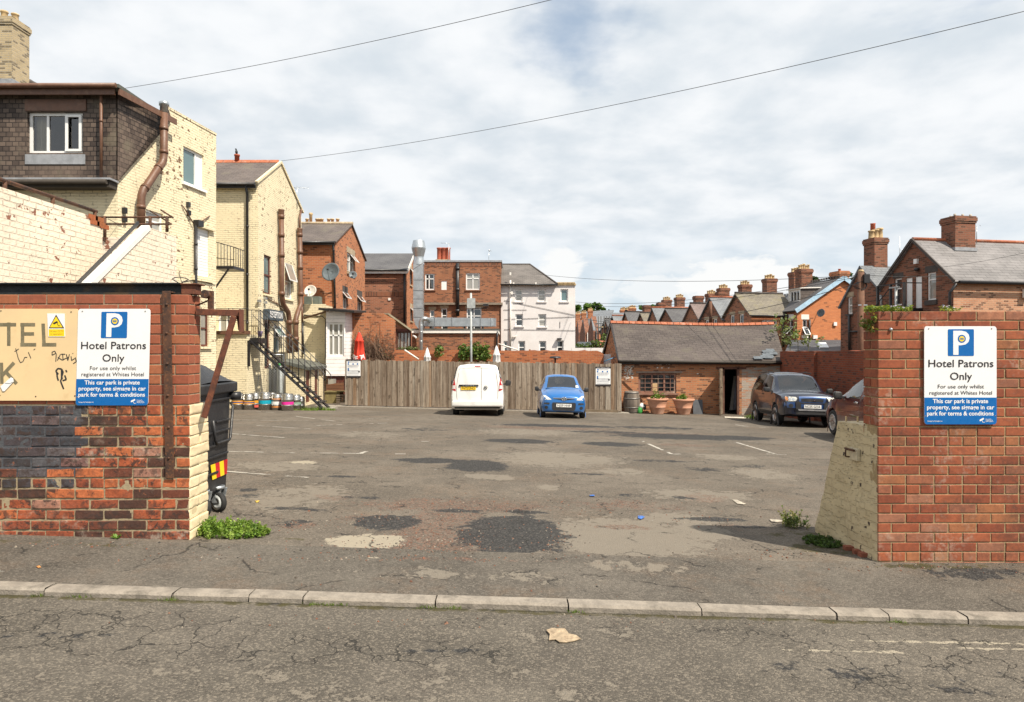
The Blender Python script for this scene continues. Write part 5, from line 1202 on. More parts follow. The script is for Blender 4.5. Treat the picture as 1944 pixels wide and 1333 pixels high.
b = MB(); c = P(481, 752, 25.9); b.obox(c - Vector((.12, 0, 0)), (.22, 0, 0), (0, .05, 0), (.03, .22, .78)); b.obox(c + Vector((-.15, -.02, .0)), (.04, 0, 0), (0, .05, 0), (.03, .22, .80)); tag(b.build('leaning_panel', GALV), 'small framed panel leaning by the brown door', 'panel')
# lean-to with felt roof
LT = thing('lean_to', 'low cream lean-to with dark felt roof and two brown doors', 'shed', (-8.6, 29, G(-8.6, 29)))
Yl = 28.6; x0, x1 = XB + .01, XS(579, Yl); z1 = ZS(697, Yl)
PLt = Plane((x0, Yl, 0), (1, 0, 0)); facade('front_wall', CREAM, LT, PLt, [(0, gB), (x1 - x0, gB), (x1 - x0, z1), (0, z1 + .25)])
PLs = Plane((x1, Yl, 0), (0, 1, 0)); L_ = 3.1
hd = [(.12, gB + .5, .78, z1 - .15), (1.4, gB + .5, 2.0, z1 - .15)]
facade('side_wall', CREAM, LT, PLs, [(0, gB), (L_, gB), (L_, z1), (0, z1)], hd)
for h in hd: b = MB(); b.obox(PLs.w(h[0], h[1], -.09), PLs.u * (h[2] - h[0]), PLs.n * .03, Vector((0, 0, h[3] - h[1]))); b.build('door', MAROON, LT)
b = MB(); roof_quad(b, [(x0, Yl - .15, z1 + .34), (x1 + .22, Yl - .15, z1 + .02), (x1 + .22, Yl + L_, z1 + .02), (x0, Yl + L_, z1 + .34)], .14); b.build('roof', FELT, LT)
# C: flat roofed cream extension with white bay
C = thing('extension', 'flat roofed cream extension with a white boarded bay window', 'building', (-8.6, 32, G(-8.6, 32)))
Yx = 31.8; zx = ZS(577, Yx); x0, x1 = XB + .005, XS(619, Yx)
PX = Plane((x0, Yx, 0), (1, 0, 0)); facade('front_wall', CREAM, C, PX, [(0, gB), (x1 - x0, gB), (x1 - x0, zx), (0, zx)])
b = MB(); b.box(x0, Yx + .01, gB, x1, Yx + 1.2, zx - .05); b.build('body', CREAM, C)
Yb = 31.2; xb0, xb1 = XS(619, Yb), XS(655, Yb); zb0, zb1 = ZS(713, Yb), ZS(589, Yb)
PBy = Plane((xb0, Yb, 0), (1, 0, 0)); hw = pr(PBy, 621.5, 612, 653, 676)
BOARD = slate('white_boarding', (0.78, 0.75, 0.74), (0.80, 0.77, 0.76), w=30, h=.17, gap=.006)
facade('bay_front', BOARD, C, PBy, [(0, zb0), (xb1 - xb0, zb0), (xb1 - xb0, zb1), (0, zb1)], [hw])
window(C, PBy, hw, WHITE, GLASSC, mull=(.33, .66), trans=(.62,), fw=.085)
b = MB(); b.box(xb0, Yb + .01, zb0, xb0 + .02, Yb + 2.0, zb1); b.box(xb1 - .02, Yb + .01, zb0, xb1, Yb + 2.0, zb1); b.build('bay_sides', BOARD, C)
b = MB(); roof_quad(b, [(xb0 - .25, Yb - .35, zb1 + .10), (XS(676, Yb) , Yb - .35, zb1 - .03), (XS(676, Yb), Yb + 2.2, zb1 + .12), (xb0 - .25, Yb + 2.2, zb1 + .25)], .10); b.build('bay_roof', BLACKP, C)
b = MB(); b.box(xb0 + .05, Yb + .1, G(-8, 31) - .2, xb1 - .02, Yb + .16, zb0 - .003); b.build('panel_below', MAROON, C)
b = MB(); b.box(XS(622, Yb), Yb + .07, ZS(734, Yb), XS(637, Yb), Yb + .098, ZS(719, Yb)); b.build('low_pane', GLASSC, C)
pipe(C, [P(577, 604, Yx - .1), P(620, 591, Yx - .4), P(625, 588, Yb - .3)], .045, BROWNP, 'waste_pipe'); pipe(C, [(XS(573, Yx - .1), Yx - .08, ZS(575, Yx)), (XS(573, Yx - .1), Yx - .08, ZS(612, Yx))], .06, BROWNP); pipe(C, [(XS(574, Yx - .1), Yx - .08, ZS(612, Yx)), (XS(576, Yx - .1), Yx - .08, ZS(672, Yx))], .04, BLACKP)
b = MB(); b.tube([P(x, y, Yx - .03) for x, y in ((577, 598), (612, 600), (618, 606), (618, 680))], .02, 5); b.build('cable', BLACKPL, C)
b = MB(); q = P(582, 576, 32.2); b.box(XS(577, 32.1), 32.1, zx - .05, XS(606, 32.1), 32.6, ZS(562, 32.1)); b.build('roof_tank', plain('grey_green_felt', (.12, .14, .12), .9), C)
dish(None, P(593, 577, 32.0), P(590, 553, 31.6), .29, (-.1, -1, .35), plain('rusty_white_dish', (.62, .60, .55), .5, dirt=(.42, .19, .06), dirtamt=.9, scale=3), label='small rust stained white satellite dish on the cream extension roof', cat='satellite dish')
# planter, bench and pallets beside the fence
b = MB(); Yq = 29.4; b.box(XS(621, Yq), Yq, G(-8, 29.4), XS(650, Yq), Yq + .08, ZS(728, Yq)); b.obox(P(621, 766, Yq) + Vector((0, -.02, 0)), (.1, 0, 0), (0, .6, 0), (0, 0, .95)); b.build
tp = thing('timber_screen', 'low brown timber screen with a bench behind the end of the fence', 'screen', P(636, 766, Yq))
HB = slate('brown_boards', (.13, .058, .03), (.17, .075, .038), w=40, h=.13)
b = MB(); b.prism([(XS(619, Yq), Yq, ZS(764, Yq)), (XS(652, Yq), Yq, ZS(764, Yq)), (XS(652, Yq), Yq, ZS(725, Yq)), (XS(619, Yq), Yq, ZS(730, Yq))], (0, .06, 0)); b.build('boards', HB, tp)
b = MB(); b.box(XS(622, Yq), Yq - .5, ZS(743, Yq), XS(656, Yq), Yq - .02, ZS(741, Yq)); b.box(XS(622, Yq), Yq - .45, ZS(764, Yq), XS(650, Yq), Yq - .40, ZS(743, Yq)); b.build('bench', plain('mossy_board', (.19, .15, .06), .9), tp)
pl_ = thing('pallet', 'old wooden pallet on its side by the brown timber screen', 'pallet', P(646, 765, 28.9)); b = MB()
for i in range(4): b.box(XS(639, 28.8), 28.75, ZS(764 - i * 4.2, 28.8), XS(655, 28.8), 28.95, ZS(761.5 - i * 4.2, 28.8))
b.build('slats', plain('grey_wood', (.16, .12, .08), .9), pl_)
b = MB()
for x in (641, 652): b.box(XS(x, 28.8), 28.8, ZS(764, 28.8), XS(x + 2, 28.8), 28.9, ZS(749, 28.8))
b.build('blocks', plain('grey_wood', (.16, .12, .08), .9), pl_)
# ------------------------------------------------------------------ D: orange brick house with the satellite dishes
D = thing('brick_house', 'orange brick gabled house with stone lintels behind the large satellite dish', 'house', (-9.5, 36, G(-9.5, 36)))
YD0, YD1 = 33.0, 39.6; XD = -8.53; zED = 7.07; zAD = 8.42; YDm = 36.2; gD = G(-9, 36) - .5
PDs = Plane((XD, YD0, 0), (0, 1, 0)); PDf = Plane((-12.5, YD0, 0), (1, 0, 0))
hd = [pr(PDs, 659, 478, 673, 514), pr(PDs, 651, 553, 659.5, 585), pr(PDs, 678.5, 560, 687, 590)]
facade('side_wall', ORANGE, D, PDs, [(0, gD), (6.6, gD), (6.6, zED), (YDm - YD0, zAD), (0, zED)], hd)
for i, h in enumerate(hd): window(D, PDs, h, WHITE, GLASSC if i == 0 else GLASS, mull=(.5,), trans=(.62,), sill=STONE, lintel=STONE if i == 0 else DSTONE, open_rect=(.5, .62, 1, 1, .25) if i == 0 else (0, .62, 1, 1, .22), lh=.3, sillh=.14)
facade('front_wall', ORANGE, D, PDf, [(0, gD), (12.5 + XD, gD), (12.5 + XD, zED), (0, zED)])
b = MB(); b.box(-12.5, YD1 - .02, gD, XD - .01, YD1, zED); b.build('rear_wall', ORANGE, D)
b = MB(); roof_quad(b, [(-12.5, YD0 - .2, zED - .05), (XD + .08, YD0 - .2, zED - .05), (XD + .08, YDm, zAD + .08), (-12.5, YDm, zAD + .08)]); roof_quad(b, [(-12.5, YDm + .005, zAD + .08), (XD + .08, YDm + .005, zAD + .08), (XD + .08, YD1 + .2, zED - .05), (-12.5, YD1 + .2, zED - .05)]); b.build('roof', SLATEBR, D)
b = MB(); b.tube([(-12.5, YDm, zAD + .10), (XD + .1, YDm, zAD + .10)], .09, 6); b.build('ridge', STONE, D)
b = MB(); b.tube([(-12.5, YD0 - .25, zED - .10), (XD + .02, YD0 - .25, zED - .10)], .06, 8); b.box(-12.5, YD0 - .2, zED - .22, XD, YD0 - .17, zED - .09); b.build('gutter', BLACKP, D)
pipe(D, [(XS(633, YD0 - .1), YD0 - .22, zED - .1), (XS(633, YD0 - .1), YD0 - .07, zED - .5), (XS(636, YD0 - .1), YD0 - .07, 3.6)], .05, BLACKP, collars=(.9, 1.4))
for i, x in enumerate((583, 590, 602, 606, 611, 624, 631, 641)):
 b = MB(); h = .75 if i == 1 else .38; b.lathe([(.10, 0), (.10, h * .8), (.13, h * .85), (.12, h)], (XS(x, 44), 44, ZS(426, 44)), 10); b.build('chimney_pot', POTBUFF, D)
b = MB(); b.box(XS(578, 44), 43.6, 5, XS(648, 44), 44.5, ZS(426, 44)); b.build('rear_stack', ORANGE, D)
ws = thing('satellite_dish', '', '', (0, 0, 0)); bpy.data.objects.remove(ws)
dish(None, P(636, 545, 32.9), P(629.5, 517, 32.4), .45, (-.25, -1, .28), plain('grey_dish', (.11, .135, .15), .5), label='large grey satellite dish on the corner of the orange brick house', cat='satellite dish')
dish(None, PDs.at(664, 513, .05), PDs.at(670, 522, .45), .20, (.2, -1, .3), plain('grey_dish', (.11, .135, .15), .5), label='small grey satellite dish under the upper window of the orange brick house', cat='satellite dish')
# garden wall with the dried climber, in front of D
CW = thing('brick_wall', 'red brick yard wall covered by a dry brown climber beside the red parasol', 'wall', P(700, 680, 33))
Yk = 32.6; PK = Plane((XS(654, Yk), Yk, 0), (1, 0, 0)); wd = XS(749, Yk) - XS(654, Yk)
facade('wall', ORANGE, CW, PK, [(0, -1.5), (wd, -1.5), (wd, ZS(606, Yk)), (wd - .55, ZS(594, Yk)), (0, ZS(592, Yk))])
b = MB(); b.box(XS(654, Yk), Yk + .01, -1.5, XS(749, Yk), Yk + .3, ZS(608, Yk)); b.build('core', ORANGE, CW)
rn = random.Random(77); cl = MB(); TW = colattr('dry_twigs', .9, 20, .3, .2)
for i in range(330):
 x, y = 700 + rn.gauss(0, 22), 683; p = P(x, y, Yk - rn.uniform(.03, .35)); pts = [p]; a = rn.gauss(1.57 , .5)
 hgt = rn.uniform(.4, 2.3) * max(.25, 1 - abs(x - 708) / 75); L = 0
 while L < hgt:
  a += rn.gauss(0, .35); d = .16; p = p + Vector((math.cos(a) * d, rn.gauss(0, .03), math.sin(a) * d)); p.y = min(p.y, Yk - .02); L += d; pts.append(p)
  if p.z > ZS(597, Yk): break
 if len(pts) > 1: cl.tube(pts, [.013 * (1 - .7 * k / len(pts)) for k in range(len(pts))], 3, False, rn.choice([(.20, .13, .09), (.13, .085, .06), (.26, .18, .125), (.09, .06, .045)]))
leaves(cl, P(728, 676, Yk - .2), (.4, .1, .2), 120, .06, rn, [(.10, .09, .03), (.07, .09, .02)])
tag(cl.build('climber', TW), 'dry brown leafless climber spread over the yard wall by the red parasol', 'climbing plant')
# lean-to porch with brown windows
LP = thing('porch', 'brown framed porch with a moss stained sloping roof beside the dry climber', 'porch', P(765, 690, 33))
Yp = 33.2; PPo = Plane((XS(749, Yp), Yp, 0), (1, 0, 0)); wp_ = XS(781, Yp) - XS(749, Yp); hh = [(.10, -1.0, wp_ - .02, ZS(629, Yp))]
facade('front', MAROON, LP, PPo, [(0, -1.5), (wp_, -1.5), (wp_, ZS(624, Yp)), (0, ZS(624, Yp))], hh)
window(LP, PPo, hh[0], plain('brown_frame', (.10, .05, .03), .6), GLASSC, mull=(.25, .5, .75), trans=(.74,), fw=.07)
b = MB(); roof_quad(b, [P(728, 594, 35.0), P(738, 594, 33.0), P(783, 626, 33.0), P(775, 626, 35.2)], .08); b.build('roof', plain('mossy_roof', (.27, .24, .17), .95, var=.25), LP)
# ------------------------------------------------------------------ E: brick house with grey roof behind the steel flue
E = thing('brick_house', 'red brown brick house with plain grey roof left of the steel kitchen flue', 'house', (-7.5, 44, G(-7, 44)))
YE = 42.0; XE = XS(771, YE); zEE = ZS(513, YE); gE = -1.8
PE = Plane((-12.2, YE, 0), (1, 0, 0)); PEs = Plane((XE, YE, 0), (0, 1, 0))
facade('front_wall', BROWNB, E, PE, [(0, gE), (XE + 12.2, gE), (XE + 12.2, zEE), (0, zEE)])
he = [pr(PEs, 778, 507, 782, 540), pr(PEs, 779, 583, 783, 609)]
facade('side_wall', ORANGE, E, PEs, [(0, gE), (5, gE), (5, zEE + .3), (2.6, zEE + 1.4), (0, zEE)], he)
for h in he: window(E, PEs, h, WHITE, GLASSC, mull=(.5,), trans=(.6,), sill=STONE, lintel=STONE, open_rect=(0, .6, 1, 1, .3), lh=.25)
b = MB(); roof_quad(b, [(-12.2, YE - .25, zEE + .02), (XE + .10, YE - .25, zEE + .02), (XE + .10, YE + 2.6, zEE + 1.42), (-12.2, YE + 2.6, zEE + 1.42)]); roof_quad(b, [(-12.2, YE + 2.605, zEE + 1.42), (XE + .1, YE + 2.605, zEE + 1.42), (XE + .1, YE + 5, zEE + .1), (-12.2, YE + 5, zEE + .1)]); b.build('roof', SLATE, E)
b = MB(); b.box(-12.2, YE - .30, zEE - .22, XE + .12, YE - .27, zEE + .02); b.bar((XE + .14, YE - .3, zEE - .10), (XE + .14, YE + 2.6, zEE + 1.36), .03, .22); b.build('fascia', WHITEP, E)
b = MB(); b.tube([(-12.2, YE - .36, zEE - .02), (XE + .1, YE - .36, zEE - .02)], .06, 8); b.build('gutter', BLACKP, E)
pipe(E, [(XS(768, YE), YE - .08, zEE - .2), (XS(768, YE), YE - .08, ZS(612, YE))], .06, BLACKP)
b = MB(); b.box(-12.2, YE - .02, ZS(562, YE), XE + .01, YE - .002, ZS(553, YE)); b.build('soldier_course', brick('soldier_brick', (.26, .09, .045), (.20, .075, .04), (.24, .18, .13), w=.079, h=.30), E)
b = MB(); b.obox((XS(737, YE), YE - .05, ZS(570, YE)), (.15, 0, 0), (0, .05, 0), (0, 0, .15)); b.build('vent', WHITEP, E)
# ------------------------------------------------------------------ F: flat roofed brick block
Fb = thing('brick_building', 'flat roofed brick building with two white upper windows and a dark drainpipe', 'building', (-4, 50, G(-4, 50)))
YF = 48.0; xf0, xf1 = XS(775, YF), XS(951, YF); zF = ZS(497, YF); zc_ = ZS(574, YF); PF = Plane((xf0, YF, 0), (1, 0, 0)); W_F = xf1 - xf0
FB = brick('block_brick', (0.34, 0.135, 0.065), (0.25, 0.09, 0.05), (0.30, 0.22, 0.15), darkamt=0.25)
hf = [pr(PF, 807, 519, 825, 550), pr(PF, 884.5, 518, 911, 550), pr(PF, 838, 533, 848.5, 550)]
facade('upper_wall', FB, Fb, PF, [(0, zc_), (W_F, zc_), (W_F, zF), (0, zF)], hf)
window(Fb, PF, hf[0], WHITE, GLASS, mull=(.42,), trans=(.68,), sill=brick('soldier_brick', (.26, .09, .045), (.2, .07, .04), (.24, .18, .13)), fw=.08)
window(Fb, PF, hf[1], WHITE, GLASSC, mull=(.5,), trans=(.68,), sill=MATS['soldier_brick'], fw=.08)
b = MB(); a, z0, c, z1 = hf[2]; b.obox(PF.w(a, z0, -.05), PF.u * (c - a), PF.n * .02, Vector((0, 0, z1 - z0))); b.build('blank_panel', WHITE, Fb)
PF2 = Plane((xf0, YF + .12, 0), (1, 0, 0))
hl = [pr(PF2, 816, 588, 825, 602), pr(PF2, 838, 585, 849, 604), pr(PF2, 886, 585, 914, 606)]
hl = [(a, max(z0 - 1.0, -1), c, z1) for a, z0, c, z1 in hl]
facade('lower_wall', FB, Fb, PF2, [(0, -2), (W_F, -2), (W_F, zc_ - .01), (0, zc_ - .01)], hl)
for h in hl: window(Fb, PF2, h, WHITE, GLASS, mull=(.5,) if h[2] - h[0] > .8 else (), trans=(.7,), lintel=STONE, fw=.07, lh=.22)
PFs = Plane((xf1, YF, 0), (0, 1, 0)); hs = [(1.2, zc_ + 1.0, 1.9, zc_ + 2.3)]
facade('side_wall', FB, Fb, PFs, [(0, -2), (6, -2), (6, zF), (0, zF)], hs); window(Fb, PFs, hs[0], WHITE, GLASS, trans=(.6,))
b = MB(); b.box(xf0, YF - .10, zc_ - .16, xf1 + .12, YF + .11, zc_ - .005); b.box(xf1 + .005, YF + .111, zc_ - .16, xf1 + .12, YF + 6, zc_ - .005); b.build('string_course', plain('grey_stone', (.22, .18, .14), .9), Fb)
b = MB(); b.box(xf0, YF - .06, zF, xf1 + .08, YF + 6, zF + .12); b.build('flat_roof', LEAD, Fb)
b = MB(); b.box(xf0, YF - .015, ZS(506, YF), xf1 + .01, YF - .002, ZS(499, YF)); b.build('soldier_course', MATS['soldier_brick'], Fb)
pipe(Fb, [(XS(869, YF), YF - .12, ZS(500, YF)), (XS(869, YF), YF - .12, ZS(600, YF))], .13, BLACKP, collars=(.1, .5, .9))
ch = chimney(Fb, (XS(841, YF + 3), YF + 3), 1.0, .6, zF - .2, zF + .55, 0, STONE, 0, flash=False, name='chimney')
for x in (834, 842.5, 850.5): b = MB(); b.lathe([(.20, 0), (.17, .1), (.17, .85), (.20, .88), (.20, .95), (.14, .95)], (XS(x, YF + 3), YF + 3, zF + .5), 12); b.build('chimney_pot', POTRED, ch)
b = MB(); q = Vector((XS(853, YF + 3), YF + 2.6, zF)); b.tube([q, q + Vector((0, 0, 1.75))], .02, 5); b.tube([q + Vector((-.6, 0, 1.75)), q + Vector((.05, 0, 1.70))], .015, 5); tag(b.build('tv_aerial', GALV), 'thin television aerial beside the three red chimney pots', 'aerial')
b = MB(); q = Vector((XS(928, YF + 1), YF + 1, zF + .1)); b.tube([q, q + Vector((0, 0, .75))], .02, 5); b.blob(q + Vector((.03, 0, .85)), .06, .06, .09, 7, 5); b.bar(q + Vector((.05, 0, .86)), q + Vector((.2, 0, .80)), .03); tag(b.build('vent_pole', GALV), 'thin pole standing on the flat roof of the brick building', 'pole')
# ---- G: single storey kitchen block with ducts on its roof
K = thing('kitchen_block', 'single storey brick kitchen block with white fascia under the steel duct', 'building', (-3.5, 41, G(-3.5, 41)))
YK = 39.6; xk0, xk1 = XS(782, YK), XS(944, YK); PKk = Plane((xk0, YK, 0), (1, 0, 0)); zK = ZS(632, YK)
facade('front_wall', FB, K, PKk, [(0, -2), (xk1 - xk0, -2), (xk1 - xk0, zK), (0, zK)])
facade('side_wall', FB, K, Plane((xk1, YK, 0), (0, 1, 0)), [(0, -2), (4, -2), (4, zK), (0, zK)])
b = MB(); b.box(xk0, YK - .12, zK, xk1 + .08, YK + 4, zK + .20); b.build('fascia', WHITEP, K)
b = MB(); b.box(xk0, YK - .16, zK + .20, xk1 + .12, YK + 4, zK + .26); b.build('flat_roof', FELT, K)
pipe(K, [(xk1 + .02, YK - .1, zK + .1), (xk1 - .02, YK - .1, zK - .3), (xk1 - .02, YK - .08, 0)], .05, BLACKP); pipe(K, [(xk1 + .05, YK + .1, ZS(652, YK)), (xk1 + 1.2, YK + .1, ZS(664, YK))], .04, WHITEP, 'waste_pipe')
b = MB(); b.tube([P(784, 637, YK - .12), P(790, 640, YK - .5)], .06, 8); b.build('security_camera', WHITE, K)
du = thing('steel_flue', 'tall square galvanised flue with a conical cap rising from the kitchen roof duct', 'flue', P(795, 640, 40.4))
Yd = 40.6
def dbox(mb, x0, y0, x1, y1, dep=.62): mb.box(XS(x0, Yd), Yd, ZS(y1, Yd), XS(x1, Yd), Yd + dep, ZS(y0, Yd))
yy = [501, 532, 552, 568, 586, 603]
for i in range(5):
 b = MB(); x0, x1 = (784.5, 802.5); dbox(b, x0, yy[i], x1, yy[i + 1] - .6); dbox(b, x0 - .8, yy[i + 1] - 1.2, x1 + .8, yy[i + 1] - .2, .66); b.build('duct_section', GALV, du)
cxd = XS(793.5, Yd); cyd = Yd + .31
b = MB(); b.lathe([(.34, ZS(501, Yd)), (.30, ZS(488, Yd)), (.30, ZS(486, Yd)), (.42, ZS(471, Yd)), (.43, ZS(469, Yd)), (.34, ZS(456, Yd)), (.33, ZS(455, Yd)), (.28, ZS(456, Yd))], (cxd, cyd, 0), 24, smooth=False); b.build('cap', GALV, du)
b = MB(); b.prism([P(784.5, 603, Yd), P(802.5, 603, Yd), P(804, 625, Yd), P(795, 625, Yd), P(788, 616, Yd)], (0, .62, 0)); b.build('bend', GALV, du)
b = MB(); b.tube([P(806, 497, Yd), P(783, 512, Yd)], .012, 4); b.build('stay', RUST, du)
dh = thing('roof_duct', 'long horizontal galvanised duct lying on the kitchen block roof', 'duct', P(870, 625, Yd))
xx = [804, 825, 858, 894, 912, 932]
for i in range(5): b = MB(); dbox(b, xx[i] + .3, 602 + i * .4, xx[i + 1] - .5, 619, .8); dbox(b, xx[i + 1] - 1, 601.5 + i * .4, xx[i + 1], 619.6, .82); b.build('duct_section', GALV, dh)
b = MB(); q0 = P(932, 603, Yd); pts = []
arc = [(XS(932, Yd) + .30 * math.sin(a), Yd + .4 - .40 * math.cos(a)) for a in [i * math.pi / 12 for i in range(13)]]
b.prism([(x, y, ZS(619, Yd)) for x, y in arc], (0, 0, ZS(603.5, Yd) - ZS(619, Yd))); b.build('rounded_end', GALV, dh)
b = MB();
for x in (815, 845, 880, 915): b.box(XS(x, Yd), Yd + .1, zK + .26, XS(x, Yd) + .08, Yd + .7, ZS(619, Yd))
b.build('supports', BLACKP, dh)
rp_ = thing('round_pipe', 'round spiral galvanised pipe with an elbow in front of the kitchen block wall', 'duct', P(800, 664, YK))
Yr = YK - .45; pts = [(XS(799, Yr), Yr, -1.2), (XS(799, Yr), Yr, ZS(618, Yr))] + [(XS(799, Yr) + .22 * (1 - math.cos(a)), Yr, ZS(612, Yr) + .22 * math.sin(a)) for a in (.2, .6, 1.0, 1.4, 1.57)] + [(XS(809, Yr), Yr, ZS(605, Yr)), (XS(809, Yr), Yr + 1.4, ZS(605, Yr))]
b = MB(); b.tube(pts, .125, 16); b.build('pipe', GALV, rp_)
for z in (648, 630, 618): b = MB(); b.tube([(XS(799, Yr), Yr, ZS(z, Yr)), (XS(799, Yr), Yr, ZS(z, Yr) + .04)], .135, 16); b.build('collar', GALV, rp_)
# ------------------------------------------------------------------ H: pale rendered house
H = thing('rendered_house', 'pale pinkish rendered house with grey hipped roof and a squat side tower', 'house', (1.5, 48, G(1.5, 48)))
YH = 48.4; xh0, xh1 = XS(950, YH), XS(1092, YH); PH = Plane((xh0, YH, 0), (1, 0, 0)); zHe = ZS(540, YH); zHt = ZS(541, YH); xm = XS(1057, YH) - xh0
rows_ = [pr(PH, x0, y0, x1, y1) for x0, y0, x1, y1 in ((978, 549, 992, 572), (1021, 549, 1036, 572), (978.5, 596, 993, 619), (1022, 596, 1037, 620), (956, 647, 964, 674), (984, 647, 997, 674), (1023.5, 647, 1037, 674), (1057, 646, 1070, 674), (1064, 548.5, 1078.5, 572))]
facade('front_wall', RENDER, H, PH, [(0, -2), (xh1 - xh0, -2), (xh1 - xh0, zHt), (xm, zHt), (xm, zHe), (0, zHe)], rows_)
for i, h in enumerate(rows_): window(H, PH, h, WHITE, GLASSB if i == 8 else (GLASSC if i in (1, 3, 0) else GLASS), trans=(.55,) if i < 8 else (), sill=RENDER if i != 4 else None, fw=.08, depth=.16)
facade('side_wall', RENDER, H, Plane((xh1, YH, 0), (0, 1, 0)), [(0, -2), (6, -2), (6, zHt), (0, zHt)])
b = MB(); x1r = XS(1058, YH) - .0; xa, ya, za = XS(1006, 51.9), 51.9, ZS(501.5, 51.9)
roof_quad(b, [(xh0, YH - .3, zHe), (x1r, YH - .3, zHe), (xa, ya, za), (xh0, ya, za)]); roof_quad(b, [(x1r, YH - .3, zHe), (x1r, YH + 7, zHe), (xa, ya + .01, za), (xa, ya, za)]); b.build('roof', slate('house_tiles', (.10, .09, .082), (.14, .125, .115), w=.3, h=.2), H)
b = MB(); b.tube([(xh0, ya, za), (xa, ya, za), (x1r, YH - .3, zHe + .02)], .07, 6); b.build('ridge', DSTONE, H)
b = MB(); b.tube([(xh0, YH - .36, zHe - .03), (x1r, YH - .36, zHe - .03)], .06, 6); b.build('gutter', BLACKP, H)
b = MB(); b.box(XS(1057, YH), YH - .1, zHt, xh1 + .05, YH + 2.5, zHt + .10);
for i in range(14): x = lerp(XS(1057, YH), xh1, i / 14); b.box(x, YH - .14, zHt + .10, x + .075, YH + .2, zHt + .20)
b.build('parapet', POTBUFF, H)
pipe(H, [(XS(969, YH), YH - .1, ZS(532, YH)), (XS(969, YH), YH - .1, ZS(668, YH))], .06, WHITEP); pipe(H, [(XS(971, YH), YH - .1, ZS(640, YH)), (XS(979, YH), YH - .1, ZS(639, YH)), (XS(980, YH), YH - .1, ZS(637, YH))], .05, WHITEP, 'waste_pipe')
b = MB()
for pts in (((957, 570), (1092, 598)), ((957, 606), (1092, 601)), ((957, 625), (1092, 627)), ((956, 588), (1000, 588))): b.tube([(XS(x, YH), YH - .03, ZS(y, YH)) for x, y in pts], .012, 4)
b.tube([(XS(1063, YH), YH - .03, ZS(y, YH)) for y in (610, 622)], .015, 4); b.build('cable', BLACKPL, H)
b = MB()
for x, y in ((969, 519), (975, 538), (1017, 538), (972, 555)): b.box(XS(x, YH) - .06, YH - .35, ZS(y, YH) - .15, XS(x, YH) + .06, YH - .2, ZS(y, YH) + .05)
b.build('roof_vent', WHITEP, H)
b = MB(); b.box(XS(1057, YH), YH - .3, ZS(646, YH) + .06, XS(1066, YH), YH - .05, ZS(646, YH) + .16); b.build('wall_lamp', BLACKPL, H)
b = MB(); Y_ = 44; b.box(XS(1085, Y_), Y_, -2, XS(1150, Y_), Y_ + .2, ZS(660, Y_)); tag(b.build('rendered_wall', RENDER), 'low pale rendered wall joining the pale house and the shed gable', 'wall')
# ------------------------------------------------------------------ brick garden wall behind the fence
GW = thing('brick_wall', 'long orange brick garden wall running behind the timber fence', 'wall', (-.5, 31.5, G(0, 31.5)))
for (x0, x1, Y, yt0, yt1, nm) in ((749, 1008, 32.0, 664.5, 665.5, 'far_length'), (1006, 1146, 31.2, 665, 665, 'near_length')):
 pl = Plane((XS(x0, Y), Y, 0), (1, 0, 0)); w_ = XS(x1, Y) - XS(x0, Y); pts = [(0, -2), (w_, -2)]; rn = random.Random(x0)
 if nm == 'near_length': pts += [(w_, ZS(672, Y)), (w_ - .12, ZS(668, Y)), (w_ - .25, ZS(666, Y))]
 k = 16
 for i in range(k + 1): t = 1 - i / k; xx_ = w_ * t if nm != 'near_length' else (w_ - .3) * t; pts.append((xx_, ZS(lerp(yt0, yt1, t), Y) + rn.uniform(-.02, .02)))
 o = facade(nm, brick('garden_wall_brick', (0.44, 0.15, 0.06), (0.33, 0.10, 0.045), (0.36, 0.2, 0.12), darkamt=.12), GW, pl, pts);
 md = o.modifiers.new('solid', 'SOLIDIFY'); md.thickness = .22; md.offset = -1
b = MB(); b.box(XS(1004, 31.2), 31.1, -2, XS(1007, 31.2), 31.3, ZS(664, 31.2) + .03); b.build('pier', MATS['garden_wall_brick'], GW)
b = MB(); b.box(XS(1146, 31.3), 31.35, -1.5, XS(1160, 31.3), 31.5, ZS(672, 31.3)); b.build('pale_end', RENDER, GW)
rn = random.Random(9)
for (x, y, rx, rz, k, lab) in ((880, 664, .28, .35, 260, 'leafy green plant hanging over the orange garden wall left of the sign pole'), (903, 662, .34, .38, 300, 'bushy green plant on the orange garden wall behind the sign pole'), (920, 668, .33, .45, 330, 'drooping green plant on the garden wall right of the sign pole'), (833, 660, .25, .16, 110, 'small green tuft growing on top of the orange garden wall')):
 b = MB(); c = P(x, y, 31.75); leaves(b, c, (rx, .2, rz), k, .13, rn, [(.10, .17, .03), (.06, .11, .02), (.15, .20, .05)], drop=.35)
 for i in range(5): b.tube([c + Vector((rn.uniform(-.1, .1), .1, -.2)), c + Vector((rn.uniform(-.3, .3), 0, rn.uniform(.1, .3)))], .01, 4, True, (.08, .07, .03))
 tag(b.build('wall_plant', LEAF), lab, 'plant', 'plants on the garden wall')
b = MB(); leaves(b, P(775, 662, 32.8), (.6, .15, .12), 200, .10, rn, [(.10, .14, .04), (.14, .15, .06)]); tag(b.build('wall_plant', LEAF), 'thin green growth on the wall top below the brown porch', 'plant', 'plants on the garden wall')
hb_ = thing('patio_heater', 'dark oval patio heater lamp above the fence right of the blue car', 'heater', P(1054, 684, 30.5))
b = MB(); c = P(1054, 680, 30.4); b.lathe([(.02, .10), (.20, .09), (.27, .02), (.26, 0), (.18, .01)], c, 20); b.build('hood', BLACKPL, hb_); b = MB(); b.tube([c + Vector((0, 0, .05)), c + Vector((0, 0, -2.3))], .035, 8); b.build('pole', BLACKPL, hb_)
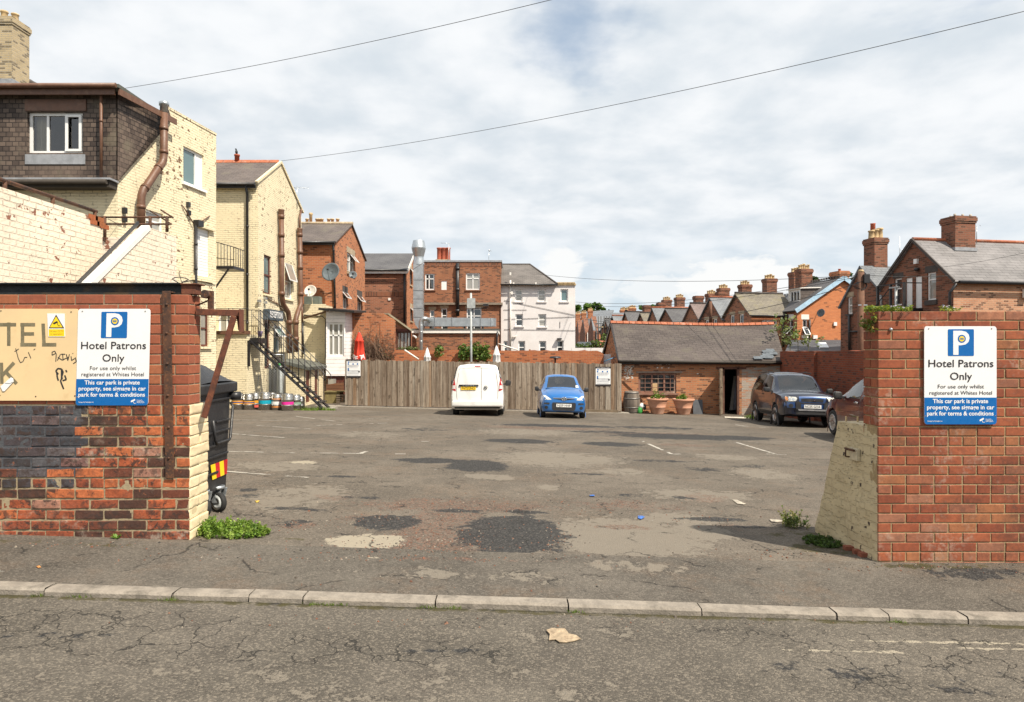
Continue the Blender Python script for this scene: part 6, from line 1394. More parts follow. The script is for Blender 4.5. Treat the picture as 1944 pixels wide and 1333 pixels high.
b = MB(); b.tube([P(1146, 686, 30), P(1168, 677.5, 30)], .02, 5); tag(b.build('blue_pipe', plain('blue_plastic', (.05, .22, .38), .5)), 'thin blue pipe sloping between the fence top and the shed eaves', 'pipe')
b = MB(); b.tube([P(768, 664, 31.5), P(795, 682, 31.5)], .04, 6); tag(b.build('white_rail', WHITEP), 'pale sloping handrail behind the fence below the brown porch', 'handrail')
def parasol(x, ytop, Y, ytip_r, mat, label, word=None):
 t = thing('parasol', label, 'parasol', (XS(x, Y), Y, G(XS(x, Y), Y)), 0, 'closed parasols behind the fence'); c = Vector((XS(x, Y), Y, 0)); zt_ = ZS(ytop, Y)
 b = MB(); b.tube([(c.x, c.y, G(c.x, Y)), (c.x, c.y, zt_ + .03)], .03, 8); b.build('pole', STEEL, t)
 b = MB(); k = 28; prof = [(.02, 0), (.05, -.05), (.13, -.36), (.17, -.42), (.15, -.44), (.17, -.9), (.23, -1.45), (.20, -1.75), (.10, -1.9)]
 base = len(b.v)
 for r, z in prof:
  for j in range(k):
   a = 2 * math.pi * j / k; q = r * ytip_r * (1 + .22 * math.cos(a * 7) * min(1, -z * 2)); b.v.append(Vector((c.x + q * math.cos(a), c.y + q * math.sin(a), zt_ + z)))
 for i in range(len(prof) - 1):
  for j in range(k): b.f.append([base + i * k + j, base + (i + 1) * k + j, base + (i + 1) * k + (j + 1) % k, base + i * k + (j + 1) % k]); b.c.append(None); b.sm.append(True)
 cn_ = b.build('canopy', mat, t)
 if word:
  for i, ch_ in enumerate(word):
   if ch_ == ' ': continue
   a = -math.pi / 2 + (i - (len(word) - 1) / 2) * .36; R_ = .245 * ytip_r
   b = MB(); p = Vector((c.x + R_ * math.cos(a), c.y + R_ * math.sin(a), zt_ - 1.30 + .10 * abs(i - 2.5) * .4)); text_mb(b, ch_, p, (-math.sin(a), math.cos(a), 0), Zv, height=.19, bold=.02); b.build('lettering', SIGNW, cn_)
 return t
parasol(682, 630, 31.0, 1.15, plain('red_canvas', (.62, .045, .02), .8, var=.12, scale=4), 'closed bright red parasol with white letters behind the fence', 'GRE TA')
parasol(811, 660, 30.6, .9, plain('white_canvas', (.74, .73, .72), .85, var=.06), 'closed white parasol behind the fence, the one nearer the red parasol')
parasol(942.5, 656, 30.6, .95, plain('white_canvas', (.74, .73, .72), .85), 'closed white parasol behind the fence just right of the sign pole')
sp = thing('sign_pole', 'grey pole with the back of a square sign and a lamp arm behind the fence', 'sign post', (XS(894, 30.2), 30.2, G(-1.8, 30.2)))
Y_ = 30.2; b = MB(); b.tube([(XS(895, Y_), Y_, G(-1.8, Y_)), (XS(894, Y_), Y_, ZS(556, Y_))], .05, 10); b.build('pole', plain('grey_metal_paint', (.36, .38, .38), .5), sp)
b = MB(); b.prism([(v[0], Y_ - .10, v[1]) for v in rrect(XS(887, Y_), ZS(585, Y_), XS(902.5, Y_), ZS(566, Y_), .03)], (0, -.02, 0)); b.build('sign_back', plain('grey_metal_paint', (.36, .38, .38), .5), sp)
b = MB(); b.tube([P(895, 590, Y_), P(898, 585, Y_), P(925, 584.5, Y_)], .03, 6); b.build('arm', BLACKP, sp); b = MB(); b.box(XS(917, Y_), Y_ - .15, ZS(581, Y_), XS(927, Y_), Y_ + .1, ZS(577, Y_)); b.build('lamp', BLACKP, sp)
# ------------------------------------------------------------------ the timber fence, board by board
FN = thing('timber_fence', 'weathered vertical board fence across the back of the car park', 'fence', (-1.3, 28.5, G(-1, 28.5)))
YFn = 28.5; x0, x1 = XS(655, YFn), XS(1180, YFn); rn = random.Random(55); x = x0; i = 0; b = MB()
def topz(x): return lerp(ZS(682.5, YFn), ZS(690.5, YFn), (x - x0) / (x1 - x0))
while x < x1 - .02:
 w = min(.124, x1 - x) ; k = rn.random(); base_ = mixc((.36, .30, .235), (.17, .125, .09), k)
 if rn.random() < .12: base_ = mixc(base_, (.32, .19, .10), .5)
 if rn.random() < .15: base_ = mixc(base_, (.40, .36, .30), .6)
 off = .018 if i % 2 else 0; z1 = topz(x) + rn.uniform(-.03, .03); z0 = G(x, YFn) + .06 + rn.uniform(0, .03)
 nb = MB(); nb.obox((x - .008 * (i % 2), YFn - off, z0), (w + .012 * (i % 2) - .003, 0, rn.uniform(-.004, .004)), (0, .02, 0), (0, 0, z1 - z0), base_); nb.build('board', WOODC, FN, uv=False)
 x += .117; i += 1
b = MB()
for z in (.45, 1.55): b.bar((x0, YFn + .05, G(x0, YFn) + z), (x1, YFn + .05, G(x1, YFn) + z), .06, .09, Zv, (.16, .115, .075))
b.build('rails', WOODC, FN)
for i in range(8): xx_ = lerp(x0 + .05, x1 - .05, i / 7); b = MB(); b.box(xx_ - .05, YFn + .08, G(xx_, YFn) - .3, xx_ + .05, YFn + .18, topz(xx_) - .06, (.15, .11, .075)); b.build('post', WOODC, FN)
b = MB(); b.box(x0, YFn - .16, G(x0, YFn) - .3, x1, YFn + .3, 0); b = MB()
k = 40
for i in range(k):
 a0_, a1_ = lerp(x0 - 1.2, x1 + .3, i / k), lerp(x0 - 1.2, x1 + .3, (i + 1) / k); b.obox((a0_, YFn - .22 + rn.uniform(-.02, .02), G(a0_, YFn) - .2), (a1_ - a0_, 0, G(a1_, YFn) - G(a0_, YFn)), (0, .6, 0), (0, 0, .2 + .045))
tag(b.build('concrete_plinth', plain('old_concrete', (.28, .25, .21), .9)), 'worn pale concrete strip along the foot of the timber fence', 'plinth')
b = MB(); b.bar((XS(1100, YFn), YFn - .10, G(3, YFn) + .10), (XS(1172, YFn), YFn - .10, G(4.4, YFn) + .10), .10, .10); tag(b.build('timber_beam', plain('grey_wood', (.16, .12, .08), .9)), 'grey timber beam lying along the fence foot near the barrel', 'timber')
def notice(x0p, y0p, x1p, y1p, label):
 Y = YFn - .022; s = thing('notice_sign', label, 'sign', P((x0p + x1p) / 2, y1p, Y), 0, 'notices on the timber fence'); X0, X1, Z0, Z1 = XS(x0p, Y), XS(x1p, Y), ZS(y1p, Y), ZS(y0p, Y); w, h = X1 - X0, Z1 - Z0
 b = MB(); b.box(X0, Y - .008, Z0, X1, Y, Z1); b.build('panel', SIGNW, s)
 b = MB(); b.box(X0 - .01, Y - .012, Z1 - .085 * h, X1 + .01, Y - .0085, Z1 + .005); b.box(X0 - .01, Y - .012, Z0 - .005, X1 + .01, Y - .0085, Z0 + .08 * h); b.build('black_bands', SIGNK, s)
 b = MB(); text_mb(b, 'Patron Only Car Park', ((X0 + X1) / 2, Y - .0135, Z1 - .055 * h), (1, 0, 0), Zv, width=w * .82, height=.026 * h); b.build('heading', SIGNW, s)
 b = MB(); rn = random.Random(3)
 for v in (.12, .155, .30, .335, .37, .405, .46, .60, .635, .67, .72, .755, .79, .86): b.box(X0 + w * (.2 if v < .2 else .07), Y - .0115, Z1 - v * h - .010, X0 + w * rn.uniform(.80, .93), Y - .009, Z1 - v * h + .004)
 b.build('small_print', plain('print_grey', (.50, .51, .53), .6, bump=0), s)
 b = MB()
 for u, v in ((.10, .15), (.08, .25), (.42, .25), (.74, .25), (.08, .52), (.08, .60)): b.box(X0 + w * u, Y - .0115, Z1 - v * h - .03, X0 + w * u + .055, Y - .0095, Z1 - v * h + .025)
 b.build('blue_symbols', SIGNB, s)
 b = MB(); b.box(X0 + w * .84, Y - .0125, Z1 - .72 * h, X0 + w * .95, Y - .0118, Z1 - .64 * h); b.build('black_symbol', SIGNK, s)
notice(658, 682, 684.5, 716, 'white notice with black bands at the left end of the fence under the red parasol')
notice(1131, 696, 1159, 732, 'white notice with black bands at the right end of the fence near the barrel')
# ------------------------------------------------------------------ shed with the sagging slate roof
SH = thing('brick_shed', 'old brick outbuilding with brown slate roof, red ridge and an open door', 'shed', (8, 31, G(8, 31)))
YS = 29.5; xs0, xs1 = XS(1178, YS), XS(1484, YS); zSe = ZS(683, YS); gS = -1.6; YSr = 32.2; zSr = ZS(613, YSr)
PS = Plane((xs0, YS, 0), (1, 0, 0))
hw = pr(PS, 1212, 708, 1284, 746); hd = pr(PS, 1371, 697, 1403, 781)
hd = (hd[0], -1.2, hd[2], hd[3])
facade('front_wall', SHEDB, SH, PS, [(0, gS), (xs1 - xs0, gS), (xs1 - xs0, zSe - .02), (0, zSe - .02)], [hw, hd], depth=.2)
PSg = Plane((xs0, 34.9, 0), (0, -1, 0))
facade('gable', SHEDB, SH, PSg, [(0, gS), (5.4, gS), (5.4, zSe - .02), (2.7, zSr - .08), (0, zSe - .02)])
b = MB(); b.box(xs0 + .01, 34.88, gS, xs1, 34.9, zSe); b.box(xs1 - .02, YS + .01, gS, xs1, 34.87, zSe); b.build('rear_wall', SHEDB, SH)
# near-black sheet across the inside, painted in as the shade there
b = MB(); b.box(xs0 + .3, YS + 2.6, gS, xs1 - .3, YS + 2.7, zSe + .5); b.build('inside_shade_sheet', DARK, SH)
# roof surface with a sag along the ridge
b = MB(); nx = 24; xl_, xr_ = xs0 - .10, xs1 + .06
xrt = XS(1457, YSr) ; xlt = XS(1161, YSr)
def rz(t): return zSr - .10 * math.sin(math.pi * t) + .03 * math.sin(5 * t) + .03 * (1 - t)
for i in range(nx):
 t0, t1 = i / nx, (i + 1) / nx
 e0, e1 = Vector((lerp(xl_, xr_, t0), YS - .22, zSe - .03)), Vector((lerp(xl_, xr_, t1), YS - .22, zSe - .03))
 r0, r1_ = Vector((lerp(xlt, xrt + .35, t0), YSr, rz(t0))), Vector((lerp(xlt, xrt + .35, t1), YSr, rz(t1)))
 nm = 5; pv = None
 for j in range(nm):
  a, c = j / nm, (j + 1) / nm
  b.poly([e0.lerp(r0, a), e1.lerp(r1_, a), e1.lerp(r1_, c), e0.lerp(r0, c)])
 k0, k1 = Vector((e0.x, 35.1, e0.z)), Vector((e1.x, 35.1, e1.z)); b.poly([r0, r1_, k1, k0])
ro = b.build('roof', slate('dark_brown_slate', (.058, .046, .041), (.088, .072, .064), moss=(.10, .088, .065)), SH, smooth=False); md = ro.modifiers.new('solid', 'SOLIDIFY'); md.thickness = .05; md.offset = -1
b = MB()
for i in range(26):
 t0, t1 = i / 26, (i + 1) / 26 - .003; x0, x1 = lerp(xlt - .05, xrt + .3, t0), lerp(xlt - .05, xrt + .3, t1)
 b.prism([(x0, YSr - .13, rz(t0) - .03), (x0, YSr - .05, rz(t0) + .09), (x0, YSr + .05, rz(t0) + .09), (x0, YSr + .13, rz(t0) - .03)], (x1 - x0, 0, rz(t1) - rz(t0)))
b.build('ridge_tiles', RIDGE, SH)
b = MB(); b.bar((xl_ - .02, YS - .2, zSe - .08), (xlt - .02, YSr, zSr - .02), .04, .16); b.bar((xl_ - .02, 35.1, zSe - .08), (xlt - .02, YSr, zSr - .02), .04, .16); b.build('bargeboard', BLACKP, SH)
b = MB(); b.tube([(xl_, YS - .27, zSe - .06), (xr_, YS - .27, zSe - .12)], .055, 8); b.box(xl_, YS - .19, zSe - .19, xr_, YS - .005, zSe - .05); b.build('gutter', plain('old_gutter', (.035, .028, .022), .7), SH)
sp_ = MB(); rn = random.Random(2)
Ms = Vector((0, YSr - YS + .22, zSr - zSe + .03)).normalized(); nrm_s = Vector((0, -Ms.z, Ms.y))
for i in range(11):
 u, v = rn.uniform(0, 1.0), rn.uniform(0, .75); o = Vector((xr_ - 1.35 + u * .9 - v * .1, YS - .2, zSe - .02)) + Ms * (v * 1.0 * u) + nrm_s * (.05 + i * .002); sp_.obox(o, (.36, 0, 0), Ms * .22, nrm_s * .008)
sp_.build('patch_slates', plain('new_slates', (.10, .115, .13), .5, var=.25), SH)
wf = window(SH, PS, hw, plain('flaking_brown_frame', (.20, .10, .07), .8, var=.3, dirt=(.42, .35, .28), dirtamt=.7, scale=4), GLASS, mull=(.36, .69), fw=.09, depth=.08, sill=plain('flaking_brown_frame', (.2, .1, .07)))
b = MB(); a, z0, c, z1 = hw; w_ = c - a; h_ = z1 - z0
for u0, u1 in ((0, .36), (.36, .69), (.69, 1)):
 for k in (1,): s_ = lerp(a + w_ * u0, a + w_ * u1, .5); b.obox(PS.w(s_ - .012, z0 + .09, -.05), PS.u * .024, PS.n * .02, Vector((0, 0, h_ - .18)))
for k in (.28, .5, .72): b.obox(PS.w(a + .09, z0 + h_ * k - .011, -.052), PS.u * (w_ - .18), PS.n * .02, Vector((0, 0, .022)))
b.build('glazing_bars', MATS['flaking_brown_frame'], wf)
b = MB(); b.obox(PS.w(a + w_ * .375, z0 + .08, -.045), PS.u * (w_ * .13), PS.n * .012, Vector((0, 0, h_ * .42))); b.build('pane_board', plain('tan_board', (.50, .33, .17), .8), wf)
b = MB(); b.obox(PS.w(a - .1, z1 + .01, 0), PS.u * (w_ + .35), PS.n * .03, Vector((0, 0, .07))); b.build('head', plain('weathered_grey_wood', (.26, .20, .16), .9), SH)
b = MB(); a, z0, c, z1 = hd
for s_ in (a, c - .09): b.obox(PS.w(s_, z0, -.1), PS.u * .09, PS.n * .14, Vector((0, 0, z1 - z0)))
b.obox(PS.w(a - .25, z1 - .08, -.1), PS.u * (c - a + .55), PS.n * .14, Vector((0, 0, .09))); b.build('door_frame', plain('dull_brown_wood', (.115, .05, .033), .8, dirt=(.25, .2, .16), dirtamt=.3), SH)
# the door, swung out to the left
hinge = PS.w(a + .03, 0, .03); ang = math.radians(-62); du_ = Vector((-math.cos(math.radians(66)), -math.sin(math.radians(66)), 0)); dn = du_.cross(Zv)
DW = plain('bleached_door_wood', (.17, .125, .085), .85, var=.3, scale=5, dirt=(.38, .33, .26), dirtamt=.5); zb_d = G(10, 29) + .06; Wd = .86; Hd = z1 - zb_d - .05
b = MB(); o = Vector((hinge.x, hinge.y, zb_d)); up_ = Vector((0, 0, 1))
b.obox(o, du_ * .11, up_ * Hd, dn * .045); b.obox(o + du_ * (Wd - .11), du_ * .11, up_ * Hd, dn * .045)
for z, h in ((0, .2), (Hd * .45, .2), (Hd - .12, .12)): b.obox(o + du_ * .11 + up_ * z, du_ * (Wd - .22), up_ * h, dn * .045)
b.obox(o + du_ * .11 + dn * .012 + up_ * .2, du_ * (Wd - .22), up_ * (Hd - .32), dn * .02)
dd = b.build('door', DW, SH); b = MB(); b.tube([o + du_ * (Wd - .06) + up_ * Hd * .6 - dn * .06, o + du_ * (Wd - .06) + up_ * Hd * .6 + dn * .1], .02, 8); b.build('handle', RUST, dd)
# white paint daubs left on the bricks
b = MB(); rn = random.Random(4)
for _ in range(60):
 u, v = rn.uniform(1184, 1200), rn.uniform(694, 720); s_, z = PS.sz(u, v); w = rn.uniform(.03, .10); b.obox(PS.w(s_, z, .001), PS.u * w, PS.n * .002, Vector((0, 0, rn.uniform(.02, .055))))
for x, y in ((1247, 685), (1254, 686), (1261, 684), (1268, 685), (1246, 692), (1252, 692), (1258, 691), (1264, 692), (1269, 692), (1247, 699), (1255, 699), (1268, 699), (1323, 710)):
 s_, z = PS.sz(x, y); b.obox(PS.w(s_, z, .001), PS.u * rn.uniform(.04, .08), PS.n * .002, Vector((0, 0, rn.uniform(.03, .06))))
b.build('paint_marks', plain('white_daub', (.70, .66, .60), .8), SH)
WASH = brick('washed_brick', (.42, .17, .09), (.42, .36, .30), (.38, .32, .25), dark=(.33, .30, .27), darkamt=.45, ms=.014)
facade('washed_patch', WASH, SH, PS, [(PS.sz(1408, 0)[0], gS), (xs1 - xs0, gS), (xs1 - xs0, zSe - .25), (PS.sz(1408, 0)[0], zSe - .35)], skin=.003)
b = MB(); b.tube([P(1183, 723, YS - .03), P(1198, 738, YS - .03), P(1220, 760, YS - .03)], .02, 6); b.build('old_pipe', RUST, SH)
for k, (x, y, l, m) in enumerate(((1385, 778, 1.5, plain('dim_grey_board', (.22, .2, .18), .8)), (1395, 779, 1.3, plain('dim_blue_tube', (.16, .17, .22), .7)))):
 c = P(x, y, YS + .7); b = MB(); b.obox(c, (.16, 0, 0), (0, .06, 0), (.28, .25, l)) if k == 0 else b.tube([c + Vector((.05, 0, .02)), c + Vector((.2, .3, l))], .13, 10); tag(b.build('stored_board' if k == 0 else 'stored_roll', m), ('pale board leaning inside the dark shed doorway', 'grey roll standing inside the dark shed doorway')[k], ('board', 'roll')[k])
# things along the shed front
def on_ground(x, y, Y): return Vector((XS(x, Y), Y, G(XS(x, Y), Y)))
BL = thing('barrel', 'old grey oak barrel with iron hoops at the right end of the fence', 'barrel', on_ground(1199, 783, 28.95))
c = on_ground(1199, 783, 28.95); b = MB(); hb = .93
prof = [(.28 + .075 * math.sin(math.pi * i / 10), hb * i / 10) for i in range(11)]; k = 30; base = 0
for i, (r, z) in enumerate(prof):
 for j in range(k): a = 2 * math.pi * j / k; b.v.append(c + Vector((r * math.cos(a), r * math.sin(a), z)))
rn = random.Random(6); cols = [mixc((.22, .185, .15), (.12, .10, .085), rn.random()) for _ in range(k)]
for i in range(10):
 for j in range(k): b.f.append([i * k + j, i * k + (j + 1) % k, (i + 1) * k + (j + 1) % k, (i + 1) * k + j]); b.c.append(cols[j]); b.sm.append(True)
b.f.append([10 * k + j for j in range(k)]); b.c.append((.2, .17, .14)); b.sm.append(False)
b.build('staves', colattr('barrel_oak', .85, 10, .4, .3), BL)
for z in (.04, .22, .60, .84):
 i = z / hb * 10; r = .28 + .075 * math.sin(math.pi * i / 10); b = MB(); b.lathe([(r + .002, z), (r + .007, z), (r + .007, z + .05), (r + .002, z + .05)], c, 30); b.build('hoop', plain('hoop_iron', (.20, .19, .18), .5, .6), BL)
def pot(x, label):
 c = on_ground(x, 783, 28.75); t = thing('terracotta_pot', label, 'plant pot', c, 0, 'terracotta pots by the shed wall')
 prof = [(.25, 0), (.26, .03), (.33, .28), (.345, .30), (.33, .31), (.40, .50), (.405, .51), (.395, .52), (.43, .57), (.46, .60), (.46, .66), (.44, .67), (.41, .66), (.39, .58)]
 b = MB(); b.lathe(prof, c, 32); b.build('pot', plain('terracotta', (.46, .23, .145), .8, var=.10, scale=3, dirt=(.55, .42, .34), dirtamt=.4), t); b = MB(); b.lathe([(.40, .59), (.02, .60)], c, 20); b.build('soil', plain('soil', (.04, .03, .02), .95), t); return c
rn = random.Random(19)
for x, lab, pl2 in ((1248, 'terracotta pot standing under the shed window next to the barrel', 'bushy green herb growing in the pot nearer the barrel'), (1297.5, 'terracotta pot right of the shed window nearer the open door', 'low grassy plant growing in the pot nearer the open door')):
 c = pot(x, lab); b = MB()
 for _ in range(9):
  a = rn.uniform(0, 6.28); r = rn.uniform(0, .25); h = rn.uniform(.08, .3) if x > 1270 else rn.uniform(.12, .42); q = c + Vector((math.cos(a) * r, math.sin(a) * r, .62)); leaves(b, q + Vector((0, 0, h * .5)), (.10, .10, h * .55), 34, .075, rn, [(.14, .22, .03), (.09, .15, .03), (.20, .26, .05)])
  b.tube([q, q + Vector((rn.uniform(-.08, .08), 0, h + .08))], .006, 3, False, (.10, .14, .04))
 tag(b.build('potted_plant', LEAF), pl2, 'plant', 'plants in the terracotta pots')
b = MB(); c = on_ground(1325, 780, 29.2); b.obox(c + Vector((-.20, 0, 0)), (.42, 0, -.02), (0, .02, 0), (.02, .16, .62)); tag(b.build('slate_slab', plain('dark_slab', (.06, .065, .075), .5)), 'dark rectangular slab leaning on the shed wall left of the door', 'slab')
bg_ = thing('compost_bag', 'crumpled green and white plastic bag between the barrel and the pot', 'bag', on_ground(1217, 783, 28.8)); c = on_ground(1217, 783, 28.8)
b = MB(); b.blob(c + Vector((-.06, 0, .13)), .13, .12, .17, 10, 7, .18, 3); b.build('green_part', plain('green_bag', (.04, .26, .05), .4, bump=.4, scale=10), bg_); b = MB(); b.blob(c + Vector((.03, .02, .30)), .14, .12, .13, 9, 6, .25, 5); b.build('white_part', plain('white_bag', (.6, .6, .58), .45, bump=.5, scale=12), bg_); b = MB(); b.blob(c + Vector((.15, 0, .27)), .07, .08, .12, 8, 6, .25, 8); b.build('black_part', BLACKPL, bg_)
b = MB(); c = ground_at(1398, 793); b.obox(c + Vector((-.5, -.14, 0)), (.95, -.04, -.02), (.1, .36, -.01), (0, 0, .04)); tag(b.build('white_board', plain('white_board_paint', (.66, .60, .50), .7)), 'white board lying flat on the tarmac in front of the open shed door', 'board')
b = MB(); c = ground_at(1413, 785); b.blob(c + Vector((0, 0, .06)), .13, .10, .10, 8, 6, .3, 2); b.blob(c + Vector((.14, .05, .09)), .10, .08, .07, 8, 6, .35, 4); tag(b.build('plastic_scrap', plain('pale_scrap', (.5, .5, .52), .4, bump=.6, scale=14)), 'crumpled pale plastic scrap beside the shed doorway', 'litter')
b = MB(); c = ground_at(1428, 786); b.bar(c + Vector((-.25, -.1, .03)), c + Vector((.3, .2, .12)), .09, .03); tag(b.build('wood_offcut', plain('pale_wood', (.55, .42, .24), .8)), 'short pale plank by the shed wall left of the dark blue car', 'plank')
def tuft(name, c, r, k, size, label, tones, cat='weeds', seed=0, hgt=.12):
 rn = random.Random(seed); b = MB(); c = Vector(c); rx, ry = r
 for _ in range(k):
  a = rn.uniform(0, 6.283); q = rn.random() ** .5; p = c + Vector((math.cos(a) * rx * q, math.sin(a) * ry * q, 0)); p.z = G(p.x, p.y); h = hgt * rn.uniform(.35, 1.15) * (1.1 - .6 * q); lean = Vector((rn.gauss(0, .35), rn.gauss(0, .35), 1)).normalized()
  t = rn.choice(tones); f = rn.uniform(.7, 1.3); col = tuple(x * f for x in t); tip = p + lean * h
  if name == 'grass_tuft': s_ = Vector((rn.uniform(-1, 1), rn.uniform(-1, 1), 0)).normalized() * size * .25; b.poly([p - s_, p + s_, tip], col)
  else:
   b.tube([p, tip], .0025, 3, False, col)
   for j in range(6): leaves(b, p.lerp(tip, .35 + .12 * j), (size * .8, size * .8, size * .4), 2, size, rn, [col])
 return tag(b.build(name, LEAF), label, cat)
GT = [(.13, .20, .03), (.09, .15, .025), (.20, .25, .06)]
tuft('grass_tuft', ground_at(600, 778), (.75, .22), 500, .05, 'bright green grass growing round the foot of the fire escape', GT, 'grass', 3, .20)
tuft('grass_tuft', ground_at(588, 779) + Vector((-.2, 0, 0)), (.5, .12), 200, .05, 'low grass strip in front of the rightmost kegs', GT, 'grass', 4, .10)
tuft('grass_tuft', ground_at(1406, 781), (.12, .1), 90, .04, 'small grass tuft at the right foot of the shed door frame', GT, 'grass', 5, .3)
tuft('grass_tuft', ground_at(1428, 794), (.3, .35), 240, .05, 'green grass patch between the shed wall and the dark blue car', GT, 'grass', 6, .22)
tuft('weed_clump', ground_at(432, 1014), (.36, .18), 280, .025, 'bright green leafy weeds growing at the foot of the left wall end', [(.16, .25, .035), (.11, .19, .03), (.22, .30, .06)], 'weeds', 7, .15)
tuft('weed_clump', ground_at(385, 1010), (.10, .12), 120, .026, 'small leafy weed pressed against the cream painted left wall end', [(.14, .22, .035), (.10, .17, .03)], 'weeds', 8, .16)
tuft('weed_clump', ground_at(1508, 1000), (.12, .12), 45, .026, 'thin straggly weeds left of the painted buttress', [(.16, .19, .06), (.10, .14, .04), (.26, .24, .10)], 'weeds', 9, .24)
tuft('weed_clump', ground_at(1560, 1030), (.16, .20), 150, .02, 'low dark weeds in the shade of the painted buttress', [(.07, .11, .025), (.05, .085, .02)], 'weeds', 10, .07)
rn = random.Random(31); b = MB(); c = Vector((XS(225, YL), YL - .03, G(XS(225, YL), YL)))
for i in range(11):
 a = i * .6; d = Vector((math.cos(a), math.sin(a) * .6 - .2, .6 + .3 * math.sin(i * 2))).normalized(); s_ = d.cross(Zv).normalized() * .012; e = c + d * rn.uniform(.05, .09); b.poly([c, c.lerp(e, .55) + s_, e, c.lerp(e, .55) - s_], (.15, .26, .05))
tag(b.build('dandelion', LEAF), 'small bright dandelion leaf rosette at the foot of the patched left wall', 'weeds')
b = MB()
for x in (70, 150, 320, 600, 615, 640, 810, 860, 1090, 1700):
 p = Vector((XS(x, 4.66), 4.652, G(XS(x, 4.66), 4.64)))
 for _ in range(26): q = p + Vector((rn.gauss(0, .035), rn.gauss(0, .008), 0)); b.poly([q, q + Vector((.006, 0, 0)), q + Vector((rn.gauss(0, .015), rn.gauss(0, .01), rn.uniform(.012, .03)))], (.12, .17, .03))
tag(b.build('gutter_moss', LEAF), kind='stuff')
# creeping plant with tiny flowers along the right pier top
rn = random.Random(41)
def creeper(x0, x1, k, label, hang, flowers):
 b = MB()
 for i in range(k):
  t = rn.random(); x = lerp(x0, x1, t); c = Vector((XS(x, YR + .1), YR + .10 + rn.gauss(0, .05), ztr + .01 + rn.uniform(0, .03))); leaves(b, c, (.03, .05, .018), 5, .026, rn, [(.16, .20, .03), (.10, .15, .03), (.24, .24, .05)])
 for i in range(hang): c = Vector((xe - .02 - rn.uniform(0, .02), YR + rn.uniform(.0, .2), ztr - rn.uniform(0, .16) ** 1)); leaves(b, c, (.015, .05, .04), 6, .028, rn, [(.14, .18, .03), (.20, .12, .03), (.09, .13, .025)])
 for i in range(flowers): c = Vector((XS(lerp(x0, x1, rn.uniform(.55, 1)), YR), YR + rn.uniform(-.01, .1), ztr + .03 + rn.uniform(0, .02))); leaves(b, c, (.01, .01, .006), 4, .014, rn, [(.55, .45, .68), (.65, .58, .75)])
 tag(b.build('creeping_plant', LEAF), label, 'plant', 'creeping plants on the pier top')
creeper(1644, 1722, 120, 'green creeping plant trailing over the inner corner of the right pier top', 26, 10)
creeper(1786, 1812, 14, 'tiny lilac flowered plant on the right pier top above the parking sign', 0, 12)
# ------------------------------------------------------------------ red wall at the right of the yard, with two piers
RW = thing('brick_wall', 'tall dark red brick yard wall in shade behind the dark blue car', 'wall', (11.7, 21, G(11.7, 21)))
XW = 11.55; PW = Plane((XW, 29.42, 0), (0, -1, 0)); LW = 20.0; rn = random.Random(12)
pts = [(0, -2), (LW, -2), (LW, 1.80)]; k = 40
for i in range(k + 1): t = 1 - i / k; pts.append((LW * t, lerp(1.74, 1.80, t) + rn.uniform(-.015, .015)))
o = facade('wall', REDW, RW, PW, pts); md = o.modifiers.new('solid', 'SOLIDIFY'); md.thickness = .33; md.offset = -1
for s_ in (3.1, 9.5, 15.8): b = MB(); q = PW.w(s_, -2, 0); b.obox(q, PW.u * .46, PW.n * .11, Vector((0, 0, 3.74))); b.build('pier', REDW, RW)
rn = random.Random(51); b = MB()
for (x, y, k, r) in ((1500, 655, 60, .35), (1515, 650, 70, .4), (1490, 640, 70, .35), (1484, 622, 40, .25), (1535, 658, 50, .3)):
 c = P(x, y, 31.0)
 for i in range(7):
  t = c + Vector((rn.gauss(0, .4), rn.gauss(0, .3), rn.uniform(.1, .55))); b.tube([c + Vector((0, 0, -1.2)), c, t], [.02, .012, .004], 4, False, (.16, .15, .08)); leaves(b, t, (.16, .14, .2), k // 5, .12, rn, [(.17, .21, .08), (.12, .16, .06), (.24, .27, .12)])
tag(b.build('buddleia', LEAF), 'straggly pale green bush between the shed roof and the red yard wall', 'bush')
b = MB(); rn = random.Random(52); leaves(b, (11.35, 19.5, G(11.3, 19.5) + .55), (.25, .9, .55), 420, .10, rn, [(.04, .06, .015), (.06, .085, .02)]); b.tube([(11.45, 19.5, G(11.3, 19.5)), (11.4, 19.5, .3)], .02, 5, True, (.05, .04, .03)); tag(b.build('bush', LEAF), 'dark leafy bush by the red wall between the two parked cars on the right', 'bush')
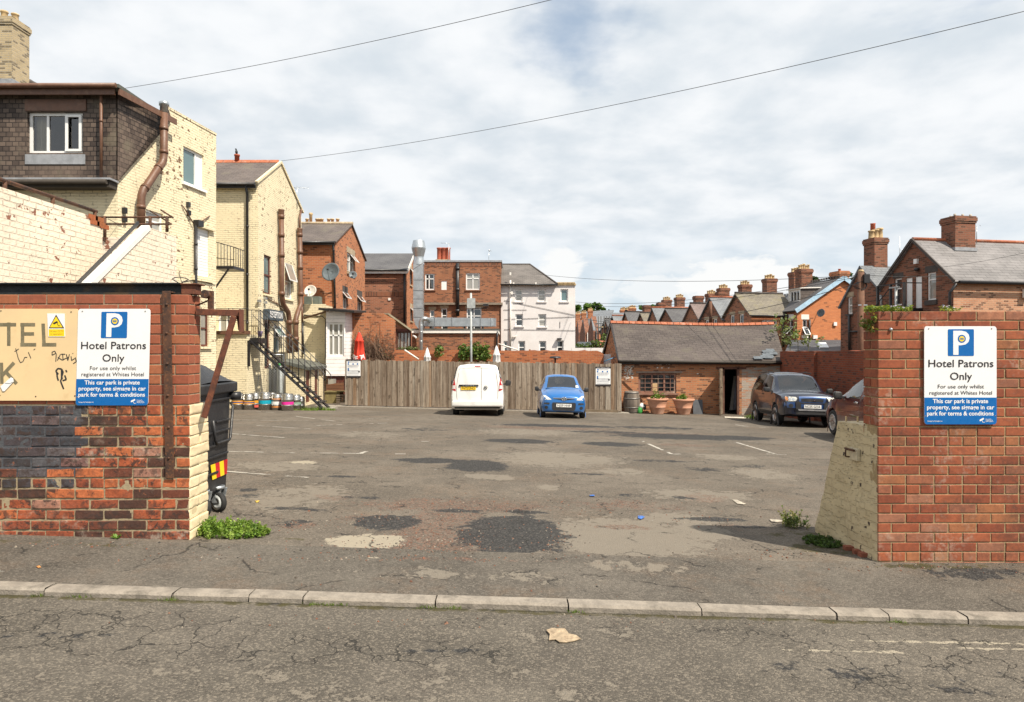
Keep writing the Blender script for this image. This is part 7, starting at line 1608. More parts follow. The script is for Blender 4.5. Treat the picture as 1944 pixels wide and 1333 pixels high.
# ------------------------------------------------------------------ the terrace running away at the right
R0 = Vector((17.46, 27.0, 0)); TD = Vector((-.174, .985, 0)); PD_ = Vector((.985, .174, 0))
def TP(t, p, z=0.0): q = R0 + TD * t + PD_ * p; return Vector((q.x, q.y, z))
BRK = [BROWNB, ORANGE, MATS['block_brick']]
def wing(parent, t0, t1, p0, L, ze, za, wall, roofm, gw=2, gmat=None, win=True, front=True, fh=()):
 """rear wing: shaded gable facing the yard, front wall facing down the terrace, ridge at right angles to the terrace"""
 g = -2.0; tm = (t0 + t1) / 2; w_ = t1 - t0
 pl = Plane(TP(t1, p0), -TD); holes = []
 if gw == 2: holes = [(w_ * .24, ze - 1.45, w_ * .24 + .55, ze + .10), (w_ * .58, ze - 1.45, w_ * .58 + .55, ze + .10)]
 elif gw == 1: holes = [(w_ * .45, ze - 1.5, w_ * .45 + .6, ze + .05)]
 facade('gable', wall, parent, pl, [(0, g), (w_, g), (w_, ze), (w_ / 2, za), (0, ze)], holes)
 for h in holes: window(parent, pl, h, WHITE, GLASS, trans=(.5,), lintel=STONE, sill=STONE, fw=.08, lh=.2)
 pf = Plane(TP(t0, p0), PD_); facade('side_wall', gmat or wall, parent, pf, [(0, g), (L, g), (L, ze), (0, ze)], [h for h in fh])
 b = MB(); q = TP(t1, p0); b.obox(Vector((q.x, q.y, g)), PD_ * L, TD * -.02, Vector((0, 0, ze - g))); b.build('far_wall', wall, parent)
 b = MB(); e = .16
 roof_quad(b, [TP(t0 - .12, p0 - e, ze - .03), TP(t0 - .12, p0 + L, ze - .03), TP(tm, p0 + L, za + .05), TP(tm, p0 - e, za + .05)], .07)
 roof_quad(b, [TP(tm + .004, p0 - e, za + .05), TP(tm + .004, p0 + L, za + .05), TP(t1 + .10, p0 + L, ze - .03), TP(t1 + .10, p0 - e, ze - .03)], .07)
 r = b.build('roof', roofm, parent); b = MB(); b.tube([TP(tm, p0 - e, za + .07), TP(tm, p0 + L, za + .07)], .08, 6); b.build('ridge', RIDGE if roofm is SLATEB else DSTONE, parent)
 b = MB(); b.tube([TP(t0 - .18, p0 - .1, ze - .08), TP(t0 - .18, p0 + L, ze - .08)], .055, 6); b.build('gutter', BLACKP, parent)
 return pl, pf
L1 = thing('brick_house', 'large brick house with grey roof and shaded gable above the right pier', 'house', TP(2, 4, G(20, 29)))
PALEB = brick('pale_salmon_brick', (.52, .28, .17), (.42, .19, .11), (.46, .36, .26), darkamt=.15)
BIGSL = slate('wide_grey_slate', (.135, .128, .128), (.18, .17, .17), w=.5, h=.19)
ze, za = 4.5, 6.42
pl = Plane(TP(4.08, 0), -TD)
hg = [pr(pl, 1698, 529, 1712, 580), pr(pl, 1720, 528, 1732, 585), pr(pl, 1737.5, 525, 1750, 585), pr(pl, 1760, 518, 1777, 570)]
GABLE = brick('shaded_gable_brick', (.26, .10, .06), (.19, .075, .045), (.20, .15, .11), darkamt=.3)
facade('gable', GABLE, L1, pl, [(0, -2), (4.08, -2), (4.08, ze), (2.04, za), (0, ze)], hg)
window(L1, pl, hg[0], WHITE, GLASS, trans=(.62,), lintel=DSTONE, lh=.24); window(L1, pl, hg[3], WHITE, GLASSC, trans=(.74,), lintel=DSTONE, sill=DSTONE, lh=.28, sillh=.2)
for h in hg[1:3]: b = MB(); b.obox(pl.w(h[0], h[1], -.06), pl.u * (h[2] - h[0]), pl.n * .02, Vector((0, 0, h[3] - h[1]))); b.build('white_door', WHITE, L1)
pf = Plane(TP(0, 0), PD_); facade('front_wall', PALEB, L1, pf, [(0, -2), (14, -2), (14, ze), (0, ze)])
b = MB(); roof_quad(b, [TP(-.2, -.12, ze - .02), TP(-.2, 14, ze - .02), TP(2.04, 14, za + .06), TP(2.04, -.12, za + .06)], .08); roof_quad(b, [TP(2.045, -.12, za + .06), TP(2.045, 14, za + .06), TP(4.2, 14, ze), TP(4.2, -.12, ze)], .08); b.build('roof', BIGSL, L1)
b = MB(); b.tube([TP(2.04, -.1, za + .09), TP(2.04, 14, za + .09)], .08, 6); b.build('ridge', RIDGE, L1)
b = MB(); b.bar(TP(-.2, -.15, ze), TP(2.04, -.15, za + .07), .06, .10); b.bar(TP(2.04, -.15, za + .07), TP(4.2, -.15, ze), .06, .10); b.build('verge', DSTONE, L1)
b = MB(); b.tube([TP(-.28, 0, ze - .05), TP(-.28, 14, ze - .05)], .065, 8); b.build('gutter', BLACKP, L1)
pipe(L1, [TP(-.2, -.05, ze - .1), TP(-.02, -.18, ze - .45), TP(-.02, -.18, 2.0)], .055, BLACKP, collars=(1.5,)); pipe(L1, [TP(.4, -.1, 3.6), TP(0, -.16, 3.25)], .04, GALV, 'waste_pipe')
ch = chimney(L1, TP(1.85, 1.95), .98, .75, za - .45, 7.45, math.atan2(PD_.y, PD_.x), GABLE, 0)
for i in range(5): b = MB(); b.lathe([(.05, 0), (.05, .12)], TP(1.62 + .42 * (i % 2), 1.57 + i * .19, 7.43), 8); b.build('chimney_pot', plain('pale_cement', (.42, .38, .32), .9), ch)
b = MB(); q = TP(1.5, 2.52, 6.3); b.tube([q, q + Vector((0, 0, .75))], .015, 5); b.tube([q + Vector((0, 0, .75)) - TD * .15, q + Vector((.16, 0, .75))], .012, 5); tag(b.build('tv_aerial', GALV), 'small aerial clamped to the big chimney above the right pier', 'aerial')
b = MB(); h = pr(pl, 1738, 492, 1744, 501); b.obox(pl.w(h[0], h[1], 0), pl.u * (h[2] - h[0]), pl.n * .10, Vector((0, 0, h[3] - h[1]))); b.build('alarm_box', WHITE, L1); b = MB(); q = pl.at(1740, 511, .1); b.blob(q, .12, .12, .08, 8, 6); b.build('wall_lamp', BLACKPL, L1)
lamp = MB(); q = pf.at(1941, 565, .08); lamp.obox(q, PD_ * .25, pf.n * .12, Vector((0, 0, .35))); lamp.build('white_box', WHITE, L1)
bl = thing('balcony', 'black steel landing with railings outside the white doors of the large brick house', 'balcony', pl.at(1735, 588, .4))
b = MB(); z_ = pl.sz(1735, 586)[1]; s0, s1 = pl.sz(1700, 586)[0], pl.sz(1752, 586)[0]; b.obox(pl.w(s0, z_ - .12, 0), pl.u * (s1 - s0), pl.n * .9, Vector((0, 0, .12))); b.build('deck', BLACKP, bl)
b = MB();
for s_ in (s0, lerp(s0, s1, .5), s1): b.bar(pl.w(s_, z_, .88), pl.w(s_, z_ + 1.05, .88), .09)
b.bar(pl.w(s0, z_ + 1.05, .88), pl.w(s1, z_ + 1.05, .88), .05); b.bar(pl.w(s0, z_ + .6, .88), pl.w(s1, z_ + .6, .88), .02); b.bar(pl.w(s1, z_ + 1.05, .05), pl.w(s1, z_ + 1.05, .88), .04)
b.bar(pl.w(s0 + .2, z_ - .3, .9), pl.w(s0 - 1.2, z_ - 1.3, .9), .05); b.bar(pl.w(lerp(s0, s1, .5), z_ + .9, .92), pl.w(s0 - .8, z_ - .4, .92), .03); b.build('railing', BLACKP, bl)
b = MB(); q = pl.at(1701, 545, .95); b.tube([Vector((q.x, q.y, 1.5)), q], .05, 8); b.bar(q - pl.u * .35, q + pl.u * .15, .10, .06); tag(b.build('lamp_post', plain('grey_metal_paint', (.36, .38, .38), .5)), 'grey lamp post with flat head in front of the shaded gable', 'lamp post')
M1 = thing('brick_house', 'brown brick house with shaded gable and tall chimney behind the telegraph pole', 'house', TP(5.5, 3, G(18, 32)))
plM = Plane(TP(6.95, .05), -TD); hM = [pr(plM, 1609, 564, 1618, 596), pr(plM, 1630, 628, 1636, 654)]
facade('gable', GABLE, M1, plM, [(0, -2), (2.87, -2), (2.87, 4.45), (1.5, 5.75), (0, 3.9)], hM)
window(M1, plM, hM[0], WHITE, GLASSC, trans=(.5,), lintel=STONE, sill=DSTONE, lh=.24); window(M1, plM, hM[1], WHITE, GLASSC)
b = MB(); roof_quad(b, [TP(4.02, -.05, 4.48), TP(4.02, 8, 4.48), TP(5.45, 8, 5.8), TP(5.45, -.05, 5.8)], .08); roof_quad(b, [TP(5.455, -.05, 5.8), TP(5.455, 8, 5.8), TP(7.05, 8, 3.9), TP(7.05, -.05, 3.9)], .08); b.build('roof', SLATEB, M1)
b = MB(); b.obox(TP(6.95, .05, -2), PD_ * 8, TD * -.02, Vector((0, 0, 5.9))); b.build('far_wall', BROWNB, M1)
cM = TP(5.75, 1.05); chM = chimney(M1, (cM.x, cM.y), .70, .75, 5.05, 7.15, math.atan2(PD_.y, PD_.x), GABLE, 3, POTBUFF, poth=.45, potr=.15)
b = MB(); b.lathe([(.13, 0), (.11, .75), (.13, .8)], TP(6.0, 1.1, 7.13), 10); b.build('chimney_pot', POTRED, chM)
b = MB(); q = TP(5.2, 1.9, 5.5); b.tube([q, q + Vector((0, 0, 1.7))], .015, 5); b.tube([q + Vector((0, 0, 1.05)), q + Vector((.25, 0, 1.05))], .015, 5); tag(b.build('tv_aerial', GALV), 'thin aerial beside the tall chimney behind the telegraph pole', 'aerial')
pipe(M1, [plM.at(1612, 598, .1), plM.at(1612, 632, .1), plM.at(1613, 680, .1)], .06, BLACKP); pipe(M1, [plM.at(1612, 629, .1), plM.at(1634, 629, .1)], .05, BLACKP, 'waste_pipe'); pipe(M1, [plM.at(1672, 560, .1), plM.at(1673, 580, .1)], .05, plain('grey_metal_paint', (.36, .38, .38), .5))
po = thing('telegraph_pole', 'brown wooden telegraph pole with a black transformer box near the top', 'pole', (XS(1635, 24), 24, G(12.3, 24)))
b = MB(); b.tube([(XS(1636, 24), 24, G(12.3, 24) - .2), (XS(1634.5, 24), 24, ZS(516, 24))], [.13, .105], 12); b.build('pole', plain('creosoted_wood', (.13, .062, .036), .85, var=.25, scale=4), po)
b = MB(); q = P(1639, 530, 24); b.box(q.x - .07, 23.78, q.z - .14, q.x + .12, 23.95, q.z + .16); b.build('black_box', BLACKPL, po)
b = MB(); q = P(1634, 515, 24); b.lathe([(.11, 0), (.07, .08)], (XS(1634.5, 24), 24, ZS(516, 24)), 10); b.build('cap', POTBUFF, po)
b = MB()
for i in range(4): b.tube([(XS(1634, 24) + .16 * math.cos(a) * (1 + .1 * i), 24 - .12 + .05 * i, ZS(542, 24) + .14 * math.sin(a)) for a in [k * .5 for k in range(14)]], .01, 4)
b.build('cable_coil', BLACKPL, po); b = MB(); b.box(XS(1627, 24), 23.9, ZS(580, 24), XS(1644, 24), 23.93, ZS(578, 24)); b.build('step_bar', GALV, po)
# N: bright orange end house with pale blue bargeboards
N1 = thing('brick_house', 'bright orange brick end house with pale blue bargeboards and satellite dish', 'house', TP(15, 6, G(16, 43)))
tN = 14.3; pN0, pNm, pN1 = 2.4, 5.45, 8.5; zNe, zNa = 4.28, 6.2
plN = Plane(TP(tN, pN0), PD_); hN = [pr(plN, 1524, 606, 1533, 636)]
facade('gable', SALMON, N1, plN, [(0, -2.5), (pN1 - pN0, -2.5), (pN1 - pN0, zNe), (pNm - pN0, zNa), (0, zNe)], hN)
window(N1, plN, hN[0], WHITE, GLASS, trans=(.52,), lintel=WHITEP, sill=WHITEP, lh=.3, open_rect=(0, 0, 1, .5, .3), sillh=.18)
plNs = Plane(TP(tN + 1.6, pN0), -TD); hNs = [pr(plNs, 1498, 606, 1505, 635)]
facade('yard_wall', BROWNB, N1, plNs, [(0, -2.5), (1.6, -2.5), (1.6, zNe), (0, zNe)], hNs); window(N1, plNs, hNs[0], WHITE, GLASS, trans=(.5,), lintel=WHITEP, sill=WHITEP, lh=.3, open_rect=(0, 0, 1, .5, .4))
b = MB(); Lr = 3.6
roof_quad(b, [TP(tN - .15, pN0 - .2, zNe - .06), TP(tN + Lr, pN0 - .2, zNe - .06), TP(tN + Lr, pNm, zNa + .08), TP(tN - .15, pNm, zNa + .08)], .08); roof_quad(b, [TP(tN - .15, pNm + .004, zNa + .08), TP(tN + Lr, pNm + .004, zNa + .08), TP(tN + Lr, pN1 + .2, zNe - .06), TP(tN - .15, pN1 + .2, zNe - .06)], .08); b.build('roof', SLATE, N1)
LBLUE = plain('pale_blue_paint', (.36, .52, .66), .5); b = MB(); b.bar(TP(tN - .18, pN0 - .2, zNe - .12), TP(tN - .18, pNm, zNa + .05), .05, .26); b.bar(TP(tN - .18, pNm, zNa + .05), TP(tN - .18, pN1 + .2, zNe - .12), .05, .26); b.build('bargeboard', LBLUE, N1)
b = MB();
for i in range(14): q = TP(tN + .3 + i * .25, pNm, zNa + .1); b.box(q.x - .05, q.y - .05, q.z, q.x + .05, q.y + .05, q.z + .12)
b.build('crested_ridge', DSTONE, N1)
dm = MB(); fN = lambda t, p, z: TP(t, p, z)
pld = Plane(TP(tN + 2.2, 3.2), -TD); facade('dormer_front', WHITEP, N1, pld, [(0, 4.7), (1.3, 4.7), (1.3, 5.68), (0, 5.68)], [(.12, 4.86, 1.18, 5.58)]); window(N1, pld, (.12, 4.86, 1.18, 5.58), WHITE, GLASS, mull=(.33, .66), fw=.08)
pdd = Plane(TP(tN + .9, 3.2), PD_); facade('dormer_cheek', SLATEBR, N1, pdd, [(0, 4.7), (1.5, 5.68), (0, 5.68)]); b = MB(); roof_quad(b, [TP(tN + .8, 3.1, 5.70), TP(tN + 2.3, 3.1, 5.70), TP(tN + 2.3, 4.7, 5.76), TP(tN + .8, 4.7, 5.76)], .06); b.build('dormer_roof', WHITEP, N1)
pipe(N1, [plN.at(1537, 606, .08), plN.at(1537, 648, .08)], .06, BLACKP); b = MB(); q = plN.at(1542, 643, .02); b.obox(q, PD_ * .28, plN.n * .12, Vector((0, 0, .22))); b.build('meter_box', WHITE, N1); b = MB(); q = plN.at(1582, 618, .02); b.obox(q, PD_ * .2, plN.n * .08, Vector((0, 0, .22))); b.build('vent', WHITE, N1)
dish(None, plN.at(1553, 590, .02), plN.at(1559.5, 594, .55), .25, (-.9, -.6, .25), plain('grey_dish', (.17, .20, .22), .5), label='grey satellite dish seen edge on against the bright orange brick gable', cat='satellite dish')
cc = TP(tN + .9, 5.9); chimney(N1, (cc.x, cc.y), .95, .65, 5.7, 6.75, math.atan2(TD.y, TD.x), ORANGE, 1, POTRED, poth=.2)
cc = TP(tN + 3.6, 5.2); chimney(N1, (cc.x, cc.y), .8, .7, 5.4, 7.2, math.atan2(PD_.y, PD_.x), GABLE, 5, POTBUFF, poth=.32, potr=.10)
# O: wing with mossy roof beside N, then the row of rear wings running off
O1 = thing('brick_house', 'brick rear wing with a mossy tan slate roof above the shed ridge', 'house', TP(18, 2, G(15, 45)))
wing(O1, 15.4, 18.9, 0, 3.2, 4.0, 5.42, BROWNB, MOSSROOF, 2, gmat=ORANGE, fh=[(.75, 3.3, 1.75, 3.66)])
window(O1, Plane(TP(15.4, 0), PD_), (.75, 3.3, 1.75, 3.66), WHITE, GLASS, mull=(.4,), fw=.07, sill=STONE); pipe(O1, [TP(15.3, 2.1, 4.0), TP(15.3, 2.1, 2.0)], .06, BLACKP); pipe(O1, [TP(15.3, 2.1, 3.2), TP(15.3, 3.0, 3.2)], .05, BLACKP, 'waste_pipe')
def mainroof(parent, t0, t1, zr, roofm, chim, pots):
 b = MB(); roof_quad(b, [TP(t0, 4.25, 4.5), TP(t1, 4.25, 4.5), TP(t1, 7.1, zr), TP(t0, 7.1, zr)], .08); roof_quad(b, [TP(t0, 7.105, zr), TP(t1, 7.105, zr), TP(t1, 10, 4.5), TP(t0, 10, 4.5)], .08); b.build('main_roof', roofm, parent)
 b = MB(); q = TP(t0 + .005, 4.3, -2); b.obox(q, PD_ * 5.6, TD * (t1 - t0 - .01), Vector((0, 0, 6.4))); b.build('main_walls', ORANGE, parent)
 b = MB()
 for i in range(int((t1 - t0) / .3)): q = TP(t0 + .15 + i * .3, 7.1, zr); b.box(q.x - .05, q.y - .05, q.z, q.x + .05, q.y + .05, q.z + .12)
 b.build('crested_ridge', DSTONE, parent)
 if chim: c = TP(t0 + chim[0], 7.0); chimney(parent, (c.x, c.y), .85, .7, zr - .5, chim[1], math.atan2(PD_.y, PD_.x), GABLE, pots, POTBUFF, poth=.32, potr=.11)
mainroof(O1, 17.95, 22.7, 6.0, SLATE, (3.6, 7.45), 4)
row = [(18.95, 22.55, SLATEB, 2, 'blue grey', (2.4, 7.35)), (22.6, 26.2, slate('plum_slate', (.13, .098, .09), (.17, .13, .12)), 1, 'plum coloured', (2.5, 7.25)), (26.25, 29.9, SLATE, 1, 'grey', (2.6, 7.3)), (29.95, 33.3, SLATEB, 0, 'pale blue grey', (1.2, 7.0)), (33.35, 36.6, MOSSROOF, 1, 'mossy', None), (36.65, 39.8, SLATE, 0, 'dark grey', (1.5, 7.2)), (39.85, 43.2, SLATEB, 0, 'grey blue', (1.6, 7.2)), (43.25, 46.8, SLATE, 0, 'small dark grey', None)]
names = ['first', 'second', 'third', 'fourth', 'fifth', 'sixth', 'seventh', 'eighth']
for i, (t0, t1, rm_, gw, cn, chd) in enumerate(row):
 h = thing('terraced_house', 'brick terraced house with %s roof, %s gable left of the mossy roof' % (cn, names[i]), 'house', TP(t0, 3, -1.5), 0, 'terraced houses beyond the shed roof')
 wing(h, t0, t1, (0, .25, -.2, .1, .3, 0, -.15, .2)[i], 4.2, 3.75 + (.1, -.1, .05, -.05, .0, .15, -.1, 0)[i], 5.32 + (.12, -.05, -.22, .08, -.18, .1, -.1, -.25)[i], BROWNB if i % 2 else GABLE, rm_, gw, gmat=ORANGE)
 mainroof(h, t0 + 3.78, t1 + 3.78, 5.9, SLATE if i % 2 else SLATEB, chd, 4)
 if i in (0, 1, 3, 4): c = TP((t0 + t1) / 2 + .3, .9); chimney(h, (c.x, c.y), .6, .5, 4.9, 5.9, math.atan2(PD_.y, PD_.x), GABLE, 0)
# far end of the terrace, seen between the pale house and the shed
TD2 = Vector((-.30, .954, 0)).normalized();
far = [(1096, 607, 1104, 90, 'first'), (1107, 604, 1116, 84, 'second'), (1122, 600, 1148, 77, 'third')]
for i, (xa, ya, xe_, Y, nm) in enumerate(far):
 h = thing('terraced_house', 'distant brick terrace gable with slate roof, %s from the pale house' % nm, 'house', P(xa, 655, Y), 0, 'distant terrace gables'); ap = P(xa, ya, Y + 2); w_ = 1.7
 lft = P(xa - (4 if i == 0 else 6), ya + 24, Y + 4.0); rgt = P(xa + 2.5 + i, ya + 27, Y)
 b = MB(); b.prism([Vector((lft.x, lft.y, -3)), Vector((rgt.x, rgt.y, -3)), Vector((rgt.x, rgt.y, ap.z - 1.8)), ap, Vector((lft.x, lft.y, ap.z - 1.8))], (.6, .1, 0)); b.build('gable', GABLE, h)
 rx = P(xe_ + 6, ya, Y + 3); b = MB(); roof_quad(b, [rgt + Vector((0, 0, .0)), Vector((rx.x, rx.y - 2, rgt.z)), Vector((rx.x, rx.y, ap.z)), ap], .1); b.build('roof', SLATEB if i == 2 else SLATE, h)
 b = MB(); b.prism([Vector((rgt.x, rgt.y + .2, -3)), Vector((rx.x, rx.y - 1.8, -3)), Vector((rx.x, rx.y - 1.8, rgt.z - .05)), Vector((rgt.x, rgt.y + .2, rgt.z - .05))], (0, .3, 0)); b.build('side_wall', ORANGE, h)
 pipe(h, [Vector((rgt.x + .35, rgt.y - .05, rgt.z)), Vector((rgt.x + .35, rgt.y - .05, -1.5))], .07, WHITEP if i == 1 else BLACKP)
b = MB(); h = thing('terrace_block', 'distant slate roofed terrace block with several chimneys left of the scaffold', 'house', P(1120, 650, 110)); roof_quad(b, [P(1088, 604, 108), P(1160, 600, 104), P(1165, 588, 112), P(1088, 592, 116)], .2); roof_quad(b, [P(1150, 612, 82), P(1192, 608, 80), P(1192, 593, 88), P(1152, 593.5, 90)], .2); b.build('roof', SLATEB, h)
for i, (x, y, pots) in enumerate(((1097, 596, 3), (1108, 594, 3), (1120.5, 589, 4), (1172.5, 606, 0), (1192, 588, 4), (1183.5, 588, 4), (1200.5, 584.5, 5))):
 Y = 100 if i < 3 else 92; w_ = 12 if i > 3 else 9; c = P(x, y, Y); chimney(h, (c.x, c.y), w_ * Y / F, .8, c.z - 1.9, c.z, 0, ORANGE, pots, POTBUFF, poth=.35, potr=.12, flash=False)
b = MB(); b.prism([P(1088, 603, 108.3), P(1150, 600, 108.3), P(1150, 660, 108.3), P(1088, 660, 108.3)], (0, 2, 0)); b.build('wall', GABLE, h)
sc = thing('scaffold', 'thin scaffold frame against the distant terrace beside the shed gable', 'scaffolding', P(1142, 655, 72)); b = MB(); Y = 71
for x in (1131.5, 1136, 1141, 1147, 1152, 1157): b.tube([P(x, 660, Y), P(x, 612 if x < 1133 else 600, Y)], .05, 5)
for y in (614, 622, 633, 644): b.tube([P(1131, y, Y), P(1158, y, Y)], .04, 5)
b.build('poles', plain('dark_tube', (.06, .06, .06), .6), sc); b = MB()
for y in (621, 634): b.box(XS(1137, Y), Y, ZS(y, Y), XS(1158, Y), Y + .8, ZS(y, Y) + .08)
b.build('platform', plain('pale_wood', (.55, .42, .24), .8), sc)
lo = thing('low_shed', 'small orange roofed shed by the distant scaffold', 'shed', P(1147, 660, 60)); b = MB(); roof_quad(b, [P(1137, 660, 58), P(1152, 660, 58), P(1151, 646.5, 61), P(1138, 646.5, 61)], .1); b.build('roof', RIDGE, lo); b = MB(); b.prism([P(1139, 660, 58.3), P(1152, 660, 58.3), P(1152, 672, 58.3), P(1139, 672, 58.3)], (0, 2, 0)); b.build('wall', BROWNB, lo)
lo = thing('low_shed', 'dark flat roofed shed below the distant terrace gables', 'shed', P(1110, 660, 60)); b = MB(); roof_quad(b, [P(1092, 658, 58), P(1126, 658, 58), P(1121, 648.5, 62), P(1097, 648.5, 62)], .1); b.build('roof', BLACKP, lo); b = MB(); b.prism([P(1094, 659, 58.4), P(1125, 659, 58.4), P(1125, 672, 58.4), P(1094, 672, 58.4)], (0, 2, 0)); b.build('wall', BROWNB, lo)
rn = random.Random(61); b = MB()
for x, y in ((1100, 657), (1112, 658), (1126, 655), (1133, 652), (1150, 640), (1145, 655)): leaves(b, P(x, y, 57), (.5, .3, .35), 70, .22, rn, [(.08, .12, .03), (.12, .16, .05)])
tag(b.build('hedge', LEAF), 'patchy green growth below the distant terrace and scaffold', 'hedge')
# low dark roofs behind the red wall
lr_ = thing('low_building', 'low dark slate roofed building behind the red yard wall', 'building', P(1570, 665, 36)); b = MB(); roof_quad(b, [P(1490, 668, 34), P(1660, 668, 33), P(1640, 645, 37), P(1500, 645, 38)], .1); b.build('roof', slate('dark_slate', (.05, .05, .055), (.07, .07, .075)), lr_)
b = MB(); b.prism([P(1490, 669, 34.3), P(1660, 669, 33.3), P(1660, 760, 33.3), P(1490, 760, 34.3)], (0, 2.5, 0)); b.build('wall', BROWNB, lr_)
b = MB(); q = P(1556, 662, 34.6); b.obox(q, (.45, 0, 0), (.1, .55, .25), (0, -.05, .08)); b.build('skylight', WHITE, lr_)
# ------------------------------------------------------------------ trees
def tree(x, y, Y, rpx, hpx, n_, label, seed, tones, size=.55):
 rn = random.Random(seed); t = thing('tree', label, 'tree', P(x, y + hpx + 30, Y), 0, 'trees beyond the terraces'); s_ = Y / F; c = P(x, y, Y)
 b = MB(); base = P(x, y + hpx + 40, Y); b.tube([base, c + Vector((0, 0, -hpx * s_ * .5)), c], [.5, .35, .12], 8, True, (.06, .05, .04))
 for _ in range(7): b.tube([c + Vector((0, 0, -hpx * s_ * .4)), c + Vector((rn.uniform(-.7, .7) * rpx * s_, rn.uniform(-2, 2), rn.uniform(-.2, .7) * hpx * s_))], [.18, .05], 5, True, (.06, .05, .04))
 b.build('trunk', COLB, t); b = MB()
 for i in range(n_):
  a = rn.uniform(0, 6.283); r = rn.random() ** .5; v = Vector((math.cos(a) * r * rpx * s_, rn.uniform(-1, 1) * rpx * s_ * .7, math.sin(a) * r * hpx * s_)); rr = rn.uniform(.16, .34) * hpx * s_; f = rn.uniform(.75, 1.25)
  leaves(b, c + v, (rr * 1.2, rr * 1.2, rr), 60, size, rn, [tuple(q * f for q in t_) for t_ in tones])
 b.build('crown', LEAF, t)
GR = [(.07, .135, .018), (.05, .10, .014), (.105, .175, .026)]
tree(1127, 592, 130, 22, 17, 42, 'rounded bright green tree above the distant terrace roofs', 1, GR); tree(1094, 596, 125, 9, 17, 16, 'green tree partly hidden behind the pale rendered house', 2, GR); tree(1150, 598, 128, 12, 9, 12, 'low green tree top left of the shed ridge', 5, GR)
tree(1231, 586, 120, 17, 7, 20, 'flat green tree top between the terrace chimneys', 3, GR); tree(1538, 536, 95, 16, 11, 18, 'dark green tree behind the crested ridge of the orange house', 4, [(.05, .10, .015), (.035, .075, .012)]); tree(1613, 530, 90, 9, 10, 10, 'sparse bright green tree behind the orange house gable', 6, GR, .4)
# ------------------------------------------------------------------ overhead wires
def wire(a, b_, sag, r, label):
 a, b_ = Vector(a), Vector(b_); pts = []
 for i in range(25): t = i / 24; p = a.lerp(b_, t); p.z -= sag * 4 * t * (1 - t); pts.append(p)
 m = MB(); m.tube(pts, r, 5); tag(m.build('overhead_wire', plain('wire_black', (.03, .03, .03), .6, bump=0)), label, 'wire', 'overhead wires')
wire(P(232, 168, 18.2), P(1100, -14, 13), .12, .006, 'overhead wire running up from the dormer roof corner to the top edge')
wire(P(534, 305, 28.6), P(1990, 10, 14), .35, .008, 'overhead wire running from the cream gable to the upper right')
wire(P(1020, 520, 48), P(1640, 522, 24.2), .35, .010, 'thin level wire from the pale house roof toward the telegraph pole')
wire(P(1093, 573, 48), P(1634, 521, 24), .45, .010, 'upper of two wires rising from the pale house to the telegraph pole')
wire(P(1093, 578, 48), P(1634, 524, 24), .50, .010, 'lower of two wires rising from the pale house to the telegraph pole')
wire(P(1090, 601, 48.2), P(1634, 536, 24), .9, .012, 'dark sagging wire crossing low over the shed roof to the telegraph pole')
wire(P(1640, 522, 24), P(1800, 523, 26.8), .05, .008, 'short wire from the telegraph pole to the large brick house'); wire(P(1786, 507, 26.5), P(1990, 470, 20), .05, .006, 'wire crossing in front of the large grey roof at the right')
b = MB(); b.tube([P(1349, 612, 40), P(1349, 572, 40)], .09, 8); tag(b.build('telegraph_pole', plain('creosoted_wood', (.13, .062, .036), .85)), 'short distant wooden pole standing among the terrace gables', 'pole')
# ------------------------------------------------------------------ vehicles
from mathutils.bvhtree import BVHTree
HEADL = plain('headlamp_glass', (.62, .62, .58), .12, .1, var=.12, scale=14, bump=0); LAMPRED = plain('red_lamp', (.42, .012, .015), .15, var=.15, bump=0); LAMPCL = plain('clear_lamp', (.68, .62, .60), .15, bump=0)
CHROME = plain('chrome', (.75, .75, .75), .12, 1.0, var=.05, bump=0); ALLOY = plain('alloy', (.52, .52, .53), .3, .8, var=.08); CARBLK = plain('car_black_plastic', (.022, .022, .024), .55, var=.2, dirt=(.09, .08, .07), dirtamt=.3)
PLW = plain('white_plate', (.72, .72, .70), .4, var=.02, bump=0); PLY = plain('yellow_plate', (.80, .52, .01), .4, var=.02, bump=0); SEAT = plain('seat_cloth', (.03, .03, .033), .9)
def cat(ks, y):
 """smooth interpolation of station rows"""
 ys = [k[0] for k in ks]
 if y <= ys[0]: return list(ks[0])
 if y >= ys[-1]: return list(ks[-1])
 for i in range(len(ks) - 1):
  if y <= ys[i + 1]:
   h = ys[i + 1] - ys[i]; t = (y - ys[i]) / h; out = [y]
   for c in range(1, len(ks[0])):
    a, b = ks[i][c], ks[i + 1][c]
    m0 = (b - ks[i - 1][c]) / (ys[i + 1] - ys[i - 1]) if i > 0 else (b - a) / h
    m1 = (ks[i + 2][c] - a) / (ys[i + 2] - ys[i]) if i < len(ks) - 2 else (b - a) / h
    d = (b - a) / h
    def lim(m): return 0 if m * d <= 0 else math.copysign(min(abs(m), 2.2 * abs(d)), d)
    m0, m1 = lim(m0), lim(m1); t2, t3 = t * t, t * t * t
    out.append((2 * t3 - 3 * t2 + 1) * a + (t3 - 2 * t2 + t) * h * m0 + (-2 * t3 + 3 * t2) * b + (t3 - t2) * h * m1)
   return out
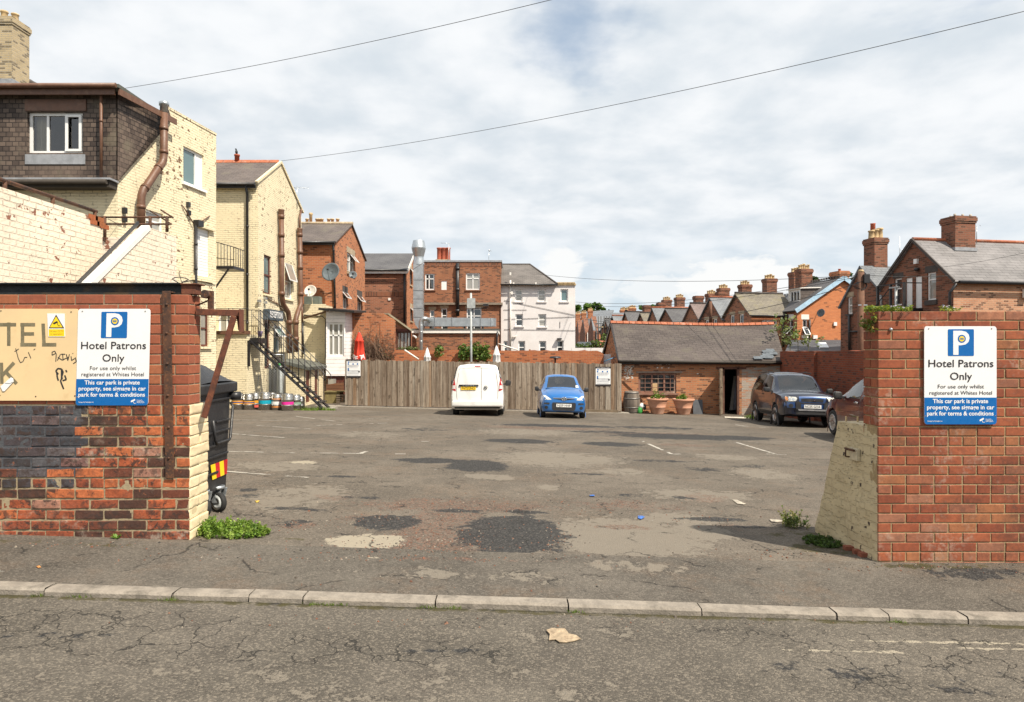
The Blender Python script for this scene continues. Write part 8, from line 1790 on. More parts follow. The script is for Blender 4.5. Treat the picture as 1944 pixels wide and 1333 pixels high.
def car(name, label, ks, wheels, wr, paint, wins, screen, rear, arch=1.10, door=None, roofline=.06):
 """closed shell lofted from station rows (y, zb, zbelt, ztop, wl, wm, wbelt, wroof); real wheel arches; glass is separate"""
 t = thing(name, label, 'van' if 'van' in name else 'car')
 y0, y1 = ks[0][0], ks[-1][0]; ys = [y0 + (y1 - y0) * i / 96 for i in range(97)]
 ys = sorted(set([round(y, 4) for y in ys] + [k[0] for k in ks] + [w for r in wins for w in r] + list(screen) + list(rear or ())))
 R = []
 for y in ys:
  _, zb, zbelt, zt, wl, wm, wb_, wr_ = cat(ks, y)
  ar = 0
  for wy in wheels:
   d = abs(y - wy)
   if d < wr * arch: ar = max(ar, wr + math.sqrt((wr * arch) ** 2 - d * d))
  zlo = max(zb, ar); zs = max(zb + .10, ar + .012); zmid = max(lerp(zb, zbelt, .55), zs + .02); zbelt = max(zbelt, zmid + .03)
  cr = roofline * .6
  R.append([Vector((0, y, max(zb, ar * .98))), Vector((wl * .80, y, zlo)), Vector((wl * .97, y, max(zb + .03, ar + .003))), Vector((wl, y, zs)), Vector((wm, y, zmid)), Vector((lerp(wm, wb_, .7), y, lerp(zmid, zbelt, .72))), Vector((wb_, y, zbelt)),
                  Vector((lerp(wb_, wr_, .5) + .012, y, lerp(zbelt, zt - roofline, .5))), Vector((wr_, y, zt - roofline)), Vector((wr_ - .045, y, zt - roofline * .35)), Vector((wr_ - .11, y, zt)), Vector((wr_ * .45, y, zt + cr * .75)), Vector((0, y, zt + cr))])
 parts = {}; allv, allf = [], []
 def emit(tagname, pts):
  parts.setdefault(tagname, MB()).add(pts, [list(range(len(pts)))], None, True); b_ = len(allv); allv.extend(pts); allf.append(list(range(b_, b_ + len(pts))))
 nr = len(R[0])
 for i in range(len(R) - 1):
  ym = (ys[i] + ys[i + 1]) / 2
  for j in range(nr - 1):
   q = [R[i][j], R[i + 1][j], R[i + 1][j + 1], R[i][j + 1]]; tg = 'body'
   if j in (6, 7):
    for k, (a, c) in enumerate(wins):
     if a <= ym <= c: tg = 'side_window%d' % k
   if j >= 10 or (j == 9 and False):
    if screen[0] <= ym <= screen[1]: tg = 'windscreen'
    if rear and rear[0] <= ym <= rear[1]: tg = 'rear_window'
   qm = [Vector((-p.x, p.y, p.z)) for p in q]
   emit(tg if 'side' not in tg else tg + 'a', q); emit(tg if 'side' not in tg else tg + 'b', qm[::-1])
 for s_, flip in ((R[0], False), (R[-1], True)):
  for j in range(nr - 1):
   q = [s_[j], s_[j + 1], Vector((-s_[j + 1].x, s_[j + 1].y, s_[j + 1].z)), Vector((-s_[j].x, s_[j].y, s_[j].z))]; emit('body', q if not flip else q[::-1])
 body = None
 for k, mb in parts.items():
  if k == 'body':
   body = mb.build('body', paint, t)
   bm = bmesh.new(); bm.from_mesh(body.data); bmesh.ops.remove_doubles(bm, verts=bm.verts, dist=.0006); bmesh.ops.recalc_face_normals(bm, faces=bm.faces); bm.to_mesh(body.data); bm.free()
   for p in body.data.polygons: p.use_smooth = True
   body.data.set_sharp_from_angle(angle=math.radians(38))
  else:
   nm = 'side_window' if 'side' in k else k; o = mb.build(nm, CARGLASS, t)
   bm = bmesh.new(); bm.from_mesh(o.data); bmesh.ops.remove_doubles(bm, verts=bm.verts, dist=.0006); bm.to_mesh(o.data); bm.free()
 t['_'] = 0; del t['_']
 bvh = BVHTree.FromPolygons(allv, allf)
 return t, bvh
def decal(t, bvh, name, mat, poly, side='front', off=.006, th=.0, parent=None, cuts=2):
 """a panel laid onto the shell: outline in (x, z) for front / rear, (y, z) for left / right"""
 bm = bmesh.new(); vs = [bm.verts.new((a, b_, 0)) for a, b_ in poly]; f = bm.faces.new(vs); bmesh.ops.triangulate(bm, faces=[f])
 if cuts: bmesh.ops.subdivide_edges(bm, edges=bm.edges[:], cuts=cuts, use_grid_fill=True)
 bmesh.ops.triangulate(bm, faces=bm.faces[:])
 d = {'front': Vector((0, 1, 0)), 'rear': Vector((0, -1, 0)), 'left': Vector((1, 0, 0)), 'right': Vector((-1, 0, 0))}[side]
 pts = []
 last = None
 for v in bm.verts:
  o = {'front': Vector((v.co.x, -6, v.co.y)), 'rear': Vector((v.co.x, 6, v.co.y)), 'left': Vector((-6, v.co.x, v.co.y)), 'right': Vector((6, v.co.x, v.co.y))}[side]
  h, nn, _, _ = bvh.ray_cast(o, d)
  pts.append((o, h))
 hs = [h for o, h in pts if h is not None]
 if not hs: bm.free(); return None
 near = min((h - o).dot(d) for o, h in pts if h is not None); hs = [h for o, h in pts if h is not None and (h - o).dot(d) < near + .45]
 out = []
 for o, h in pts:
  if h is not None and (h - o).dot(d) > near + .45: h = None
  if h is None: k = min(hs, key=lambda q: (q - o - d * (q - o).dot(d)).length); h = o + d * (k - o).dot(d)
  out.append(h - d * off)
 fs = []
 for f in bm.faces:
  q = [v.index for v in f.verts];
  n_ = (out[q[1]] - out[q[0]]).cross(out[q[2]] - out[q[0]])
  fs.append(q if n_.dot(d) < 0 else q[::-1])
 bm.free(); mb = MB(); mb.add(out, fs, None, True); o = mb.build(name, mat, parent or t)
 if th: md = o.modifiers.new('solid', 'SOLIDIFY'); md.thickness = th; md.offset = 1
 return o
def wheel(t, x, y, r, w, rim=.66, spokes=5, alloy=ALLOY, steer=0.0):
 s_ = 1 if x > 0 else -1; M = Matrix.Rotation(s_ * math.pi / 2, 3, 'Y'); c = Vector((x, y, r)); b = MB()
 b.lathe([(r * rim, -w / 2), (r * .93, -w / 2), (r, -w / 2 + .03), (r, w / 2 - .03), (r * .93, w / 2), (r * rim, w / 2 - .005), (r * rim, -w / 2)], c, 36, M=M, cap=False); wo = b.build('wheel', RUBBER, t)
 b = MB(); b.lathe([(r * rim, w / 2 - .01), (r * rim * .94, w / 2 - .012), (r * rim * .90, w / 2 - .05), (.001, w / 2 - .06)], c, 32, M=M, cap=False)
 b.build('spoke_shade_disc', DARK, wo); b = MB(); b.lathe([(r * rim, w / 2 - .004), (r * rim, w / 2 + .004), (r * rim * .90, w / 2 + .002), (r * rim * .88, w / 2 - .02)], c, 32, M=M, cap=False)  # near-black disc stands in for the shade between the spokes
 b.lathe([(.07, w / 2 - .03), (.065, w / 2 - .004), (.001, w / 2)], c, 16, M=M, cap=False)
 for k in range(spokes):
  a = 2 * math.pi * k / spokes + .3; u = Vector((0, math.cos(a), math.sin(a))); e = c + Vector((s_ * (w / 2 - .012), 0, 0)); b.bar(e, e + u * r * rim * .92, .10 * r / .3, .02, Vector((1, 0, 0)))
 b.build('rim', alloy, wo)
def arch_trim(t, x, y, r0, r1, mat, w=.02, a0=-.12, cz=.3):
 b = MB(); s_ = 1 if x > 0 else -1; k = 20; pts = []
 for i in range(k + 1):
  a = a0 + (math.pi - 2 * a0) * i / k
  for rr in (r0, r1): pts += [Vector((x, y + rr * math.cos(a), rr * math.sin(a))), Vector((x + s_ * w, y + rr * math.cos(a), rr * math.sin(a)))]
 fs = []
 for i in range(k): a = i * 4; fs += [[a + 1, a + 5, a + 7, a + 3], [a, a + 4, a + 5, a + 1], [a + 2, a + 3, a + 7, a + 6]]
 b.add(pts, fs, None, False); return b
def plate(t, y, z, txt, mat, face, w=.52, h=.111, x=0.0):
 s_ = -1 if face == 'front' else 1; b = MB(); b.box(x - w / 2, min(y, y + s_ * .012), z - h / 2, x + w / 2, max(y, y + s_ * .012), z + h / 2); p = b.build('number_plate', mat, t)
 b = MB(); text_mb(b, txt, (x, y + s_ * .0135, z - h * .34), (-s_, 0, 0), Zv, width=w * .88, height=h * .68, bold=.015); b.build('registration', SIGNK, p)
def mirror(t, x, y, z, mat, glassm=True, sx=.2, sz=.15, parent=None):
 s_ = 1 if x > 0 else -1; b = MB(); b.prism([(x + s_ * sx * u, y - .05 + .03 * u, z + sz * v) for u, v in ((.12, -.42), (.12, .25), (.25, .46), (.85, .50), (1.0, .30), (.98, -.30), (.85, -.46), (.25, -.50))], (0, .13, 0)); m = b.build('wing_mirror', mat, t, bevel=.028, smooth=True); b = MB(); b.bar((x - s_ * .06, y + .02, z - .05), (x + s_ * sx * .3, y + .01, z - .04), .05, .05); b.build('mirror_arm', mat, m)
 return m
def interior(t, z, w, rows_, dash_y, h, rhd=-1):
 b = MB(); b.box(-w * .85, min(rows_) - .5, z - .45, w * .85, max(rows_) + .5, z - .40); b.build('cabin_floor', DARK, t)
 for y in rows_:
  for x in (-w * .42, w * .42):
   b = MB(); b.blob((x, y + .08, z + .02), .23, .09, .36, 12, 8); b.blob((x, y + .13, z + .46), .13, .06, .11, 10, 6); b.bar((x, y + .12, z + .3), (x, y + .13, z + .46), .05); b.build('seat', SEAT, t)
 b = MB(); b.box(-w * .8, dash_y, z - .12, w * .8, dash_y + .35, z + .01); b.build('dashboard', SEAT, t)
 b = MB(); c = Vector((rhd * w * .42, dash_y + .42, z + .03)); b.tube([c + Vector((.18 * math.cos(a), .07 * math.sin(a), .17 * math.sin(a))) for a in [i * math.pi / 12 for i in range(25)]], .015, 6, False); b.bar(c - Vector((.17, 0, 0)), c + Vector((.17, 0, 0)), .03); b.build('steering_wheel', SEAT, t)
# ---- bright blue small hatchback, facing the camera
BLUE = carpaint('bright_blue_paint', (.0, .115, .38), .15)
ks = [(-1.78, .27, .58, .66, .46, .50, .47, .36), (-1.755, .23, .63, .73, .60, .63, .58, .47), (-1.66, .20, .70, .80, .70, .735, .675, .56), (-1.45, .19, .79, .885, .755, .78, .72, .62), (-1.15, .19, .88, .965, .778, .795, .742, .655), (-.86, .19, .94, 1.02, .783, .797, .748, .665),
      (-.18, .19, .98, 1.43, .783, .797, .752, .575), (.15, .19, .99, 1.505, .783, .797, .752, .565), (.8, .19, 1.0, 1.51, .783, .797, .745, .56), (1.35, .19, 1.02, 1.47, .775, .785, .73, .55), (1.66, .22, 1.03, 1.12, .745, .765, .705, .60), (1.77, .28, .90, .98, .69, .71, .67, .58), (1.785, .34, .80, .86, .62, .64, .60, .52)]
car1, bv = car('hatchback_car', 'bright blue small hatchback parked facing the camera beside the white van', ks, (-1.17, 1.21), .283, BLUE, [(-.42, .28), (.40, 1.15)], (-.83, -.20), (1.37, 1.64))
for sx in (-1, 1):
 for y in (-1.17, 1.21): wheel(car1, sx * .695, y, .283, .175, .64, 7, plain('grey_wheel_trim', (.30, .30, .31), .45, .5))
 hl = [(sx * .755, .62), (sx * .745, .70), (sx * .70, .785), (sx * .62, .775), (sx * .44, .655), (sx * .43, .635)]
 decal(car1, bv, 'headlight', HEADL, hl, 'front', .01); decal(car1, bv, 'bumper_strip', CARBLK, [(sx * .76, .475), (sx * .75, .53), (sx * .50, .535), (sx * .49, .48)], 'front', .012)
 decal(car1, bv, 'fog_light', CARBLK, [(sx * .60 + .06 * math.cos(a), .37 + .055 * math.sin(a)) for a in [i * math.pi / 7 for i in range(14)]], 'front', .01, cuts=0)
 mirror(car1, sx * .80, -.62, .99, CARBLK, sx=.17, sz=.17)
 for y in (-1.17, 1.21): arch_trim(car1, sx * .775, y, .305, .325, BLUE, .012, .12, .283).build('wheel_arch', BLUE, car1)
decal(car1, bv, 'grille', CARBLK, [(-.38, .545), (.38, .545), (.41, .50), (.40, .33), (.34, .27), (-.34, .27), (-.40, .33), (-.41, .50)], 'front', .012, cuts=3)
decal(car1, bv, 'slim_grille', CARBLK, [(-.36, .672), (-.36, .690), (.36, .690), (.36, .672), (.10, .638), (-.10, .638)], 'front', .010); decal(car1, bv, 'chrome_strip', CHROME, [(-.37, .690), (-.37, .702), (.37, .702), (.37, .690)], 'front', .013)
em = MB(); c = Vector((0, -1.775, .675)); em.tube([c + Vector((.085 * math.cos(a), -.02, .05 * math.sin(a))) for a in [i * math.pi / 12 for i in range(25)]], .011, 6, False); em.bar(c + Vector((-.035, -.02, -.04)), c + Vector((-.015, -.02, .04)), .016); em.bar(c + Vector((.015, -.02, -.04)), c + Vector((.035, -.02, .04)), .016); em.bar(c + Vector((-.03, -.02, -.008)), c + Vector((.03, -.02, .008)), .014); em.build('emblem', CHROME, car1)
decal(car1, bv, 'lower_lip', CARBLK, [(-.66, .20), (.66, .20), (.64, .235), (-.64, .235)], 'front', .008)
plate(car1, -1.80, .445, 'NJ59 HHP', PLW, 'front'); interior(car1, .93, .75, [.15, .95], -.75, .5)
b = MB(); b.tube([(-.60, -.89, 1.01), (-.05, -.86, 1.045)], .012, 5); b.tube([(.05, -.89, 1.03), (.55, -.84, 1.02)], .012, 5); b.build('wiper', CARBLK, car1)
decal(car1, bv, 'sticker', PLW, [(.49, 1.06), (.59, 1.06), (.58, 1.14), (.49, 1.14)], 'front', .006)
b = MB(); b.lathe([(.02, 0), (.006, .05)], (0, -.02, 1.49), 6); b.build('aerial', CARBLK, car1)
car1.location = (XS(1063, 25.15), 25.15, 0); pz = [G(XS(1063, 25), 23.98), G(XS(1063, 25), 26.36)]; car1.location.z = lerp(*pz, .5) ; car1.rotation_euler = (math.atan2(pz[1] - pz[0], 2.38), math.atan2(-(G(2.3, 25) - G(.9, 25)), 1.4), 0)
# ---- white panel van, its back to the camera
VWH = carpaint('van_white_paint', (.80, .78, .75))
ks = [(-2.25, .28, .70, .82, .55, .60, .56, .45), (-2.18, .22, .80, .93, .74, .79, .73, .62), (-1.85, .20, .92, 1.05, .86, .89, .83, .73), (-1.15, .19, 1.03, 1.15, .905, .922, .86, .76), (-.45, .19, 1.12, 1.68, .912, .927, .88, .70), (.1, .19, 1.13, 1.77, .912, .927, .882, .70), (1.4, .19, 1.14, 1.785, .912, .927, .88, .70), (2.02, .20, 1.14, 1.775, .91, .922, .875, .70), (2.17, .22, 1.13, 1.75, .90, .912, .865, .69), (2.225, .25, 1.10, 1.71, .885, .895, .85, .68), (2.245, .27, 1.06, 1.66, .85, .865, .82, .655), (2.25, .29, 1.03, 1.64, .83, .845, .80, .64)]
van, bv = car('panel_van', 'white panel van with its rear doors to the camera in front of the fence', ks, (-1.33, 1.40), .325, VWH, [(-.78, .10)], (-1.13, -.47), None, roofline=.07)
for sx in (-1, 1):
 for y in (-1.33, 1.40): wheel(van, sx * .80, y, .325, .205, .62, 5)
 decal(van, bv, 'tail_light', LAMPRED, [(sx * .875, .90), (sx * .86, 1.16), (sx * .83, 1.30), (sx * .80, 1.30), (sx * .765, 1.10), (sx * .745, .86)], 'rear', .010)
 decal(van, bv, 'reversing_light', LAMPCL, [(sx * .868, .935), (sx * .862, 1.06), (sx * .772, 1.06), (sx * .762, .935)], 'rear', .014)
 decal(van, bv, 'corner_trim', CARBLK, [(sx * .862, 1.16), (sx * .835, 1.30), (sx * .735, 1.70), (sx * .705, 1.70), (sx * .76, 1.40), (sx * .795, 1.28)], 'rear', .009)
 decal(van, bv, 'reflector', LAMPRED, [(sx * .82, .425), (sx * .82, .45), (sx * .53, .435), (sx * .53, .415)], 'rear', .014)
 mirror(van, sx * .92, -.62, 1.14, CARBLK, sx=.24, sz=.23)
decal(van, bv, 'rear_bumper', VWH, [(-.87, .32), (.87, .32), (.87, .50), (.80, .545), (-.80, .545), (-.87, .50)], 'rear', .035, .03, cuts=3); decal(van, bv, 'bumper_base', CARBLK, [(-.78, .25), (.78, .25), (.80, .33), (-.80, .33)], 'rear', .02)
GAP = plain('panel_gap', (.10, .095, .09), .8, bump=0)
for nm, pg in (('left', [(-.70, .56), (-.715, .70), (-.72, 1.02), (-.63, 1.62), (-.60, 1.66), (.055, 1.67)]), ('right', [(.70, .56), (.715, .70), (.72, 1.02), (.63, 1.62), (.60, 1.66), (.075, 1.67)])):
 for a, c in zip(pg, pg[1:]):
  d = Vector((c[0] - a[0], c[1] - a[1])); s_ = Vector((-d.y, d.x)).normalized() * .006
  decal(van, bv, 'door_gap', GAP, [(a[0] - s_.x, a[1] - s_.y), (c[0] - s_.x, c[1] - s_.y), (c[0] + s_.x, c[1] + s_.y), (a[0] + s_.x, a[1] + s_.y)], 'rear', .004, cuts=1)
decal(van, bv, 'door_gap', GAP, [(-.148, .55), (-.136, .55), (-.136, 1.68), (-.148, 1.68)], 'rear', .004, cuts=3)
# left door carries the handle strip and plate (camera sees local x mirrored)
decal(van, bv, 'handle_strip', CARBLK, [(-.04, 1.02), (-.04, 1.085), (.64, 1.085), (.64, 1.02)], 'rear', .02, .012)
b = MB(); text_mb(b, 'C A D D Y', (.30, 2.31, 1.038), (-1, 0, 0), Zv, width=.40, height=.035, bold=.02); b.build('lettering', CHROME, van)
plate(van, 2.262, .955, 'FN72 UNO', PLY, 'rear', x=.31)
b = MB(); c = Vector((-.29, 2.275, .985)); b.tube([c + Vector((.055 * math.cos(a), 0, .055 * math.sin(a))) for a in [i * math.pi / 12 for i in range(25)]], .008, 6, False)
for p, q in (((-.025, .045), (0, .008)), ((.025, .045), (0, .008)), ((-.042, .02), (-.02, -.045)), ((-.02, -.045), (0, -.005)), ((0, -.005), (.02, -.045)), ((.02, -.045), (.042, .02))): b.bar(c + Vector((p[0], 0, p[1])), c + Vector((q[0], 0, q[1])), .011)
b.build('emblem', plain('dark_emblem', (.05, .05, .055), .4), van)
decal(van, bv, 'brake_light', LAMPRED, [(-.12, 1.715), (-.12, 1.74), (.09, 1.74), (.09, 1.715)], 'rear', .02)
b = MB(); b.lathe([(.02, 0), (.005, .06)], (0, 1.95, 1.81), 6); b.build('aerial', CARBLK, van); b = MB(); b.box(-.7, -1.6, .22, .7, 2.0, .34); b.tube([(.35, 1.9, .28), (.35, 2.2, .27)], .04, 8); b.build('underbody', DARK, van)
vx = XS(906, 23.7); van.rotation_euler = (0, 0, math.pi); van.location = (vx, 23.7 + 2.25, G(vx, 25.9)); a_ = math.atan2(G(vx, 27.3) - G(vx, 24.5), 2.8); van.rotation_euler = (-a_, -math.atan2(G(vx + 1, 25) - G(vx - 1, 25), -2.0) * 0, math.pi)
# ---- dark blue off-road car
NAVY = carpaint('dark_blue_paint', (.006, .010, .028), .3); MIDB = carpaint('mid_blue_paint', (.035, .085, .23), .3)
ks = [(-2.20, .38, .78, .90, .60, .66, .64, .55), (-2.16, .38, .84, .97, .74, .79, .75, .66), (-2.02, .34, .90, 1.03, .83, .865, .815, .72), (-1.7, .31, .97, 1.075, .88, .90, .845, .76), (-1.02, .31, 1.05, 1.12, .895, .908, .86, .77), (-.30, .31, 1.09, 1.63, .895, .908, .865, .675), (.05, .31, 1.10, 1.70, .895, .908, .865, .665), (.55, .31, 1.11, 1.715, .895, .908, .865, .66), (.62, .31, 1.11, 1.745, .895, .908, .865, .66), (1.3, .31, 1.12, 1.74, .895, .905, .86, .66), (1.92, .32, 1.13, 1.68, .885, .895, .85, .65), (2.10, .36, 1.10, 1.20, .86, .875, .83, .74), (2.19, .42, .95, 1.04, .80, .82, .78, .70), (2.20, .46, .88, .94, .74, .76, .72, .62)]
car2, bv = car('off_road_car', 'dark blue three door off-road car parked in front of the red wall', ks, (-1.28, 1.28), .345, NAVY, [(-.72, .30), (.52, 1.62)], (-1.0, -.32), (1.94, 2.08))
for sx in (-1, 1):
 for y in (-1.28, 1.28): wheel(car2, sx * .785, y, .345, .225, .66, 5); arch_trim(car2, sx * .885, y, .385, .475, CARBLK, .035, -.05, .345).build('wheel_arch', CARBLK, car2)
 hl = [(sx * .79, .80), (sx * .795, .90), (sx * .76, .965), (sx * .50, .945), (sx * .46, .90), (sx * .50, .82)]
 decal(car2, bv, 'headlight', HEADL, hl, 'front', .014); decal(car2, bv, 'indicator', plain('amber_lamp', (.55, .22, .08), .2), [(sx * .795, .83), (sx * .80, .91), (sx * .77, .95), (sx * .73, .94), (sx * .73, .83)], 'front', .018, cuts=1)
 for xx_ in (.58, .68): decal(car2, bv, 'lamp_lens', CHROME, [(sx * xx_ + .038 * math.cos(a), .875 + .038 * math.sin(a)) for a in [i * math.pi / 6 for i in range(12)]], 'front', .02, cuts=0)
 decal(car2, bv, 'bumper_corner', MIDB, [(sx * .84, .60), (sx * .83, .77), (sx * .54, .79), (sx * .50, .60)], 'front', .02); decal(car2, bv, 'fog_light', CARBLK, [(sx * .65 + .07 * math.cos(a), .67 + .06 * math.sin(a)) for a in [i * math.pi / 7 for i in range(14)]], 'front', .028, cuts=0)
 decal(car2, bv, 'bumper_block', CARBLK, [(sx * .50, .56), (sx * .51, .80), (sx * .36, .80), (sx * .34, .56)], 'front', .045)
 mirror(car2, sx * .90, -.78, 1.15, CARBLK, sx=.22, sz=.17)
 b = MB(); b.tube([(sx * .62, -.1, 1.735), (sx * .62, .5, 1.775), (sx * .61, 1.75, 1.755)], .018, 6); b.build('roof_rail', CARBLK, car2)
 decal(car2, bv, 'door_gap', GAP, [(-.80, .50), (-.79, .50), (-.79, 1.09), (-.80, 1.09)], 'left' if sx < 0 else 'right', .004); decal(car2, bv, 'door_gap', GAP, [(.42, .50), (.43, .50), (.43, 1.10), (.42, 1.10)], 'left' if sx < 0 else 'right', .004)
 decal(car2, bv, 'sill_trim', CARBLK, [(-.80, .30), (.80, .30), (.80, .44), (-.80, .44)], 'left' if sx < 0 else 'right', .012, cuts=3); decal(car2, bv, 'door_handle', CARBLK, [(.20, .98), (.38, .98), (.38, 1.02), (.20, 1.02)], 'left' if sx < 0 else 'right', .02)
decal(car2, bv, 'front_panel', MIDB, [(-.37, .58), (.37, .58), (.41, .90), (.40, .965), (-.40, .965), (-.41, .90)], 'front', .012, cuts=3); decal(car2, bv, 'grille', CARBLK, [(-.33, .80), (.33, .80), (.34, .90), (-.34, .90)], 'front', .02, cuts=3); decal(car2, bv, 'slot', CARBLK, [(-.36, .735), (.36, .735), (.36, .77), (-.36, .77)], 'front', .02)
decal(car2, bv, 'lower_bumper', CARBLK, [(-.82, .40), (.82, .40), (.83, .58), (-.83, .58)], 'front', .03, cuts=3); decal(car2, bv, 'skid_plate', plain('dull_silver', (.33, .33, .34), .45, .6), [(-.42, .52), (.42, .52), (.45, .57), (-.45, .57)], 'front', .05)
decal(car2, bv, 'badge', CHROME, [(.06 + .05 * math.cos(a), .845 + .022 * math.sin(a)) for a in [i * math.pi / 6 for i in range(12)]], 'front', .028, cuts=0)
plate(car2, -2.245, .655, 'NC05 GOA', PLW, 'front'); interior(car2, 1.06, .86, [.1, .95], -.9, .5)
b = MB(); b.tube([(-.6, -1.04, 1.12), (-.05, -1.0, 1.15)], .014, 5); b.tube([(.05, -1.03, 1.14), (.6, -.98, 1.13)], .014, 5); b.build('wiper', CARBLK, car2)
b = MB(); b.box(-.7, -1.6, .30, .7, 1.9, .40); b.build('underbody', DARK, car2)
car2.location = (9.69, 23.72, (G(8.8, 22.5) + G(9.8, 25)) / 2 + .01); car2.rotation_euler = (math.atan2(G(9.7, 25) - G(9.5, 22.5), 2.5), math.atan2(-(G(10.4, 23.7) - G(8.9, 23.7)), 1.5), math.radians(-6))
# ---- dark red car, half hidden by the pier
REDP = carpaint('dark_red_paint', (.075, .004, .008), .15)
ks = [(-2.05, .28, .58, .68, .50, .55, .50, .38), (-2.0, .22, .66, .77, .68, .72, .65, .52), (-1.85, .20, .75, .86, .78, .81, .74, .61), (-1.5, .19, .86, .96, .83, .845, .78, .68), (-1.05, .19, .96, 1.05, .84, .855, .795, .70), (-.05, .19, 1.0, 1.50, .84, .855, .80, .60), (.4, .19, 1.02, 1.555, .84, .855, .80, .59), (1.2, .19, 1.04, 1.54, .835, .85, .79, .58), (1.75, .2, 1.06, 1.46, .82, .835, .77, .57), (2.0, .26, 1.05, 1.14, .78, .795, .74, .64), (2.06, .34, .85, .92, .70, .72, .66, .55)]
car3, bv = car('hatchback_car', 'dark red car half hidden behind the right brick pier', ks, (-1.28, 1.30), .315, REDP, [(-.92, -.60), (-.52, .32), (.42, 1.25)], (-1.02, -.08), (1.78, 1.98))
for sx in (-1, 1):
 for y in (-1.28, 1.30): wheel(car3, sx * .74, y, .315, .20, .66, 8); arch_trim(car3, sx * .83, y, .345, .365, REDP, .012, .12, .315).build('wheel_arch', REDP, car3)
 mirror(car3, sx * .84, -.62, 1.04, CARBLK, sx=.22, sz=.19); sd = 'left' if sx < 0 else 'right'
 for y in (-.70, .38): decal(car3, bv, 'door_gap', GAP, [(y, .35), (y + .009, .35), (y + .009, 1.0), (y, 1.0)], sd, .004)
 decal(car3, bv, 'door_handle', CHROME, [(.10, .90), (.30, .90), (.30, .94), (.10, .94)], sd, .022, .01); decal(car3, bv, 'sill_trim', CARBLK, [(-.9, .20), (.92, .20), (.92, .27), (-.9, .27)], sd, .008)
 decal(car3, bv, 'headlight', HEADL, [(sx * .78, .70), (sx * .70, .80), (sx * .48, .72), (sx * .52, .64)], 'front', .01); decal(car3, bv, 'tail_light', LAMPRED, [(sx * .76, .86), (sx * .74, 1.08), (sx * .60, 1.08), (sx * .60, .88)], 'rear', .01)
interior(car3, .98, .80, [.15, 1.0], -.85, .5); b = MB(); b.box(-.65, -1.5, .19, .65, 1.6, .30); b.build('underbody', DARK, car3)
car3.location = (9.50, 17.15, G(9.5, 17.1) + .02); car3.scale = (1.08,) * 3; car3.rotation_euler = (0, 0, math.radians(174.3));
# ------------------------------------------------------------------ wheeled bin
BN = thing('wheeled_bin', 'large black four wheeled bin with a striped sticker behind the left wall end', 'bin', (-3.2, 6.9, G(-3.2, 6.9)))
gz = G(-3.1, 6.9); yb0, yb1 = 6.45, 7.25; w_ = 1.25; xr0, xr1 = XS(430, 7.1), XS(437, 7.22); zt0, ztp = gz + .20, gz + 1.20
def ring(t): x1 = lerp(xr0, xr1, t); x0 = x1 - lerp(w_ - .2, w_, t); y0 = lerp(yb0 + .12, yb0, t); y1 = lerp(yb1 - .14, yb1, t); z = lerp(zt0, ztp, t); return [(x0, y0, z), (x1, y0, z), (x1, y1, z), (x0, y1, z)]
def face(v, t, off=.006): r = ring(t); return Vector(r[1]).lerp(Vector(r[2]), v) + Vector((off, 0, 0))
r0_, r1_ = ring(0), ring(1); bp = MB(); bp.add(r0_ + r1_, [[3, 2, 1, 0], [0, 1, 5, 4], [1, 2, 6, 5], [2, 3, 7, 6], [3, 0, 4, 7]]); bp.build('body', BLACKPL, BN, bevel=.03)
b = MB()
for t, v0, v1 in ((.20, .05, .55), (.36, .05, .93), (.47, .05, .93), (.60, .05, .93), (.70, .5, .93), (.92, .05, .95)): b.prism([face(v0, t), face(v1, t), face(v1, t + .022), face(v0, t + .022)], (.014, 0, 0))
b.build('ribs', BLACKPL, BN, bevel=.004)
x1 = xr1 + .05; b = MB(); b.box(x1 - w_ - .08, yb0 - .04, ztp - .005, x1, yb1 + .05, ztp + .10); b.build('rim', BLACKPL, BN, bevel=.015)
b = MB(); k = 12; pts = []
for i in range(k + 1):
 a = math.pi * i / k; y = lerp(yb0 - .03, yb1 + .03, i / k); z = ztp + .10 + .19 * max(0, math.sin(a)) ** .8
 pts += [(x1 - w_ - .05, y, z), (x1 - .16 - .06 * math.sin(a), y, z), (x1 - .02, y, ztp + .10 + .02 * math.sin(a))]
b.add(pts, [[3 * i, 3 * i + 1, 3 * i + 4, 3 * i + 3] for i in range(k)] + [[3 * i + 1, 3 * i + 2, 3 * i + 5, 3 * i + 4] for i in range(k)], None, True); b.build('lid', BLACKPL, BN)
b = MB(); b.tube([face(.99, .88, .0), face(.98, .84, .03), face(.93, .52, .03), face(.89, .50, .03), face(.45, .50, .03), face(.40, .54, .03), face(.34, .74, .03)], .014, 8); b.build('handle', BLACKPL, BN)
b = MB(); q = face(.97, .95, 0); b.tube([q, q + Vector((.09, .05, 0))], .045, 10); b.build('lifting_peg', BLACKPL, BN)
for i in range(4):
 u0, u1 = .93 - (i + 1) * .16, .93 - i * .16; b = MB(); b.prism([face(u0 + .05, .15, .008), face(min(u1 + .05, .93), .15, .008), face(u1, .30, .008), face(u0, .30, .008)], (.003, 0, 0)); b.build('striped_sticker', plain('sticker_red', (.50, .012, .015), .4) if i % 2 == 0 else SIGNY, BN)
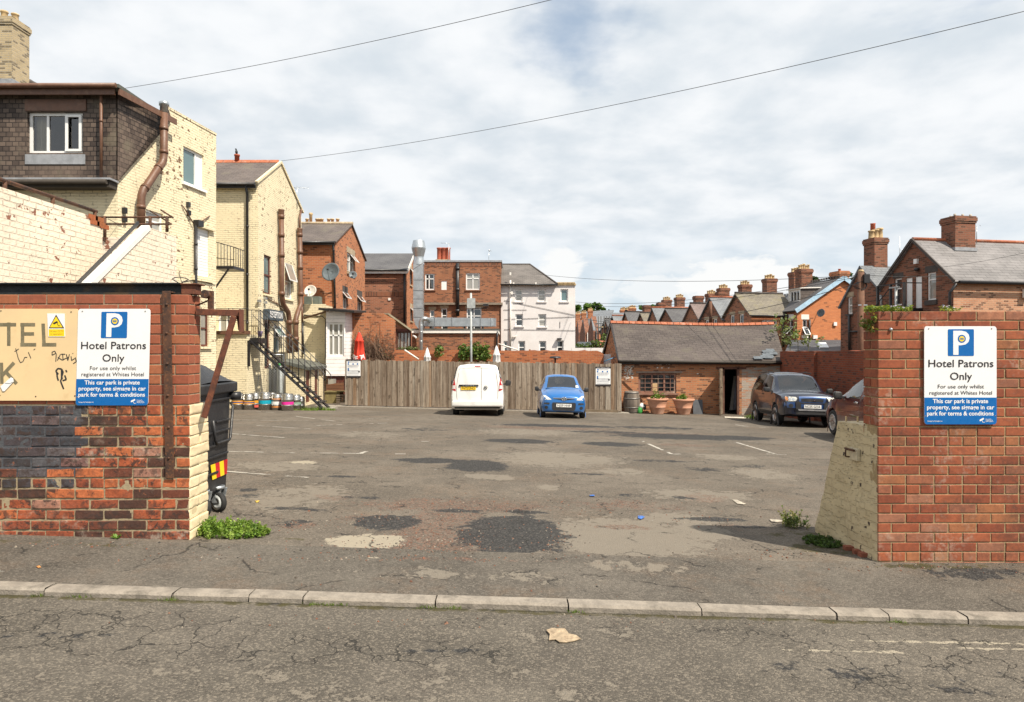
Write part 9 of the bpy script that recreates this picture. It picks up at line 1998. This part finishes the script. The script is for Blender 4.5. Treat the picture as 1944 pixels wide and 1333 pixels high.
for x, y in ((xr0 - .10, yb0 + .24), (xr0 - .95, yb0 + .24), (xr0 - .06, yb1 - .30), (xr0 - .95, yb1 - .30)):
 g_ = G(x, y); b = MB(); M = Matrix.Rotation(math.radians(62), 3, 'Z') @ Matrix.Rotation(math.pi / 2, 3, 'Y'); c = Vector((x + .06, y - .05, g_ + .10)); b.lathe([(.07, -.022), (.10, -.022), (.10, .022), (.07, .022)], c, 22, M=M); w = b.build('wheel', RUBBER, BN)
 b = MB(); b.lathe([(.075, -.025), (.03, -.03), (.03, .03), (.075, .025)], c, 18, M=M); b.build('rim', plain('grey_metal_paint', (.36, .38, .38), .5), w)
 ax = M @ Vector((0, 0, 1)); b = MB()
 for s_ in (-1, 1): b.prism([c + ax * s_ * .032 + Vector((-.03, 0, 0)), c + ax * s_ * .032 + Vector((.03, 0, 0)), c + ax * s_ * .032 + Vector((.05, .03, .14)), c + ax * s_ * .032 + Vector((-.10, .05, .14))], ax * s_ * .006)
 b.lathe([(.07, .13), (.07, .16)], c + Vector((-.02, .03, 0)), 12); b.build('fork', GALV, w)
# ------------------------------------------------------------------ beer kegs
def keg(x, y, Y, h, bands, label, dirty=False):
 c = Vector((XS(x, Y), Y, G(XS(x, Y), Y))); t = thing('beer_keg', label, 'keg', c, 0, 'metal kegs beside the fire escape'); r = h * .345; b = MB()
 b.lathe([(r * .90, 0), (r * .93, .02), (r * .93, h * .07), (r, h * .10), (r, h * .28), (r * 1.04, h * .30), (r * 1.04, h * .33), (r, h * .35), (r, h * .62), (r * 1.04, h * .64), (r * 1.04, h * .67), (r, h * .69), (r, h * .86), (r * .94, h * .90), (r * .92, h * .91), (r * .92, h * .98), (r * .90, h), (r * .85, h), (r * .85, h * .90), (.05, h * .92)], c, 28); b.build('shell', STEEL, t)
 for z0, z1, m in bands: b = MB(); b.lathe([(r + .003, h * z0), (r + .003, h * z1)], c, 28, cap=False); b.build('colour_band', m, t)
 b = MB(); b.lathe([(.035, h * .91), (.03, h * .955), (.001, h * .955)], c, 12); b.build('valve', STEEL, t)
KO, KB, KC, KM, KCO, KG = plain('band_orange', (.75, .33, .02), .5), plain('band_navy', (.02, .06, .22), .5), plain('band_cyan', (.0, .30, .42), .5), plain('band_magenta', (.66, .02, .28), .5), plain('band_copper', (.50, .20, .06), .5), plain('band_green', (.22, .34, .24), .5)
OB = [(.37, .43, KO), (.43, .50, KB), (.50, .56, KO)]
for x, Y, h, bd_, lab in ((451, 24.1, .58, OB, 'steel keg with orange and navy bands, nearest the black bin'), (472, 24.2, .56, OB, 'steel keg with orange and navy bands, second from the black bin'), (484, 24.9, .58, [(.40, .55, KO), (.12, .27, plain('band_red', (.6, .1, .08), .5))], 'steel keg with an orange and a red band behind the second keg'),
                         (503, 24.3, .63, [(.36, .56, KC)], 'largest steel keg with a wide cyan band at the front'), (516, 25.1, .60, [(.42, .56, KM)], 'steel keg with a magenta band half hidden behind the cyan banded keg'), (525.5, 24.4, .57, [(.64, .76, KCO), (.18, .30, KCO), (.37, .56, PLW)], 'steel keg with copper bands and a white label'),
                         (546, 24.2, .60, [(.37, .54, KM)], 'steel keg with a wide magenta band at the front right'), (561, 25.0, .55, [(.37, .52, KG)], 'plain steel keg with a faint green band at the right'), (570, 25.3, .48, [], 'smallest plain steel keg at the right end of the kegs'), (492, 25.4, .60, [(.40, .52, KB)], 'steel keg with a navy band in the back row'), (536, 25.5, .58, [], 'plain steel keg in the back row behind the copper banded keg')):
 keg(x, 778, Y, h, bd_, lab)
# ------------------------------------------------------------------ litter
def scrap(name, x, y, pts, mat, label, crumple=.01, seed=0):
 rn = random.Random(seed); c = ground_at(x, y); b = MB(); out = [ground_at(px_, py_) for px_, py_ in pts]; ctr = sum(out, Vector()) / len(out); V = [ctr + Vector((0, 0, .02))]
 k = len(out)
 for f in (.55, 1.0): V += [ctr.lerp(p, f) + Vector((0, 0, .008 + rn.uniform(0, crumple * .5))) for p in out]
 fs = [[0, 1 + i, 1 + (i + 1) % k] for i in range(k)] + [[1 + i, 1 + k + i, 1 + k + (i + 1) % k, 1 + (i + 1) % k] for i in range(k)]
 b.add(V, fs); o = b.build(name, mat); md = o.modifiers.new('solid', 'SOLIDIFY'); md.thickness = .004; md.offset = 1; tag(o, label, 'litter')
scrap('cardboard', 1068, 1209, [(1037, 1199), (1048, 1196), (1058, 1198), (1072, 1197), (1080, 1206), (1094, 1209), (1103, 1215), (1088, 1219), (1075, 1221), (1062, 1222), (1054, 1216), (1042, 1218), (1044, 1208)], plain('wet_cardboard', (.33, .255, .17), .9, var=.3, scale=22, dirt=(.13, .09, .06), dirtamt=.7), 'torn piece of brown cardboard lying on the road', .02, 2)
scrap('blue_wrapper', 1216, 983, [(1211, 980), (1220, 980), (1224, 984), (1217, 987), (1211, 985)], plain('blue_wrapper', (.04, .13, .42), .4), 'small blue wrapper lying in the middle of the gateway', .03, 3)
scrap('blue_wrapper', 1124, 942, [(1119, 940.5), (1128, 940.5), (1129, 943), (1120, 943)], plain('blue_wrapper', (.04, .13, .42), .4), 'tiny blue scrap further back on the tarmac than the blue wrapper', .02, 4)
scrap('pale_stone', 1413, 955, [(1390, 949), (1400, 950), (1410, 956), (1416, 957), (1412, 959), (1400, 957)], plain('pale_scrap_stone', (.36, .32, .26), .9), 'pale curved scrap on the tarmac left of the painted buttress', .01, 5)
scrap('pale_stone', 1474, 989, [(1461, 987), (1480, 988), (1487, 991), (1474, 992), (1464, 991)], plain('pale_scrap_stone', (.36, .32, .26), .9), 'flat pale stone by the edge of the pier shadow', .01, 6)
scrap('dry_leaf', 73, 1078, [(69, 1077), (75, 1075.5), (78, 1078), (72, 1079.5)], plain('orange_leaf', (.42, .19, .06), .8), 'single orange dry leaf on the left pavement', .01, 7)
scrap('yellow_leaf', 489, 953, [(484, 951.5), (493, 951), (491, 954), (487, 955)], plain('yellow_leaf', (.50, .34, .06), .8), 'small yellow leaf on the tarmac right of the bin wheel', .01, 8)
